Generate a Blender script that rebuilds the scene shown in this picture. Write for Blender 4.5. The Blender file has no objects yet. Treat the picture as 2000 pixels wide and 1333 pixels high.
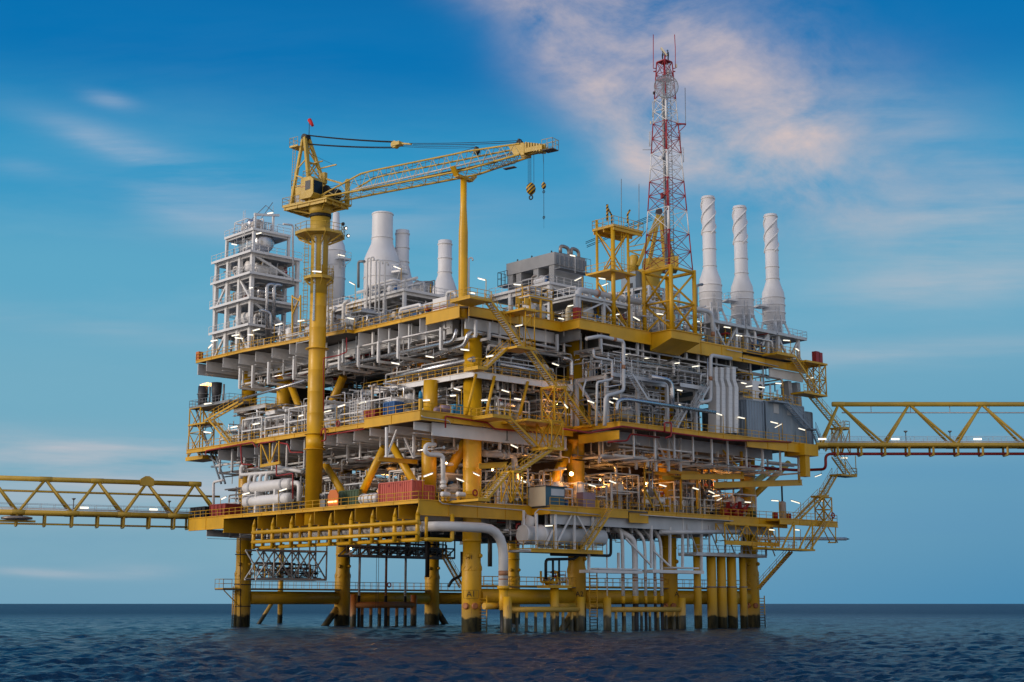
import bpy, math, random
import numpy as np
from mathutils import Vector, noise as mnoise
R = math.radians
rnd = random.Random(7)
SC = bpy.context.scene
COL = SC.collection
# ---------------------------------------------------------------- camera figures
LENS = 2800.0; CX, CY = 1000.0, 666.5
TH = math.atan((1179.5 - CY) / LENS); FP = LENS / math.cos(TH)
YAW = R(47.5); H = 3.4
fx, fy = math.cos(YAW), math.sin(YAW)
rx, ry = math.sin(YAW), -math.cos(YAW)
_t = (921 - 1000) / FP
CAM = (-185 * (fx + rx * _t), -185 * (fy + ry * _t), H)

def ray(px, py):
    u = (px - CX) / LENS; v = -(py - CY) / LENS
    fw = math.cos(TH) - v * math.sin(TH); up = math.sin(TH) + v * math.cos(TH)
    return (fx * fw + rx * u, fy * fw + ry * u, up)

def U(px, py, x=None, y=None, z=None):
    """where the sight line of a photo pixel meets the plane x, y or z = const"""
    d = ray(px, py)
    if x is not None: k = (x - CAM[0]) / d[0]
    elif y is not None: k = (y - CAM[1]) / d[1]
    else: k = (z - CAM[2]) / d[2]
    return Vector((CAM[0] + k * d[0], CAM[1] + k * d[1], CAM[2] + k * d[2]))

def mpp(p):
    """metres per photo pixel at a point"""
    a = (p[0] - CAM[0]) * fx + (p[1] - CAM[1]) * fy
    fw = a * math.cos(TH) + (p[2] - H) * math.sin(TH)
    return fw / LENS

def SX(x, y, z):
    a = (x - CAM[0]) * fx + (y - CAM[1]) * fy; b = (x - CAM[0]) * rx + (y - CAM[1]) * ry
    fw = a * math.cos(TH) + (z - H) * math.sin(TH)
    return CX + LENS * b / fw

# ---------------------------------------------------------------- materials
MATS = {}
def nt_new(name):
    m = bpy.data.materials.new(name); m.use_nodes = True
    nt = m.node_tree; b = nt.nodes['Principled BSDF']
    return m, nt, b

def mix_rgb(nt, fac, a, b, mode='MIX'):
    n = nt.nodes.new('ShaderNodeMix'); n.data_type = 'RGBA'; n.blend_type = mode
    for i, v in ((0, fac), (6, a), (7, b)):
        if hasattr(v, 'default_value') or hasattr(v, 'is_output'): nt.links.new(v, n.inputs[i])
        elif isinstance(v, (int, float)): n.inputs[i].default_value = v
        else: n.inputs[i].default_value = (*v, 1)
    return n.outputs[2]

def noise_out(nt, scale, detail=4, stretch=(1, 1, 1), dist=0.0, rough=.55, rot=0):
    g = nt.nodes.new('ShaderNodeNewGeometry'); mp = nt.nodes.new('ShaderNodeMapping')
    mp.inputs['Scale'].default_value = stretch; mp.inputs['Rotation'].default_value = (0, 0, rot)
    nt.links.new(g.outputs['Position'], mp.inputs['Vector'])
    n = nt.nodes.new('ShaderNodeTexNoise'); n.inputs['Scale'].default_value = scale
    n.inputs['Detail'].default_value = detail; n.inputs['Distortion'].default_value = dist
    n.inputs['Roughness'].default_value = rough
    nt.links.new(mp.outputs[0], n.inputs['Vector'])
    return n.outputs['Fac']

def ramp(nt, src, lo, hi, a=0.0, b=1.0):
    n = nt.nodes.new('ShaderNodeMapRange'); n.inputs[1].default_value = lo; n.inputs[2].default_value = hi
    n.inputs[3].default_value = a; n.inputs[4].default_value = b
    nt.links.new(src, n.inputs[0]); return n.outputs[0]

def paint(name, col, rough=.45, metal=0.0, wear=.25, rust=.3, rustcol=(.16, .065, .025), thr=.66, corr=None):
    m, nt, b = nt_new(name)
    big = noise_out(nt, .35, 5, (1, 1, .6))
    dark = tuple(c * (1 - wear) for c in col); lite = tuple(min(1, c * (1 + wear * .35)) for c in col)
    c1 = mix_rgb(nt, ramp(nt, big, .3, .7), dark, lite)
    if rust > 0:
        st = noise_out(nt, 1.6, 6, (1.4, 1.4, .28), .4, .7)
        c1 = mix_rgb(nt, ramp(nt, st, thr, thr + .13, 0, rust), c1, rustcol)
    nt.links.new(c1, b.inputs['Base Color'])
    fine = noise_out(nt, 5, 3)
    nt.links.new(ramp(nt, fine, .3, .7, rough - .1, rough + .12), b.inputs['Roughness'])
    b.inputs['Metallic'].default_value = metal
    MATS[name] = m
    return m

YEL = paint('yellow_paint', (.72, .395, .009), .42, 0, .24, .6, (.2, .08, .03), .63)
YELLEG = paint('yellow_leg_paint', (.74, .405, .009), .4, 0, .26, .8, (.22, .09, .02), .61)
MUST = paint('mustard_crane_paint', (.58, .375, .045), .5, 0, .22, .35)
WHT = paint('white_paint', (.80, .785, .765), .45, 0, .14, .35, (.32, .2, .12), .68)
STK = paint('white_stack_paint', (.78, .77, .77), .5, 0, .1, .3, (.5, .42, .36), .66)
GRY = paint('grey_steel', (.26, .27, .28), .5, .2, .25, .25)
LGR = paint('light_grey_steel', (.6, .61, .62), .5, .05, .18, .35, (.25, .15, .09))
DRK = paint('dark_steel', (.05, .05, .055), .55, .1, .3, .3)
SLV = paint('insulated_pipe_metal', (.62, .62, .63), .28, .85, .2, 0)
BRS = paint('warm_grey_metal', (.36, .31, .27), .4, .5, .25, .3)
RED = paint('red_paint', (.34, .02, .018), .45, 0, .25, .2)
REDC = paint('salmon_container_paint', (.58, .115, .075), .5, 0, .18, .4)
BLU = paint('blue_paint', (.03, .12, .32), .45, 0, .2, .2)
LBL = paint('light_blue_paint', (.03, .26, .44), .45, 0, .2, .2)
GRN = paint('green_paint', (.05, .09, .04), .5, 0, .25, .3)
ORG = paint('orange_paint', (.72, .19, .03), .5, 0, .2, .2)
BGE = paint('beige_wall_paint', (.52, .46, .41), .55, 0, .2, .3, (.25, .15, .09))
MAU = paint('mauve_paint', (.32, .22, .27), .5, 0, .2, .2)
BGR = paint('blue_grey_enclosure_paint', (.25, .31, .37), .5, 0, .18, .35)
CON = paint('grey_cooler_panel', (.37, .37, .365), .65, 0, .22, .2)
BLK = paint('black_rubber', (.012, .012, .013), .6, 0, .2, 0)
GRT = paint('deck_grating', (.13, .11, .095), .75, .1, .35, .5)
WAL = paint('shade_brown_paint', (.11, .08, .06), .7, 0, .35, .5)  # dark brown that puts the shade of the interior into the colour
CRM = paint('cream_paint', (.7, .62, .45), .5, 0, .15, .2)
MRD = paint('mast_red_paint', (.36, .025, .03), .45, 0, .2, .1)
BAND = paint('pipe_band_brown', (.42, .2, .1), .5, 0, .15, 0)
SKIN = paint('skin', (.3, .16, .1), .6, 0, .1, 0)
NAVY = paint('dark_overalls', (.015, .016, .022), .8, 0, .2, 0)
HEL = paint('helmet_blue', (.05, .3, .5), .4, 0, .1, 0)

def legwater(name, base):
    """yellow paint with a rusty splash zone and dark marine growth at the water line"""
    m, nt, b = nt_new(name)
    g = nt.nodes.new('ShaderNodeNewGeometry'); sp = nt.nodes.new('ShaderNodeSeparateXYZ')
    nt.links.new(g.outputs['Position'], sp.inputs[0])
    n1 = noise_out(nt, .8, 5); n2 = noise_out(nt, 1.5, 6, (1.3, 1.3, .3), .4, .7); n3 = noise_out(nt, .3, 5, (1, 1, .5))
    ad = nt.nodes.new('ShaderNodeMath'); ad.operation = 'MULTIPLY_ADD'
    nt.links.new(n1, ad.inputs[0]); ad.inputs[1].default_value = 1.6; nt.links.new(sp.outputs[2], ad.inputs[2])
    growth = ramp(nt, ad.outputs[0], 2.35, 2.6, 1, 0)
    c = mix_rgb(nt, ramp(nt, n3, .3, .7), tuple(k * .8 for k in base), base)
    # rust is heavier low down
    hz = ramp(nt, sp.outputs[2], 1, 14, .6, .70)
    sb = nt.nodes.new('ShaderNodeMath'); sb.operation = 'SUBTRACT'; nt.links.new(n2, sb.inputs[0]); nt.links.new(hz, sb.inputs[1])
    c = mix_rgb(nt, ramp(nt, sb.outputs[0], -.02, .1, 0, .85), c, (.17, .06, .02))
    pale = ramp(nt, ad.outputs[0], 2.4, 4.6, .5, 0)
    c = mix_rgb(nt, pale, c, (.46, .34, .17))
    gr = mix_rgb(nt, ramp(nt, n2, .4, .65), (.018, .02, .012), (.09, .075, .03))
    c = mix_rgb(nt, growth, c, gr)
    nt.links.new(c, b.inputs['Base Color']); b.inputs['Roughness'].default_value = .5
    return m
YLW = legwater('yellow_splash_zone_paint', (.72, .395, .009))

def lamp_mat(name, col, s):
    m, nt, b = nt_new(name)
    b.inputs['Base Color'].default_value = (.8, .8, .8, 1)
    b.inputs['Emission Color'].default_value = (*col, 1); b.inputs['Emission Strength'].default_value = s
    return m
TUBE = lamp_mat('lit_tube', (1, .9, .68), 1.5)
FLOOD = lamp_mat('lit_floodlight', (1, .6, .2), 26.0)
FLAME = lamp_mat('flame', (1, .45, .12), 3.0)
SPOTW = lamp_mat('lit_spotlight', (1, .85, .65), 3.0)
m, nt, b = nt_new('cabin_glass'); GLS = m
b.inputs['Base Color'].default_value = (.012, .022, .035, 1); b.inputs['Roughness'].default_value = .2; b.inputs['Specular IOR Level'].default_value = .15
m, nt, b = nt_new('dish_mesh'); DISH = m; b.inputs['Alpha'].default_value = .26
b.inputs['Base Color'].default_value = (.42, .5, .56, 1); b.inputs['Roughness'].default_value = .5
m, nt, b = nt_new('black_letter_paint'); INK = m
b.inputs['Base Color'].default_value = (.015, .013, .01, 1); b.inputs['Roughness'].default_value = .6

# ---------------------------------------------------------------- mesh building
class MB:
    def __init__(s): s.v = []; s.f = []; s.sm = []
    def add(s, vs, fs, smooth=False):
        o = len(s.v); s.v += [tuple(v) for v in vs]; s.f += [tuple(i + o for i in f) for f in fs]
        s.sm += [smooth] * len(fs) if isinstance(smooth, bool) else list(smooth)
        return s
    def box(s, x0, x1, y0, y1, z0, z1):
        if x0 > x1: x0, x1 = x1, x0
        if y0 > y1: y0, y1 = y1, y0
        if z0 > z1: z0, z1 = z1, z0
        vs = [(x, y, z) for z in (z0, z1) for y in (y0, y1) for x in (x0, x1)]
        return s.add(vs, [(0, 2, 3, 1), (4, 5, 7, 6), (0, 1, 5, 4), (2, 6, 7, 3), (0, 4, 6, 2), (1, 3, 7, 5)])
    def beam(s, p, q, w, h=None, up=(0, 0, 1)):
        p, q = Vector(p), Vector(q); h = h or w; d = (q - p)
        if d.length < 1e-6: return s
        d.normalize(); up = Vector(up)
        if abs(d.dot(up)) > .97: up = Vector((1, 0, 0))
        a = d.cross(up).normalized() * (w / 2); b = a.cross(d).normalized() * (h / 2)
        vs = [e + i * a + j * b for e in (p, q) for i, j in ((-1, -1), (1, -1), (1, 1), (-1, 1))]
        return s.add(vs, [(0, 1, 2, 3), (7, 6, 5, 4), (0, 4, 5, 1), (1, 5, 6, 2), (2, 6, 7, 3), (3, 7, 4, 0)])
    def ibeam(s, p, q, h, w, t=.04):
        """an I-section girder standing upright between two points (its mid height on the line)"""
        p, q = Vector(p), Vector(q); z = Vector((0, 0, h / 2 - t / 2))
        s.beam(p + z, q + z, w, t); s.beam(p - z, q - z, w, t); s.beam(p, q, t, h - 2 * t)
        return s
    def tube(s, p, q, r, r2=None, n=10, cap=True):
        p, q = Vector(p), Vector(q); r2 = r if r2 is None else r2; d = q - p
        if d.length < 1e-6: return s
        d.normalize(); up = Vector((0, 0, 1)) if abs(d.z) < .95 else Vector((1, 0, 0))
        a = d.cross(up).normalized(); b = d.cross(a)
        vs = []
        for e, rr in ((p, r), (q, r2)):
            for i in range(n):
                t = 2 * math.pi * i / n; vs.append(e + a * math.cos(t) * rr + b * math.sin(t) * rr)
        fs = [(i, (i + 1) % n, n + (i + 1) % n, n + i) for i in range(n)]; sm = [True] * n
        if cap: fs += [tuple(range(n))[::-1], tuple(range(n, 2 * n))]; sm += [False, False]
        return s.add(vs, fs, sm)
    def pipe(s, pts, r, n=8, bend=None):
        """a pipe through the points with rounded elbows"""
        pts = [Vector(p) for p in pts]; bend = bend if bend is not None else 2.2 * r
        path = [pts[0]]
        for i in range(1, len(pts) - 1):
            a, b, c = pts[i - 1], pts[i], pts[i + 1]
            l = min(bend, (a - b).length * .48, (c - b).length * .48)
            u, w = (a - b).normalized(), (c - b).normalized()
            if u.dot(w) < -.999: continue
            k = 5 if bend > .8 or r > .3 else 3
            for j in range(k + 1):
                t = j / k; p0, p2 = b + u * l, b + w * l
                path.append(p0 * (1 - t) ** 2 + b * 2 * t * (1 - t) + p2 * t * t)
        path.append(pts[-1])
        out = [path[0]]
        for p in path[1:]:
            if (p - out[-1]).length > 1e-4: out.append(p)
        path = out
        if len(path) < 2: return s
        d0 = (path[1] - path[0]).normalized()
        up = Vector((0, 0, 1)) if abs(d0.z) < .95 else Vector((1, 0, 0))
        a = d0.cross(up).normalized(); vs = []
        for i, p in enumerate(path):
            if i == 0: d = d0
            elif i == len(path) - 1: d = (path[i] - path[i - 1]).normalized()
            else: d = ((path[i] - path[i - 1]).normalized() + (path[i + 1] - path[i]).normalized()).normalized()
            a = (a - d * a.dot(d)).normalized(); b = d.cross(a)
            for k in range(n):
                t = 2 * math.pi * k / n; vs.append(p + a * math.cos(t) * r + b * math.sin(t) * r)
        fs = []; m = len(path)
        for i in range(m - 1):
            for k in range(n):
                fs.append((i * n + k, i * n + (k + 1) % n, (i + 1) * n + (k + 1) % n, (i + 1) * n + k))
        sm = [True] * len(fs)
        fs += [tuple(range(n))[::-1], tuple(range((m - 1) * n, m * n))]; sm += [False, False]
        return s.add(vs, fs, sm)
    def lathe(s, c, prof, n=24, axis=(0, 0, 1)):
        """revolve (radius, distance along the axis) pairs; closed at the ends"""
        c = Vector(c); ax = Vector(axis).normalized()
        up = Vector((0, 0, 1)) if abs(ax.z) < .95 else Vector((1, 0, 0))
        a = ax.cross(up).normalized(); b = ax.cross(a); vs = []; fs = []
        for r, z in prof:
            for k in range(n):
                t = 2 * math.pi * k / n; vs.append(c + ax * z + a * math.cos(t) * r + b * math.sin(t) * r)
        m = len(prof)
        for i in range(m - 1):
            for k in range(n): fs.append((i * n + k, i * n + (k + 1) % n, (i + 1) * n + (k + 1) % n, (i + 1) * n + k))
        sm = []
        for i in range(m - 1): sm += [abs(prof[i + 1][1] - prof[i][1]) > 1e-5] * n
        fs += [tuple(range(n))[::-1], tuple(range((m - 1) * n, m * n))]; sm += [False, False]
        return s.add(vs, fs, sm)
    def vessel(s, p, q, r, n=16):
        """a drum with dished ends between two points"""
        p, q = Vector(p), Vector(q); L = (q - p).length; e = min(r * .5, L * .25)
        prof = [(.02, 0)] + [(r * math.sin(t), e * (1 - math.cos(t))) for t in (R(22), R(45), R(68))] + [(r, e), (r, L - e)] + \
               [(r * math.sin(t), L - e * (1 - math.cos(t))) for t in (R(68), R(45), R(22))] + [(.02, L)]
        return s.lathe(p, prof, n, q - p)
    def prism(s, poly, z0, z1):
        n = len(poly); vs = [(x, y, z0) for x, y in poly] + [(x, y, z1) for x, y in poly]
        return s.add(vs, [tuple(range(n))[::-1], tuple(range(n, 2 * n))] + [(i, (i + 1) % n, n + (i + 1) % n, n + i) for i in range(n)])
    def slab(s, pts, off):
        """a flat outline of 3-D points given thickness along off"""
        n = len(pts); off = Vector(off); vs = [Vector(p) for p in pts] + [Vector(p) + off for p in pts]
        return s.add(vs, [tuple(range(n))[::-1], tuple(range(n, 2 * n))] + [(i, (i + 1) % n, n + (i + 1) % n, n + i) for i in range(n)])
    def ring(s, c, r, t, axis, n=20, k=8):
        c = Vector(c); ax = Vector(axis).normalized(); up = Vector((0, 0, 1)) if abs(ax.z) < .95 else Vector((1, 0, 0))
        a = ax.cross(up).normalized(); b = ax.cross(a); vs = []; fs = []
        for i in range(n):
            th = 2 * math.pi * i / n; d = a * math.cos(th) + b * math.sin(th)
            for j in range(k):
                ph = 2 * math.pi * j / k; vs.append(c + d * (r + t * math.cos(ph)) + ax * t * math.sin(ph))
        for i in range(n):
            for j in range(k): fs.append((i * k + j, i * k + (j + 1) % k, ((i + 1) % n) * k + (j + 1) % k, ((i + 1) % n) * k + j))
        return s.add(vs, fs, True)
    def obj(s, name, mat, parent=None, label=None):
        if not s.v: return None
        me = bpy.data.meshes.new(name)
        if parent is not None: o0 = parent['_o']
        else:
            a = np.array(s.v); o0 = ((a[:, 0].min() + a[:, 0].max()) / 2, (a[:, 1].min() + a[:, 1].max()) / 2, a[:, 2].min())
        va = np.array(s.v, dtype=np.float64) - np.array(o0[:])
        me.from_pydata(va.tolist(), [], s.f)
        me.polygons.foreach_set('use_smooth', s.sm)
        me.materials.append(mat)
        o = bpy.data.objects.new(name, me); COL.objects.link(o)
        if parent is not None: o.parent = parent
        else: o.location = o0
        o['_o'] = tuple(o0)
        if label: o['label'] = label
        return o

def thing(name, label, cat, loc, group=None):
    o = bpy.data.objects.new(name, None); COL.objects.link(o); o.location = loc; o.empty_display_size = .3
    o['_o'] = tuple(loc)
    return tag(o, label, cat, group)

def tag(o, label, cat, group=None, kind=None):
    if label: o['label'] = label
    if cat: o['category'] = cat
    if group: o['group'] = group
    if kind: o['kind'] = kind
    return o

def dup(root, loc, label=None, group=None):
    r = root.copy(); COL.objects.link(r); r.location = loc
    if label: r['label'] = label
    if group: r['group'] = group
    for ch in list(root.children):
        c = ch.copy(); COL.objects.link(c); c.parent = r
        for g in ch.children:
            d = g.copy(); COL.objects.link(d); d.parent = c
    return r

ORD = ['first', 'second', 'third', 'fourth', 'fifth', 'sixth', 'seventh', 'eighth', 'ninth', 'tenth', 'eleventh', 'twelfth', 'thirteenth',
       'fourteenth', 'fifteenth', 'sixteenth', 'seventeenth', 'eighteenth', 'nineteenth', 'twentieth', 'twenty first', 'twenty second',
       'twenty third', 'twenty fourth', 'twenty fifth', 'twenty sixth', 'twenty seventh', 'twenty eighth', 'twenty ninth', 'thirtieth']

def rail_mb(pts, h=1.1, step=1.7, r=.042, kick=True, closed=False, mb=None):
    mb = mb or MB(); pts = [Vector(p) for p in pts]
    if closed: pts.append(pts[0])
    for a, b in zip(pts, pts[1:]):
        L = (b - a).length
        if L < .05: continue
        n = max(1, round(L / step)); up = Vector((0, 0, h))
        mb.tube(a + up, b + up, r, n=5, cap=False); mb.tube(a + up * .55, b + up * .55, r * .8, n=5, cap=False)
        for i in range(n + 1):
            p = a + (b - a) * (i / n); mb.tube(p, p + up, r, n=5, cap=False)
        if kick: mb.beam(a + Vector((0, 0, .09)), b + Vector((0, 0, .09)), .012, .14)
    return mb

def stair(parent, p, q, w, side, mat=None, treads=True, rails=(1, 1), name='flight'):
    """an open stair between two landings; side = unit vector across the flight"""
    mat = mat or YEL; p, q, side = Vector(p), Vector(q), Vector(side).normalized()
    f = MB()
    for e in (-.5, .5): f.beam(p + side * e * w, q + side * e * w, .09, .3)
    fl = f.obj(name, mat, parent)
    n = max(3, int(abs(q.z - p.z) / .24)); t = MB()
    d = Vector((q.x - p.x, q.y - p.y, 0)).normalized()
    for i in range(1, n):
        c = p + (q - p) * (i / n); t.beam(c - side * (w * .47), c + side * (w * .47), .26, .05)
    t.obj('tread', LGR, fl)
    r = MB()
    for e, on in zip((-.5, .5), rails):
        if on: rail_mb([p + side * e * w, q + side * e * w], 1.05, 1.5, .035, False, mb=r)
    r.obj('handrail', mat, fl)
    return fl

def text_obj(s, size, loc, axx, axy, name, parent, mat=INK, depth=.02):
    """raised lettering: axx runs along the text, axy up it"""
    cu = bpy.data.curves.new('lettering', 'FONT'); cu.body = s; cu.size = size; cu.align_x = 'CENTER'; cu.align_y = 'CENTER'
    cu.extrude = depth / 2; cu.resolution_u = 3
    t = bpy.data.objects.new('lettering', cu); COL.objects.link(t)
    dg = bpy.context.evaluated_depsgraph_get(); me = bpy.data.meshes.new_from_object(t.evaluated_get(dg))
    bpy.data.objects.remove(t)
    axx, axy = Vector(axx).normalized(), Vector(axy).normalized(); nz = axx.cross(axy)
    mb = MB(); mb.add([Vector(loc) + axx * v.co.x + axy * v.co.y + nz * v.co.z for v in me.vertices], [tuple(p.vertices) for p in me.polygons])
    return mb.obj(name, mat, parent)
# ---------------------------------------------------------------- camera, sun, sky, sea
cd = bpy.data.cameras.new('camera'); co = bpy.data.objects.new('camera', cd); COL.objects.link(co)
cd.sensor_width = 36; cd.lens = LENS / 2000 * 36; cd.clip_start = .5; cd.clip_end = 60000
co.location = CAM; co.rotation_euler = (R(90) + TH, 0, YAW - R(90))
SC.camera = co
SC.view_settings.view_transform = 'Standard'; SC.view_settings.look = 'None'; SC.view_settings.gamma = 1; SC.view_settings.exposure = 0
SC.render.engine = 'CYCLES'
SC.cycles.use_denoising = True; SC.cycles.max_bounces = 6; SC.cycles.diffuse_bounces = 3; SC.cycles.glossy_bounces = 3
SC.cycles.sample_clamp_indirect = 4; SC.cycles.use_light_tree = True; SC.cycles.caustics_reflective = False

SUN_AZ = YAW + R(112)           # the afterglow stands off to the side of the crane face, behind the boat
SUN_EL = R(14)
sl = bpy.data.lights.new('sun', 'SUN'); sl.energy = 1.9; sl.angle = R(24); sl.color = (1.0, .85, .72)
so = bpy.data.objects.new('sun', sl); COL.objects.link(so)
sd = Vector((math.cos(SUN_AZ) * math.cos(SUN_EL), math.sin(SUN_AZ) * math.cos(SUN_EL), math.sin(SUN_EL)))
so.rotation_euler = sd.to_track_quat('Z', 'Y').to_euler(); so.location = (0, 0, 120)

w = bpy.data.worlds.new('World'); SC.world = w; w.use_nodes = True
nt = w.node_tree; N = nt.nodes; L = nt.links; N.clear()
def mth(op, *a, clamp=False):
    n = N.new('ShaderNodeMath'); n.operation = op; n.use_clamp = clamp
    for i, v in enumerate(a):
        if isinstance(v, (int, float)): n.inputs[i].default_value = v
        else: L.new(v, n.inputs[i])
    return n.outputs[0]
tc = N.new('ShaderNodeTexCoord'); vr = N.new('ShaderNodeVectorRotate'); vr.rotation_type = 'Z_AXIS'
L.new(tc.outputs['Generated'], vr.inputs['Vector']); vr.inputs['Angle'].default_value = -YAW
sp = N.new('ShaderNodeSeparateXYZ'); L.new(vr.outputs[0], sp.inputs[0])
fw = mth('MAXIMUM', sp.outputs[0], .05)
u = mth('MULTIPLY', mth('DIVIDE', sp.outputs[1], fw), -1); v = mth('DIVIDE', sp.outputs[2], fw)
el = mth('MULTIPLY', mth('ARCSINE', sp.outputs[2]), 57.2958)
sky = N.new('ShaderNodeTexSky'); sky.sky_type = 'NISHITA'; sky.sun_disc = False
sky.sun_elevation = R(5); sky.sun_rotation = R(90) - SUN_AZ; sky.air_density = 1.0; sky.dust_density = 1.0; sky.ozone_density = 3.0
def cramp(src, stops):
    n = N.new('ShaderNodeValToRGB'); e = n.color_ramp.elements; n.color_ramp.interpolation = 'EASE'
    while len(e) < len(stops): e.new(.5)
    for k, (p, c) in enumerate(stops): e[k].position = p; e[k].color = (*c, 1)
    L.new(src, n.inputs[0]); return n.outputs[0]
def s2l(r, g, b): return tuple(((c / 255) / 12.92 if c < 11 else ((c / 255 + .055) / 1.055) ** 2.4) for c in (r, g, b))
eln = mth('DIVIDE', el, 90, clamp=True)
base = cramp(eln, [(0, s2l(112, 160, 186)), (.03, s2l(120, 166, 187)), (.09, s2l(112, 169, 193)), (.14, s2l(92, 165, 196)), (.185, s2l(50, 148, 194)), (.24, s2l(0, 112, 176)), (.32, s2l(0, 80, 146)), (.6, s2l(20, 84, 150)), (1, s2l(30, 80, 140))])
def mixc(f, a, b, mode='MIX'):
    return mix_rgb(nt, f, a, b, mode)
# darker slate blue low on the side away from the afterglow
rightlow = mth('MULTIPLY', mth('MULTIPLY', mth('ADD', mth('MULTIPLY', u, 1.9), .35, clamp=True), mth('SUBTRACT', 1, mth('DIVIDE', el, 12), clamp=True)), .85)
base = mixc(rightlow, base, s2l(66, 135, 178))
# clouds: soft banks placed by direction and broken up by noise
cm = N.new('ShaderNodeCombineXYZ'); L.new(u, cm.inputs[0]); L.new(v, cm.inputs[1])
def nz(scale, detail, rough, sx, sy, rot, off=0):
    mp = N.new('ShaderNodeMapping'); mp.inputs['Scale'].default_value = (sx, sy, 1); mp.inputs['Rotation'].default_value = (0, 0, rot); mp.inputs['Location'].default_value = (off, off * .7, 0)
    L.new(cm.outputs[0], mp.inputs[0]); n = N.new('ShaderNodeTexNoise'); n.inputs['Scale'].default_value = scale
    n.inputs['Detail'].default_value = detail; n.inputs['Roughness'].default_value = rough; n.inputs['Distortion'].default_value = .25
    L.new(mp.outputs[0], n.inputs['Vector']); return n.outputs['Fac']
na = nz(9, 9, .62, 1, 1.7, R(-38)); nb = nz(7, 7, .6, .55, 4.5, R(-14), 3); nd = nz(6, 8, .6, .5, 5, R(-3), 9)
def blob(px, py, ang, ra, rb):
    d = ray(px, py); f0 = d[0] * fx + d[1] * fy; u0 = (d[0] * rx + d[1] * ry) / f0; v0 = d[2] / f0
    ca, sa = math.cos(R(ang)), math.sin(R(ang)); ra /= LENS; rb /= LENS
    du = mth('SUBTRACT', u, u0); dv = mth('SUBTRACT', v, v0)
    a = mth('ADD', mth('MULTIPLY', du, ca / ra), mth('MULTIPLY', dv, sa / ra)); b = mth('ADD', mth('MULTIPLY', du, -sa / rb), mth('MULTIPLY', dv, ca / rb))
    return mth('EXPONENT', mth('MULTIPLY', mth('ADD', mth('MULTIPLY', a, a), mth('MULTIPLY', b, b)), -1))
def summed(*bl):
    s = None
    for (q, k) in bl:
        t = mth('MULTIPLY', q, k); s = t if s is None else mth('ADD', s, t)
    return s
def cloud(mask, n, lo, hi, gain):
    return mth('MULTIPLY', mth('MULTIPLY', mth('MINIMUM', mask, 1.2), mth('DIVIDE', mth('SUBTRACT', n, lo), hi - lo, clamp=True)), gain, clamp=True)
main = summed((blob(1190, 70, -32, 230, 95), 1.0), (blob(1370, 110, -45, 230, 120), .95), (blob(1480, 230, -50, 200, 110), .75), (blob(1330, 290, 30, 120, 90), .55), (blob(1590, 330, -30, 260, 130), .5), (blob(1800, 300, -40, 230, 150), .32), (blob(1560, 120, -50, 160, 120), .4), (blob(1120, 120, -40, 130, 90), .9), (blob(1230, 250, -60, 130, 80), .7), (blob(1420, 330, -20, 160, 70), .5), (blob(1060, 10, -10, 150, 40), .7), (blob(1240, 320, 10, 90, 60), .25))
c_main = cloud(main, na, .3, .74, .98)
wisp = summed((blob(210, 195, -14, 55, 16), 1.0), (blob(330, 320, -20, 250, 34), 1.1), (blob(70, 335, -10, 90, 18), .6), (blob(390, 405, -16, 160, 50), 1.2), (blob(330, 390, -12, 80, 30), .6), (blob(560, 350, -6, 160, 30), .4), (blob(200, 280, -22, 90, 22), .5))
c_wisp = cloud(wisp, nb, .34, .74, .62)
low = summed((blob(200, 930, 0, 460, 60), 1.1), (blob(350, 880, 0, 300, 20), .6), (blob(1900, 470, 6, 260, 120), .5), (blob(1760, 230, -25, 200, 70), .4), (blob(80, 1120, -2, 120, 9), .8), (blob(270, 1115, 0, 90, 14), .5), (blob(150, 880, -8, 300, 26), .5), (blob(1750, 690, 3, 330, 26), .55), (blob(1830, 560, 5, 260, 40), .4), (blob(1850, 420, 8, 240, 50), .32), (blob(700, 420, 4, 330, 40), .35), (blob(1750, 860, 0, 300, 30), .25), (blob(250, 640, -6, 300, 30), .3))
c_low = cloud(low, nd, .32, .66, 1.25)
cirr = cloud(summed((blob(500, 480, -8, 700, 300), .5), (blob(1600, 500, 6, 500, 260), .5), (blob(300, 1000, 0, 600, 160), .5)), nz(6, 8, .6, .6, 3.2, R(-8), 5), .42, .8, .42)
skyc = mixc(cirr, base, s2l(176, 200, 214))
skyc = mixc(c_wisp, skyc, s2l(172, 186, 205))
skyc = mixc(c_low, skyc, s2l(178, 186, 196))
skyc = mixc(c_main, skyc, s2l(206, 190, 189))
darkband = cloud(summed((blob(1800, 935, 0, 380, 40), 1), (blob(1850, 1010, 0, 300, 40), .7), (blob(280, 925, -3, 60, 8), 1), (blob(100, 1060, 0, 260, 30), .6)), nd, .35, .7, .35)
skyc = mixc(darkband, skyc, s2l(84, 140, 185))
# the half of the sky behind the boat: pale dusk, warm toward the afterglow
back = mth('MULTIPLY', mth('SUBTRACT', .25, sp.outputs[0]), 1.1, clamp=True)
up90 = mth('SUBTRACT', 1, mth('DIVIDE', el, 75), clamp=True)
backc = mixc(up90, s2l(125, 162, 200), s2l(240, 226, 218))
skyc = mixc(mth('MULTIPLY', back, .85), skyc, backc)
bg1 = N.new('ShaderNodeBackground'); L.new(skyc, bg1.inputs[0]); bg1.inputs[1].default_value = 1.0
bg2 = N.new('ShaderNodeBackground'); L.new(sky.outputs[0], bg2.inputs[0]); bg2.inputs[1].default_value = .008
addn = N.new('ShaderNodeAddShader'); L.new(bg1.outputs[0], addn.inputs[0]); L.new(bg2.outputs[0], addn.inputs[1])
ow = N.new('ShaderNodeOutputWorld'); L.new(addn.outputs[0], ow.inputs[0])

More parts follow.
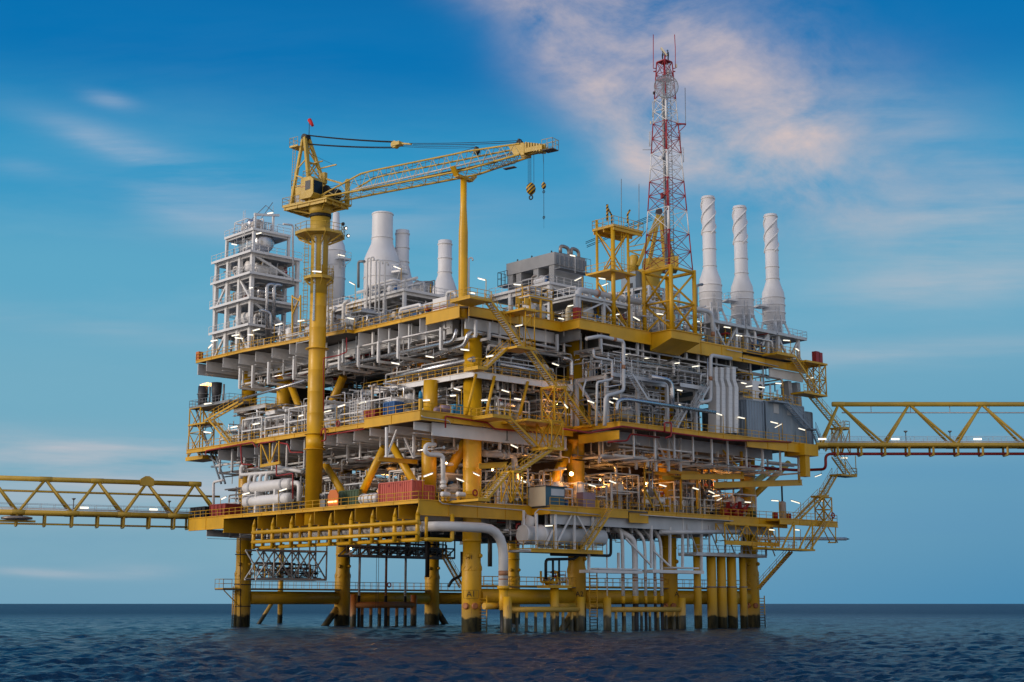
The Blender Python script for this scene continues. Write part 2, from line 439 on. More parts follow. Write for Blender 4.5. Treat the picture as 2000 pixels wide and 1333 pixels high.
def make_sea():
    m, nt, b = nt_new('sea_water')
    b.inputs['Base Color'].default_value = (.008, .034, .066, 1); b.inputs['Roughness'].default_value = .19; b.inputs['IOR'].default_value = 1.33
    n1 = noise_out(nt, 1.5, 7, (1, .55, 1), .4, .65, -YAW); n2 = noise_out(nt, 5, 4, (1, .6, 1), .2, .6, -YAW)
    ad = nt.nodes.new('ShaderNodeMath'); ad.operation = 'MULTIPLY_ADD'; nt.links.new(n2, ad.inputs[0]); ad.inputs[1].default_value = .3; nt.links.new(n1, ad.inputs[2])
    bp = nt.nodes.new('ShaderNodeBump'); bp.inputs['Strength'].default_value = .9; bp.inputs['Distance'].default_value = .4
    nt.links.new(ad.outputs[0], bp.inputs['Height']); nt.links.new(bp.outputs[0], b.inputs['Normal'])
    g2 = nt.nodes.new('ShaderNodeNewGeometry'); ln = nt.nodes.new('ShaderNodeVectorMath'); ln.operation = 'LENGTH'; nt.links.new(g2.outputs['Position'], ln.inputs[0]); nt.links.new(ramp(nt, ln.outputs['Value'], 50, 380, .16, .42), b.inputs['Roughness'])
    nr, nc = 900, 560
    d = np.concatenate([np.geomspace(40, 900, nr - 60), np.geomspace(930, 40000, 60)])
    s = np.linspace(-1, 1, nc); s = np.sign(s) * (np.abs(s) * .75 + .25 * np.abs(s) ** 3)
    D, S = np.meshgrid(d, s, indexing='ij'); lat = S * (D * .85 + 30)
    X = CAM[0] + D * fx + lat * rx; Y = CAM[1] + D * fy + lat * ry
    Z = np.zeros_like(X); rg = np.random.RandomState(3)
    for i in range(46):
        wl = .9 * 1.07 ** i * (0.9 + .2 * rg.rand()) if i < 34 else 6 + 14 * rg.rand()
        th = R(205) + rg.normal() * .7
        k = 2 * math.pi / wl; am = .0125 * wl ** .95 / (1 + (wl / 4.5) ** 1.5)
        ph = rg.rand() * 6.28 + .8 * np.sin(X * .013 * rg.rand() + Y * .011 * rg.rand() + i)
        q = np.sin(k * (X * math.cos(th) + Y * math.sin(th)) + ph)
        cell = D * 1.0 / (nr - 60) * math.log(22) * 2.0
        fade = np.clip((wl / cell - 1.2) / 2, 0, 1)
        Z += am * (1 - np.abs(q)) * 2 * fade - am * fade
    Z *= 1 / (1 + (D / 900) ** 2)
    vs = np.stack([X, Y, Z], -1).reshape(-1, 3)
    i = np.arange(nr - 1)[:, None] * nc + np.arange(nc - 1)[None]
    q = np.stack([i, i + nc, i + nc + 1, i + 1], -1).reshape(-1, 4)
    me = bpy.data.meshes.new('sea'); me.vertices.add(len(vs)); me.vertices.foreach_set('co', vs.ravel())
    me.loops.add(q.size); me.loops.foreach_set('vertex_index', q.ravel().astype(np.int32))
    me.polygons.add(len(q)); me.polygons.foreach_set('loop_start', np.arange(0, q.size, 4, dtype=np.int32))
    me.polygons.foreach_set('use_smooth', np.ones(len(q), dtype=bool))
    me.update(calc_edges=True); me.validate(); me.materials.append(m)
    o = bpy.data.objects.new('sea', me); COL.objects.link(o)
    tag(o, 'dark blue rippled open sea reaching to the horizon', None, None, 'structure')
    if me.polygons[0].normal.z < 0: me.flip_normals()
make_sea()
# ---------------------------------------------------------------- legs and jacket
ZL, ZM, ZZ, ZT = 15.9, 26.8, 32.7, 41.0
BAY = 18.9; XS = [0, BAY, 2 * BAY, 3 * BAY]; YB = 54.0
leg_where = {(0, 0): 'at the near corner lettered A1', (1, 0): 'second along the mast face lettered A2',
             (2, 0): 'third along the mast face behind the risers', (3, 0): 'at the mast face end beside the casings',
             (0, 1): 'at the crane face end with a small landing', (1, 1): 'in the back row with a slanting strut',
             (2, 1): 'in the back row close beside the corner leg', (3, 1): 'in the back row between the bent white pipe and leg A2'}
for j, y in enumerate((0, YB)):
    for i, x in enumerate(XS):
        t = thing('platform_leg', 'thick yellow platform leg ' + leg_where[(i, j)], 'platform leg', (x, y, 0), 'yellow platform legs')
        b = MB(); b.lathe((x, y, 0), [(1.27, -4), (1.27, 8.1), (1.16, 8.6), (1.16, 11.2)], 32); b.obj('splash_zone_sleeve', YLW, t)
        b = MB(); b.lathe((x, y, 0), [(1.2, 11.2), (1.24, 11.22), (1.24, 11.5), (1.2, 11.52), *[q for k in range(1, 5) for q in ((1.2, 11.6 + 3 * k - .05), (1.218, 11.6 + 3 * k), (1.2, 11.6 + 3 * k + .05))], (1.2, 25.4), (1.26, 25.4), (1.26, 25.8), (1.2, 25.8), (1.2, 39.5)], 32); b.obj('column', YELLEG, t)
        for a in (R(-152), R(-72)):
            b = MB(); d = Vector((math.cos(a), math.sin(a), 0)); c = Vector((x, y, 9.4))
            b.lathe(c + d * 1.0, [(.3, 0), (.3, .35), (.2, .42), (.2, .5)], 12, d); b.obj('padeye_boss', YLW, t)
        if j == 0:
            for a in (R(-165), R(-112)):
                b = MB(); d = Vector((math.cos(a), math.sin(a), 0)); b.lathe(Vector((x, y, 3.1)) + d * 1.0, [(.42, 0), (.42, .42), (.3, .5)], 14, d); b.obj('grout_boss', paint('rusty_boss_paint', (.45, .16, .05), .6, 0, .3, .9, (.2, .06, .03), .5) if 'rusty_boss_paint' not in MATS else MATS['rusty_boss_paint'], t)
        b = MB()
        for k in range(10):
            a = 2 * math.pi * k / 10; d = Vector((math.cos(a), math.sin(a), 0)); e = Vector((-d.y, d.x, 0))
            b.beam(Vector((x, y, 7.6)) + d * 1.29 - e * .22, Vector((x, y, 8.1)) + d * 1.29 + e * .22, .06, .07, d)
        b.lathe((x, y, 7.5), [(1.26, 0), (1.3, .02), (1.3, .08), (1.26, .1)], 24); b.obj('shear_lug_ring', YLW, t)
b1 = [o for o in COL.objects if o.name.startswith('platform_leg')][4]
for z in (10.9, 6.3, 3.0): b = MB(); b.lathe((0, YB, z), [(1.25, -.07), (1.36, -.06), (1.36, .06), (1.25, .07)], 28); b.obj('clamp_band', DRK, b1)
b = MB(); d = Vector((CAM[0], CAM[1] - YB, 0)).normalized(); e = Vector((-d.y, d.x, 0)); b.pipe([Vector((0, YB, 15.5)) + d * 1.3 - e * .7, Vector((0, YB, 9)) + d * 1.36 - e * .35, Vector((0, YB, -1)) + d * 1.42 - e * .1], .07, 6); b.obj('cable', BLK, b1)
def on_leg(px, py, cx, cy, r):
    d = Vector((CAM[0] - cx, CAM[1] - cy, 0)).normalized(); p = U(px, py, x=cx) ; q = Vector((cx, cy, 0)) + d * r
    # point on the tangent plane that faces the boat
    s = Vector((-d.y, d.x, 0)); rd = Vector(ray(px, py)); k = (q - Vector(CAM)).dot(d) / rd.dot(d)
    return Vector(CAM) + rd * k, -s if s.dot(Vector((rx, ry, 0))) < 0 else s
legs = [o for o in COL.objects if o.name.startswith('platform_leg')]
def mark(root, s, px, py, size, box=False, cx=0, r=1.3):
    p, s2 = on_leg(px, py, cx, 0, r)
    text_obj(s, size, p, s2, (0, 0, 1), 'marking', root)
    if box:
        b = MB(); w, h = size * .95, size * .5
        for a, c in ((-1, 0), (1, 0)): b.beam(p + s2 * a * w - Vector((0, 0, h)), p + s2 * a * w + Vector((0, 0, h)), .07, .03, s2)
        for c in (-1, 1): b.beam(p - s2 * w + Vector((0, 0, h * c)), p + s2 * w + Vector((0, 0, h * c)), .07, .03)
        b.obj('marking_border', INK, root)
mark(legs[0], 'A1', 917, 1089, .72, cx=0, r=1.24); mark(legs[0], 'A1', 920, 1161, 1.0, True, 0, 1.32)
mark(legs[1], 'A2', 1132, 1161, .95, False, BAY, 1.32); mark(legs[2], 'A', 1322, 1161, .95, False, 2 * BAY, 1.32)

def brace(p, q, r, label, name='jacket_brace'):
    b = MB(); b.tube(p, q, r, n=20); o = b.obj(name, YLW); return tag(o, label, 'brace', 'yellow braces between the legs')
rowname = {0: 'mast face', 1: 'back row'}
for j, y in enumerate((0, YB)):
    for i in range(3):
        brace((XS[i] + 1.1, y, 4.3), (XS[i + 1] - 1.1, y, 4.3), 1.0, f'{ORD[i]} thick horizontal brace along the {rowname[j]} counted from the crane end')
brace((0, 1.1, 4.3), (0, YB - 1.1, 4.3), .95, 'long horizontal yellow brace running from leg A1 under the crane face') if False else None
brace((BAY - 1, YB, 2.6), (BAY - 5.4, YB, -2.5), .55, 'slanting yellow strut entering the sea on the crane side of a back leg')
brace((2 * BAY + 1, YB, 2.4), (2 * BAY + 5, YB, -2.5), .55, 'slanting dark footed strut beside the back leg nearest the corner leg')
brace((BAY - 1, 0, 2.0), (BAY - 5, 0, -2.5), .5, 'slanting dark strut entering the sea beside leg A2')
brace((2 * BAY + 1, 0, 2.2), (2 * BAY + 4.6, 0, -2.5), .5, 'slanting strut entering the sea behind the riser guard and third mast face leg')
o = None
t = thing('mooring_dolphin', 'pale yellow distant pile with a slanting strut standing behind the platform', 'pile', (8, 78, 0))
p = U(547, 1198, y=80); b = MB(); b.tube((p.x, 80, -3), (p.x, 80, 14), .45, n=12); b.obj('pile', YLW, t)
b = MB(); b.tube((p.x - .3, 80, 5.5), (p.x - 6.5, 80, -3), .35, n=10); b.obj('strut', YLW, t)

def walkway(label, a, c, y, z=5.6, lad=None):
    t = thing('jacket_walkway', label, 'walkway', ((a + c) / 2, y, z))
    b = MB(); b.box(a, c, y - .8, y + .8, z - .12, z); b.obj('grating', GRT, t)
    rail_mb([(a, y - .8, z), (c, y - .8, z)], 1.25, 1.5, .035).obj('railing', YEL, t)
    rail_mb([(a, y + .8, z), (c, y + .8, z)], 1.25, 1.5, .035).obj('railing', YEL, t)
    return t
walkway('narrow railed walkway along the top of the mast face brace above the sea', 1.3, 3 * BAY + 1.5, 0)
walkway('narrow railed walkway along the top of the back row brace above the sea', 1.3, 3 * BAY - 1, YB)
t = thing('leg_landing', 'small railed landing on the outside of the far crane face leg', 'landing', (-2.4, YB, 5.6))
b = MB(); b.box(-4.2, -1, YB - 1.2, YB + 1.2, 5.45, 5.6); b.obj('grating', GRT, t)
rail_mb([(-1.2, YB - 1.2, 5.6), (-4.2, YB - 1.2, 5.6), (-4.2, YB + 1.2, 5.6), (-1.2, YB + 1.2, 5.6)], 1.5, 1.2, .035).obj('railing', YEL, t)
b = MB(); b.beam((-4.0, YB - 1.1, 5.4), (-1, YB - .8, 3.0), .12); b.beam((-2, YB - 1.1, 5.4), (-1, YB - .9, 4.6), .1); b.obj('bracket', YEL, t)
def ladder_mb(p, q, w=.55, side=(1, 0, 0), r=.04, mb=None):
    mb = mb or MB(); p, q, s = Vector(p), Vector(q), Vector(side).normalized() * w / 2
    mb.tube(p - s, q - s, r, n=5); mb.tube(p + s, q + s, r, n=5)
    n = int((q - p).length / .4)
    for i in range(1, n): c = p + (q - p) * i / n; mb.tube(c - s, c + s, r * .6, n=4, cap=False)
    return mb
def ladder(label, p, q, side=(1, 0, 0), w=.8, mat=YLW, r=.09):
    o = ladder_mb(p, q, w, side, r).obj('boat_ladder', mat); return tag(o, label, 'ladder', 'sea ladders')
S_ = Vector((rx, ry, 0))
p = U(803, 1166, y=-1.6); p = U(943, 1180, y=-1.5); ladder('yellow sea ladder beside leg A1 running down into the water', (p.x, -1.5, -2), (p.x, -1.5, 4.4), S_, 1.0)
p = U(1159, 1180, y=-3.0); ladder('tall yellow sea ladder between leg A2 and the white risers', (p.x, -3, -2), (p.x, -3, 7.5), S_, 1.0)
p = U(1488, 1180, y=-1); ladder('rusty sea ladder at the mast face end leg', (p.x, -1, -2), (p.x, -1, 4.6), S_, .8)
p = U(456, 1190, x=-1.6); ladder('thin rusty ladder on the far crane face leg', (-1.6, p.y, -2), (-1.6, p.y, 6), S_, .3)

def riser_guard(label, y, px0, px1, pyt, nposts, r=.36, rs=.19, posts_mat=YLW, ends=.55, zt=None):
    a, c = U(px0, pyt, y=y), U(px1, pyt, y=y); z = (a.z + c.z) / 2
    t = thing('riser_guard', label, 'riser guard', ((a.x + c.x) / 2, y, 0))
    b = MB(); b.tube((a.x, y, z), (c.x, y, z), r, n=14); b.obj('bumper_tube', posts_mat, t)
    for x in (a.x, c.x):
        b = MB(); b.tube((x, y, -3), (x, y, z + 1.6), ends, n=14); b.obj('end_post', posts_mat, t)
    for k in range(nposts):
        x = a.x + (c.x - a.x) * (k + 1) / (nposts + 1); b = MB(); b.tube((x, y, -3), (x, y, z - .3), rs + .05, rs, n=9)
        b.tube((x, y, z - .75), (x, y, z - .1), rs, rs * .4, n=8); b.obj('post', posts_mat, t)
    return t
riser_guard('yellow tubular riser guard standing in the sea in front of the bent white pipe', -4.5, 991, 1134, 1191, 7)
riser_guard('yellow tubular riser guard standing in the sea in front of the row of risers', -4.5, 1186, 1332, 1191, 8)
ORW = legwater('orange_brown_guard_paint', (.45, .15, .03))
riser_guard('rust coloured riser guard standing in the sea under the back row brace', 44, 690, 808, 1182, 6, .5, .26, ORW, .5)
# short stubs that carry the guards off the brace
for px in (965, 1105, 1165):
    p = U(px, 1181, y=-2.5); b = MB(); b.tube((p.x - 1.6, -2.4, 3.1), (p.x + 1.6, -2.4, 3.1), .42, n=12); tag(b.obj('guard_stub', YLW), {965: 'short yellow stub tube beside leg A1 holding the riser guard', 1105: 'short yellow stub tube close to leg A2 under the valve landing', 1165: 'short yellow stub tube next to the tall sea ladder'}[px], 'stub tube')

# ---------------------------------------------------------------- decks
def deck(label, poly, z, mat_edge, th=.22, under=GRT, eh=.32):
    cx = sum(p[0] for p in poly) / len(poly); cy = sum(p[1] for p in poly) / len(poly)
    t = thing('deck', label, 'deck', (cx, cy, z))
    b = MB(); b.prism(poly, z - th, z); b.obj('plate', under, t)  # dark plate colour paints shade onto the deck undersides
    return t
def edge(t, p, q, h, mat, th=.3, z=None, flange=True, name='edge_beam'):
    """a deep plate girder on the deck edge, its top a little above the plate"""
    p, q = Vector(p), Vector(q); b = MB(); up = Vector((0, 0, 1))
    d = (q - p).normalized(); n = Vector((d.y, -d.x, 0))
    b.beam(p - up * (h / 2 - .02), q - up * (h / 2 - .02), th * .4, h)
    if flange:
        b.beam(p + up * .045, q + up * .045, th * 1.3, .05); b.beam(p - up * (h - .0), q - up * (h - .0), th * 1.3, .06)
        L = (q - p).length; k = max(1, int(L / 4.6))
        for i in range(1, k): c = p + (q - p) * i / k; b.beam(c - up * .05, c - up * (h - .06), .05, th * .9, n) if False else b.box(c.x - .04 if abs(d.x) > .5 else c.x - th * .45, c.x + .04 if abs(d.x) > .5 else c.x + th * .45, c.y - .04 if abs(d.y) > .5 else c.y - th * .45, c.y + .04 if abs(d.y) > .5 else c.y + th * .45, c.z - h + .05, c.z - .02)
    return b.obj(name, mat, t)
def bracket(t, x0, x1, y, z, h, mat, tip=None, name='bracket', split=None, mat2=None):
    """a girder web standing across the crane face, outer end at x0"""
    b = MB(); tip = h if tip is None else tip
    xs = x1 if split is None else x0 + split
    b.slab([(x0, y - .04, z), (xs, y - .04, z), (xs, y - .04, z - h), (x0, y - .04, z - tip)], (0, .08, 0))
    b.box(x0, xs, y - .2, y + .2, z - h - .05, z - h)
    o = b.obj(name, mat, t)
    if split is not None:
        b = MB(); b.box(xs, x1, y - .035, y + .035, z - h, z); b.box(xs, x1, y - .19, y + .19, z - h - .05, z - h); b.obj('girder', mat2, t)
    return o
def rail(t, pts, mat=YEL, h=1.1, step=1.6, r=.042):
    return rail_mb(pts, h, step, r).obj('railing', mat, t)

# lower deck
LX = -10.4
D1 = deck('lowest process deck with yellow edge girders, just above the legs bracing', [(LX + .1, -2), (8.6, -2), (8.6, -5.4), (58, -6.2), (58, 57), (LX + .1, 53)], ZL, YEL)
edge(D1, (LX, 52.9, ZL), (LX, 43, ZL), 1.75, YEL); edge(D1, (LX, 43, ZL), (LX, -2, ZL), .34, YEL, .24)
edge(D1, (LX, -2, ZL), (8.7, -2, ZL), 1.8, YEL); edge(D1, (8.7, -5.4, ZL), (23.2, -5.65, ZL), 1.05, YEL); edge(D1, (8.7, -2, ZL), (8.7, -5.4, ZL), 1.05, YEL)
edge(D1, (23.4, -5.7, ZL - .35), (27.2, -5.75, ZL - .35), 1.25, YEL); edge(D1, (27.2, -5.75, ZL), (44.5, -6, ZL), .5, YEL, .24); edge(D1, (44.6, -6.05, ZL), (58, -6.25, ZL), 1.2, YEL)
b = MB(); b.box(9.2, 45, -5.1, -4.9, ZL - 2.3, ZL - .55); b.obj('girder', LGR, D1); b = MB(); b.box(45, 57, -4.4, -4.2, ZL - 2.3, ZL - .3); b.obj('girder', LGR, D1)
bpx = [504, 540.5, 577, 614, 653, 693.5, 735, 778.6]
bys = [U(px, 1003, x=LX).y for px in bpx]
for y in bys: bracket(D1, LX, 8, y, ZL - .32, 1.75, YEL, split=3.4, mat2=LGR)
for y in (44.2, 48): bracket(D1, LX + .15, 8, y, ZL - 1.7, 1.3, LGR, 1.0) if y > 46 else bracket(D1, LX, 8, y - 1.1, ZL - .32, 2.0, YEL, split=6, mat2=LGR)
for y in (0.5, 8, 16, 24, 32, 40, 48): b = MB(); b.ibeam((8, y, ZL - 1.2), (57, y, ZL - 1.2), 1.7, .4); b.obj('girder', GRY, D1)  # inner girders in darker grey, shade put into the colour
for x in (6, 14, 30, 44): b = MB(); b.ibeam((x, -1.5, ZL - 1.35), (x, 54, ZL - 1.35), 1.9, .45); b.obj('girder', GRY, D1)
rail(D1, [(LX, 53, ZL), (LX, -2, ZL), (8.6, -2, ZL)]); rail(D1, [(8.7, -5.4, ZL), (27, -5.7, ZL), (58, -6.2, ZL)])
rail(D1, [(LX, 53, ZL), (-4, 53, ZL)])
# main deck
MX = -8.4
D2 = deck('main process deck with yellow edge girders and a jutting laydown corner', [(MX, 58), (MX, 8.5), (-11.05, 8.5), (-11.05, -2.9), (15.4, -2.9), (15.4, -11.7), (55.5, -12.2), (55.5, 58)], ZM, YEL)
edge(D2, (MX, 58, ZM), (MX, 8.6, ZM), .5, YEL, .26); edge(D2, (-11.05, 8.5, ZM), (-11.05, -2.9, ZM), 1.15, YEL); edge(D2, (-11.05, 8.5, ZM), (MX, 8.5, ZM), 1.15, YEL)
edge(D2, (-11.05, -2.9, ZM), (15.4, -2.9, ZM), 1.1, YEL); edge(D2, (15.4, -2.9, ZM), (15.4, -11.7, ZM), .55, YEL, .24)
edge(D2, (15.5, -4, ZM - 1.1), (15.5, -11.5, ZM - 1.1), 1.1, YEL, .24)
edge(D2, (15.4, -11.7, ZM), (41.5, -12, ZM), .62, YEL, .26); edge(D2, (41.5, -12, ZM), (55.5, -12.2, ZM), 1.35, YEL)
mpx = [632, 657, 690]
for px in mpx + [612]:
    y = U(px, 860, x=MX).y; bracket(D2, MX + .1, 6, y, ZM - .55, 1.75, WHT, 1.5)
for px in (424, 462, 495, 530, 565): y = U(px, 880, x=MX).y; bracket(D2, MX + .2, 6, y, ZM - .55, 1.9, LGR, 1.5)
for y in (7.5, 3.5, -1.5): bracket(D2, -10.9, 4, y, ZM - 1.2, 1.4, WHT, 1.0)
b = MB(); b.box(-8.5, 15, -2.2, -2.0, ZM - 2.8, ZM - 1.15); b.obj('girder', WHT, D2)
b = MB(); b.box(16, 55, -6.2, -6.0, ZM - 1.9, ZM - .3); b.obj('girder', LGR, D2)
for y in (8, 16, 24, 32, 40, 48): b = MB(); b.ibeam((6, y, ZM - 1.3), (55, y, ZM - 1.3), 1.9, .45); b.obj('girder', GRY, D2)
for x in (4, 12, 22, 30, 40, 50): b = MB(); b.ibeam((x, -2.4 if x < 15 else -6.1, ZM - 1.45), (x, 54, ZM - 1.45), 2.1, .5); b.obj('girder', GRY, D2)
rail(D2, [(MX, 58, ZM), (MX, 8.6, ZM)]); rail(D2, [(-11.05, 8.5, ZM), (-11.05, -2.9, ZM), (15.3, -2.9, ZM)]); rail(D2, [(15.4, -5.5, ZM), (15.4, -11.7, ZM), (55.5, -12.2, ZM)])
# upper mezzanine with white edge
D3 = deck('white edged mezzanine deck wrapped round the corner leg', [(-2, 21), (-2, -2.6), (15.8, -2.6), (15.8, 21)], ZZ, WHT)
edge(D3, (-2.02, 21, ZZ), (-2.02, -2.6, ZZ), .62, WHT, .26); edge(D3, (-2.02, -2.62, ZZ), (15.8, -2.62, ZZ), .75, WHT, .26)
for y in (1, 6, 11, 16): b = MB(); b.ibeam((-1.8, y, ZZ - .5), (15, y, ZZ - .5), .6, .3); b.obj('girder', GRY, D3)
rail(D3, [(-2.02, 21, ZZ), (-2.02, -2.6, ZZ), (15.8, -2.6, ZZ)])
# small mezzanine platforms on the far part of the crane face
for lab, (pxa, pya), (pxb, pyb), x in (('small white edged platform round the far crane face leg', (457, 801), (519, 790), -3), ('small white edged platform beside the crane pedestal', (519, 805), (537, 802), -4.5)):
    a, c = U(pxa, pya, x=x), U(pxb, pyb, x=x); z = a.z
    t = deck(lab, [(x, a.y), (x, c.y), (x + 7, c.y), (x + 7, a.y)], z, WHT)
    edge(t, (x, a.y, z), (x, c.y, z), .5, WHT, .2); edge(t, (x, c.y, z), (x + 7, c.y, z), .5, WHT, .2); rail(t, [(x, a.y, z), (x, c.y, z), (x + 7, c.y, z)])
# top deck
TX1, TX2 = -6.6, -4.3
D4 = deck('top deck with thin crane face edge and deep yellow mast face girder', [(-7.4, 58), (-7.4, 44), (TX1, 36), (-5.4, 21), (TX2, 20.6), (TX2, -2.4), (-3.4, -3.1), (13.2, -3.1), (13.2, -6.6), (64, -6.8), (64, 58)], ZT, YEL)
edge(D4, (-7.4, 58, ZT), (-7.4, 44, ZT), .34, YEL, .22); edge(D4, (-7.4, 44, ZT), (TX1, 36, ZT), .34, YEL, .22); edge(D4, (TX1, 36, ZT), (-5.4, 21, ZT), .36, YEL, .22)
edge(D4, (-5.4, 20.6, ZT), (TX2, 20.6, ZT), .36, YEL, .22); edge(D4, (TX2, 20.6, ZT), (TX2, 4.4, ZT), .38, YEL, .22); edge(D4, (TX2 - .05, 4.4, ZT), (TX2 - .05, -2.4, ZT), 1.5, YEL, .26)
edge(D4, (-3.4, -3.1, ZT), (13.2, -3.1, ZT), 1.2, YEL); edge(D4, (13.2, -3.1, ZT), (13.2, -6.6, ZT), 1.15, YEL); edge(D4, (13.2, -6.6, ZT), (19, -6.62, ZT), 1.25, YEL)
edge(D4, (19, -6.63, ZT - .02), (27.4, -6.66, ZT - .02), 1.75, YEL); edge(D4, (33.4, -6.7, ZT - .1), (47.6, -6.75, ZT - .1), 1.8, YEL); edge(D4, (47.8, -6.8, ZT - .9), (64, -6.8, ZT - .9), 1.0, YEL)
edge(D4, (47.8, -6.7, ZT), (64, -6.7, ZT), .3, YEL, .2)
for px in (699.7, 737.5, 777.4, 818.5):
    y = U(px, 645, x=TX2).y; bracket(D4, TX2 + .1, 10, y, ZT - .36, 2.05, WHT, 1.9)
for px in (403, 435, 466, 498, 530, 564, 577):
    x = -7.3 if px < 470 else -6.5; y = U(px, 690, x=x).y; bracket(D4, x + .1, 10, y, ZT - .36, 2.0, WHT, 1.55)
b = MB(); b.box(-7.2, 12, 57.6, 57.8, ZT - 2.2, ZT - .4); b.obj('girder', LGR, D4)
b = MB(); b.box(-3, 13, -2.0, -1.8, ZT - 2.7, ZT - 1.2); b.obj('girder', LGR, D4)
b = MB(); b.box(55, 63.5, -6.2, -6.0, ZT - 3.3, ZT - 1.9); b.obj('girder', WHT, D4)
b = MB(); b.box(-1, .2, 3, 53, ZT - 2.4, ZT - .4); b.obj('girder', LGR, D4)
for y in (8, 16, 24, 32, 40, 48): b = MB(); b.ibeam((10, y, ZT - 1.4), (63, y, ZT - 1.4), 2.1, .45); b.obj('girder', GRY, D4)
for x in (6, 14, 22, 30, 40, 50): b = MB(); b.ibeam((x, -2.4 if x < 14 else -6, ZT - 1.5), (x, 54, ZT - 1.5), 2.2, .5); b.obj('girder', GRY, D4)
rail(D4, [(-7.4, 58, ZT), (-7.4, 44, ZT), (TX1, 36, ZT), (-5.4, 21, ZT)]); rail(D4, [(TX2, 20.6, ZT), (TX2, -1.5, ZT)]); rail(D4, [(-1, -3.1, ZT), (13.2, -3.1, ZT), (13.2, -6.6, ZT), (27, -6.6, ZT)]); rail(D4, [(33.4, -6.7, ZT), (58.5, -6.75, ZT)]); rail(D4, [(-7.4, 58, ZT), (2, 58, ZT)])
# bulkheads added to keep the middle of each storey dark
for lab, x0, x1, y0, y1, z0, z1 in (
    ('added bulkhead painted in shade brown behind the red fire pumps at the deck end', 36, 57, 7.2, 7.5, ZL, ZM - 2), ('added bulkhead painted in shade brown closing the far side of the lower storey', 6, 57, 56.2, 56.5, ZL, ZM - 2.2), ('added bulkhead painted in shade brown deep inside the lower storey facing the mast face', 15, 55, 12.6, 12.9, ZL, ZM - 2.2),
    ('added bulkhead painted in shade brown closing the far side of the main storey', 8, 57, 56.2, 56.5, ZM, ZT - 2.4), ('added bulkhead painted in shade brown deep inside the main storey facing the mast face', 15, 57, 9.6, 9.9, ZM, ZT - 2.4)):
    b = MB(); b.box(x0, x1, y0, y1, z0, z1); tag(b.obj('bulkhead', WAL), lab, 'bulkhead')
b = MB(); pa, pb = U(1305, 990, y=1.5), U(1366, 990, y=1.5); b.box(pa.x, pb.x, 1.5, 4, ZL, ZM - 2.4); b.box(pb.x - .5, pb.x + .12, 1.36, 1.5, ZL, ZM - 2.4); tag(b.obj('wall_panel', BGE), 'tall smooth beige wall on the lower deck behind the yellow lifting beams', 'wall')
# ---------------------------------------------------------------- lattice helper
def lattice(mb, bot, top, n, rb, rl=None, legs=True, horiz=True, xb=True, geo=1.0, faces=None, k=6):
    bot = [Vector(p) for p in bot]; top = [Vector(p) for p in top]; m = len(bot)
    ts = [0.0]; stp = 1.0
    for i in range(n): ts.append(ts[-1] + stp); stp *= geo
    ts = [t / ts[-1] for t in ts]
    if legs:
        for a, c in zip(bot, top): mb.tube(a, c, rl or rb * 1.6, n=8)
    for i in range(n):
        lv = [[a + (c - a) * t for a, c in zip(bot, top)] for t in (ts[i], ts[i + 1])]
        for j in (faces if faces is not None else range(m)):
            q = (j + 1) % m
            if horiz: mb.tube(lv[1][j], lv[1][q], rb, n=k, cap=False)
            if xb: mb.tube(lv[0][j], lv[1][q], rb, n=k, cap=False); mb.tube(lv[0][q], lv[1][j], rb, n=k, cap=False)
            elif (i + j) % 2: mb.tube(lv[0][j], lv[1][q], rb, n=k, cap=False)
            else: mb.tube(lv[0][q], lv[1][j], rb, n=k, cap=False)
    return mb

# ---------------------------------------------------------------- pedestal crane
KC = Vector((-8.6, 23.1, 0)); RST = Vector((-3.3, -1.8, 0))
KB = (RST - KC).normalized(); KS = Vector((KB.y, -KB.x, 0))      # along the boom, and across it towards the boat
def K(b, s, z): return KC + KB * b + KS * s + Vector((0, 0, z))
def KU(px, py, s=0.0):
    d = Vector(ray(px, py)); k = (KC + KS * s - Vector(CAM)).dot(KS) / d.dot(KS); p = Vector(CAM) + d * k
    return (p - KC).dot(KB), p.z
t = thing('pedestal_crane', 'mustard yellow pedestal crane with lattice boom resting on a tall yellow post', 'crane', (KC.x, KC.y, ZL - 2), None)
b = MB(); b.lathe(KC, [(1.17, ZL - 2), (1.17, 24.2), (1.24, 24.2), (1.24, 26.2), (1.17, 26.2), *[q for k in range(1, 7) for q in ((1.17, 26.2 + 3 * k - .05), (1.19, 26.2 + 3 * k), (1.17, 26.2 + 3 * k + .05))], (1.17, 46)], 36); b.obj('pedestal', YELLEG, t)
b = MB()
for z, r in ((38.2, 1.62), (26.3, 1.5), (24.2, 1.5)): b.lathe(KC, [(1.1, z - .08), (r, z - .05), (r, z + .05), (1.1, z + .08)], 36)
b.obj('stiffener_ring', YELLEG, t)
b = MB(); b.lathe(KC, [(1.19, 46), (1.21, 53.9), (1.4, 54.2), (1.42, 57.0)], 36); b.obj('upper_pedestal', MUST, t)
b = MB(); b.lathe(KC, [(1.52, 57.0), (1.55, 57.45)], 36); b.obj('slew_ring', BLK, t)
b = MB(); b.lathe(KC, [(1.5, 57.45), (1.55, 57.9), (1.9, 58.6)], 36); b.obj('slew_cone', MUST, t)
def ring_platform(z, r, n, wedge=None, label='ring_platform'):
    pts = [KC + Vector((math.cos(2 * math.pi * (i + .5) / n) * r, math.sin(2 * math.pi * (i + .5) / n) * r, z)) for i in range(n)]
    b = MB(); b.prism([(p.x, p.y) for p in pts], z - .28, z)
    for p in pts: b.beam(KC + (p - KC) * .3 + Vector((0, 0, z * 0.3 - .3 * z)) + Vector((0, 0, -1.2)) + Vector((0, 0, .0)), p - Vector((0, 0, .25)), .1, .22)
    f = b.obj(label, MUST, t)
    rail_mb(pts, 1.15, 1.3, .04, closed=True).obj('railing', MUST, f)
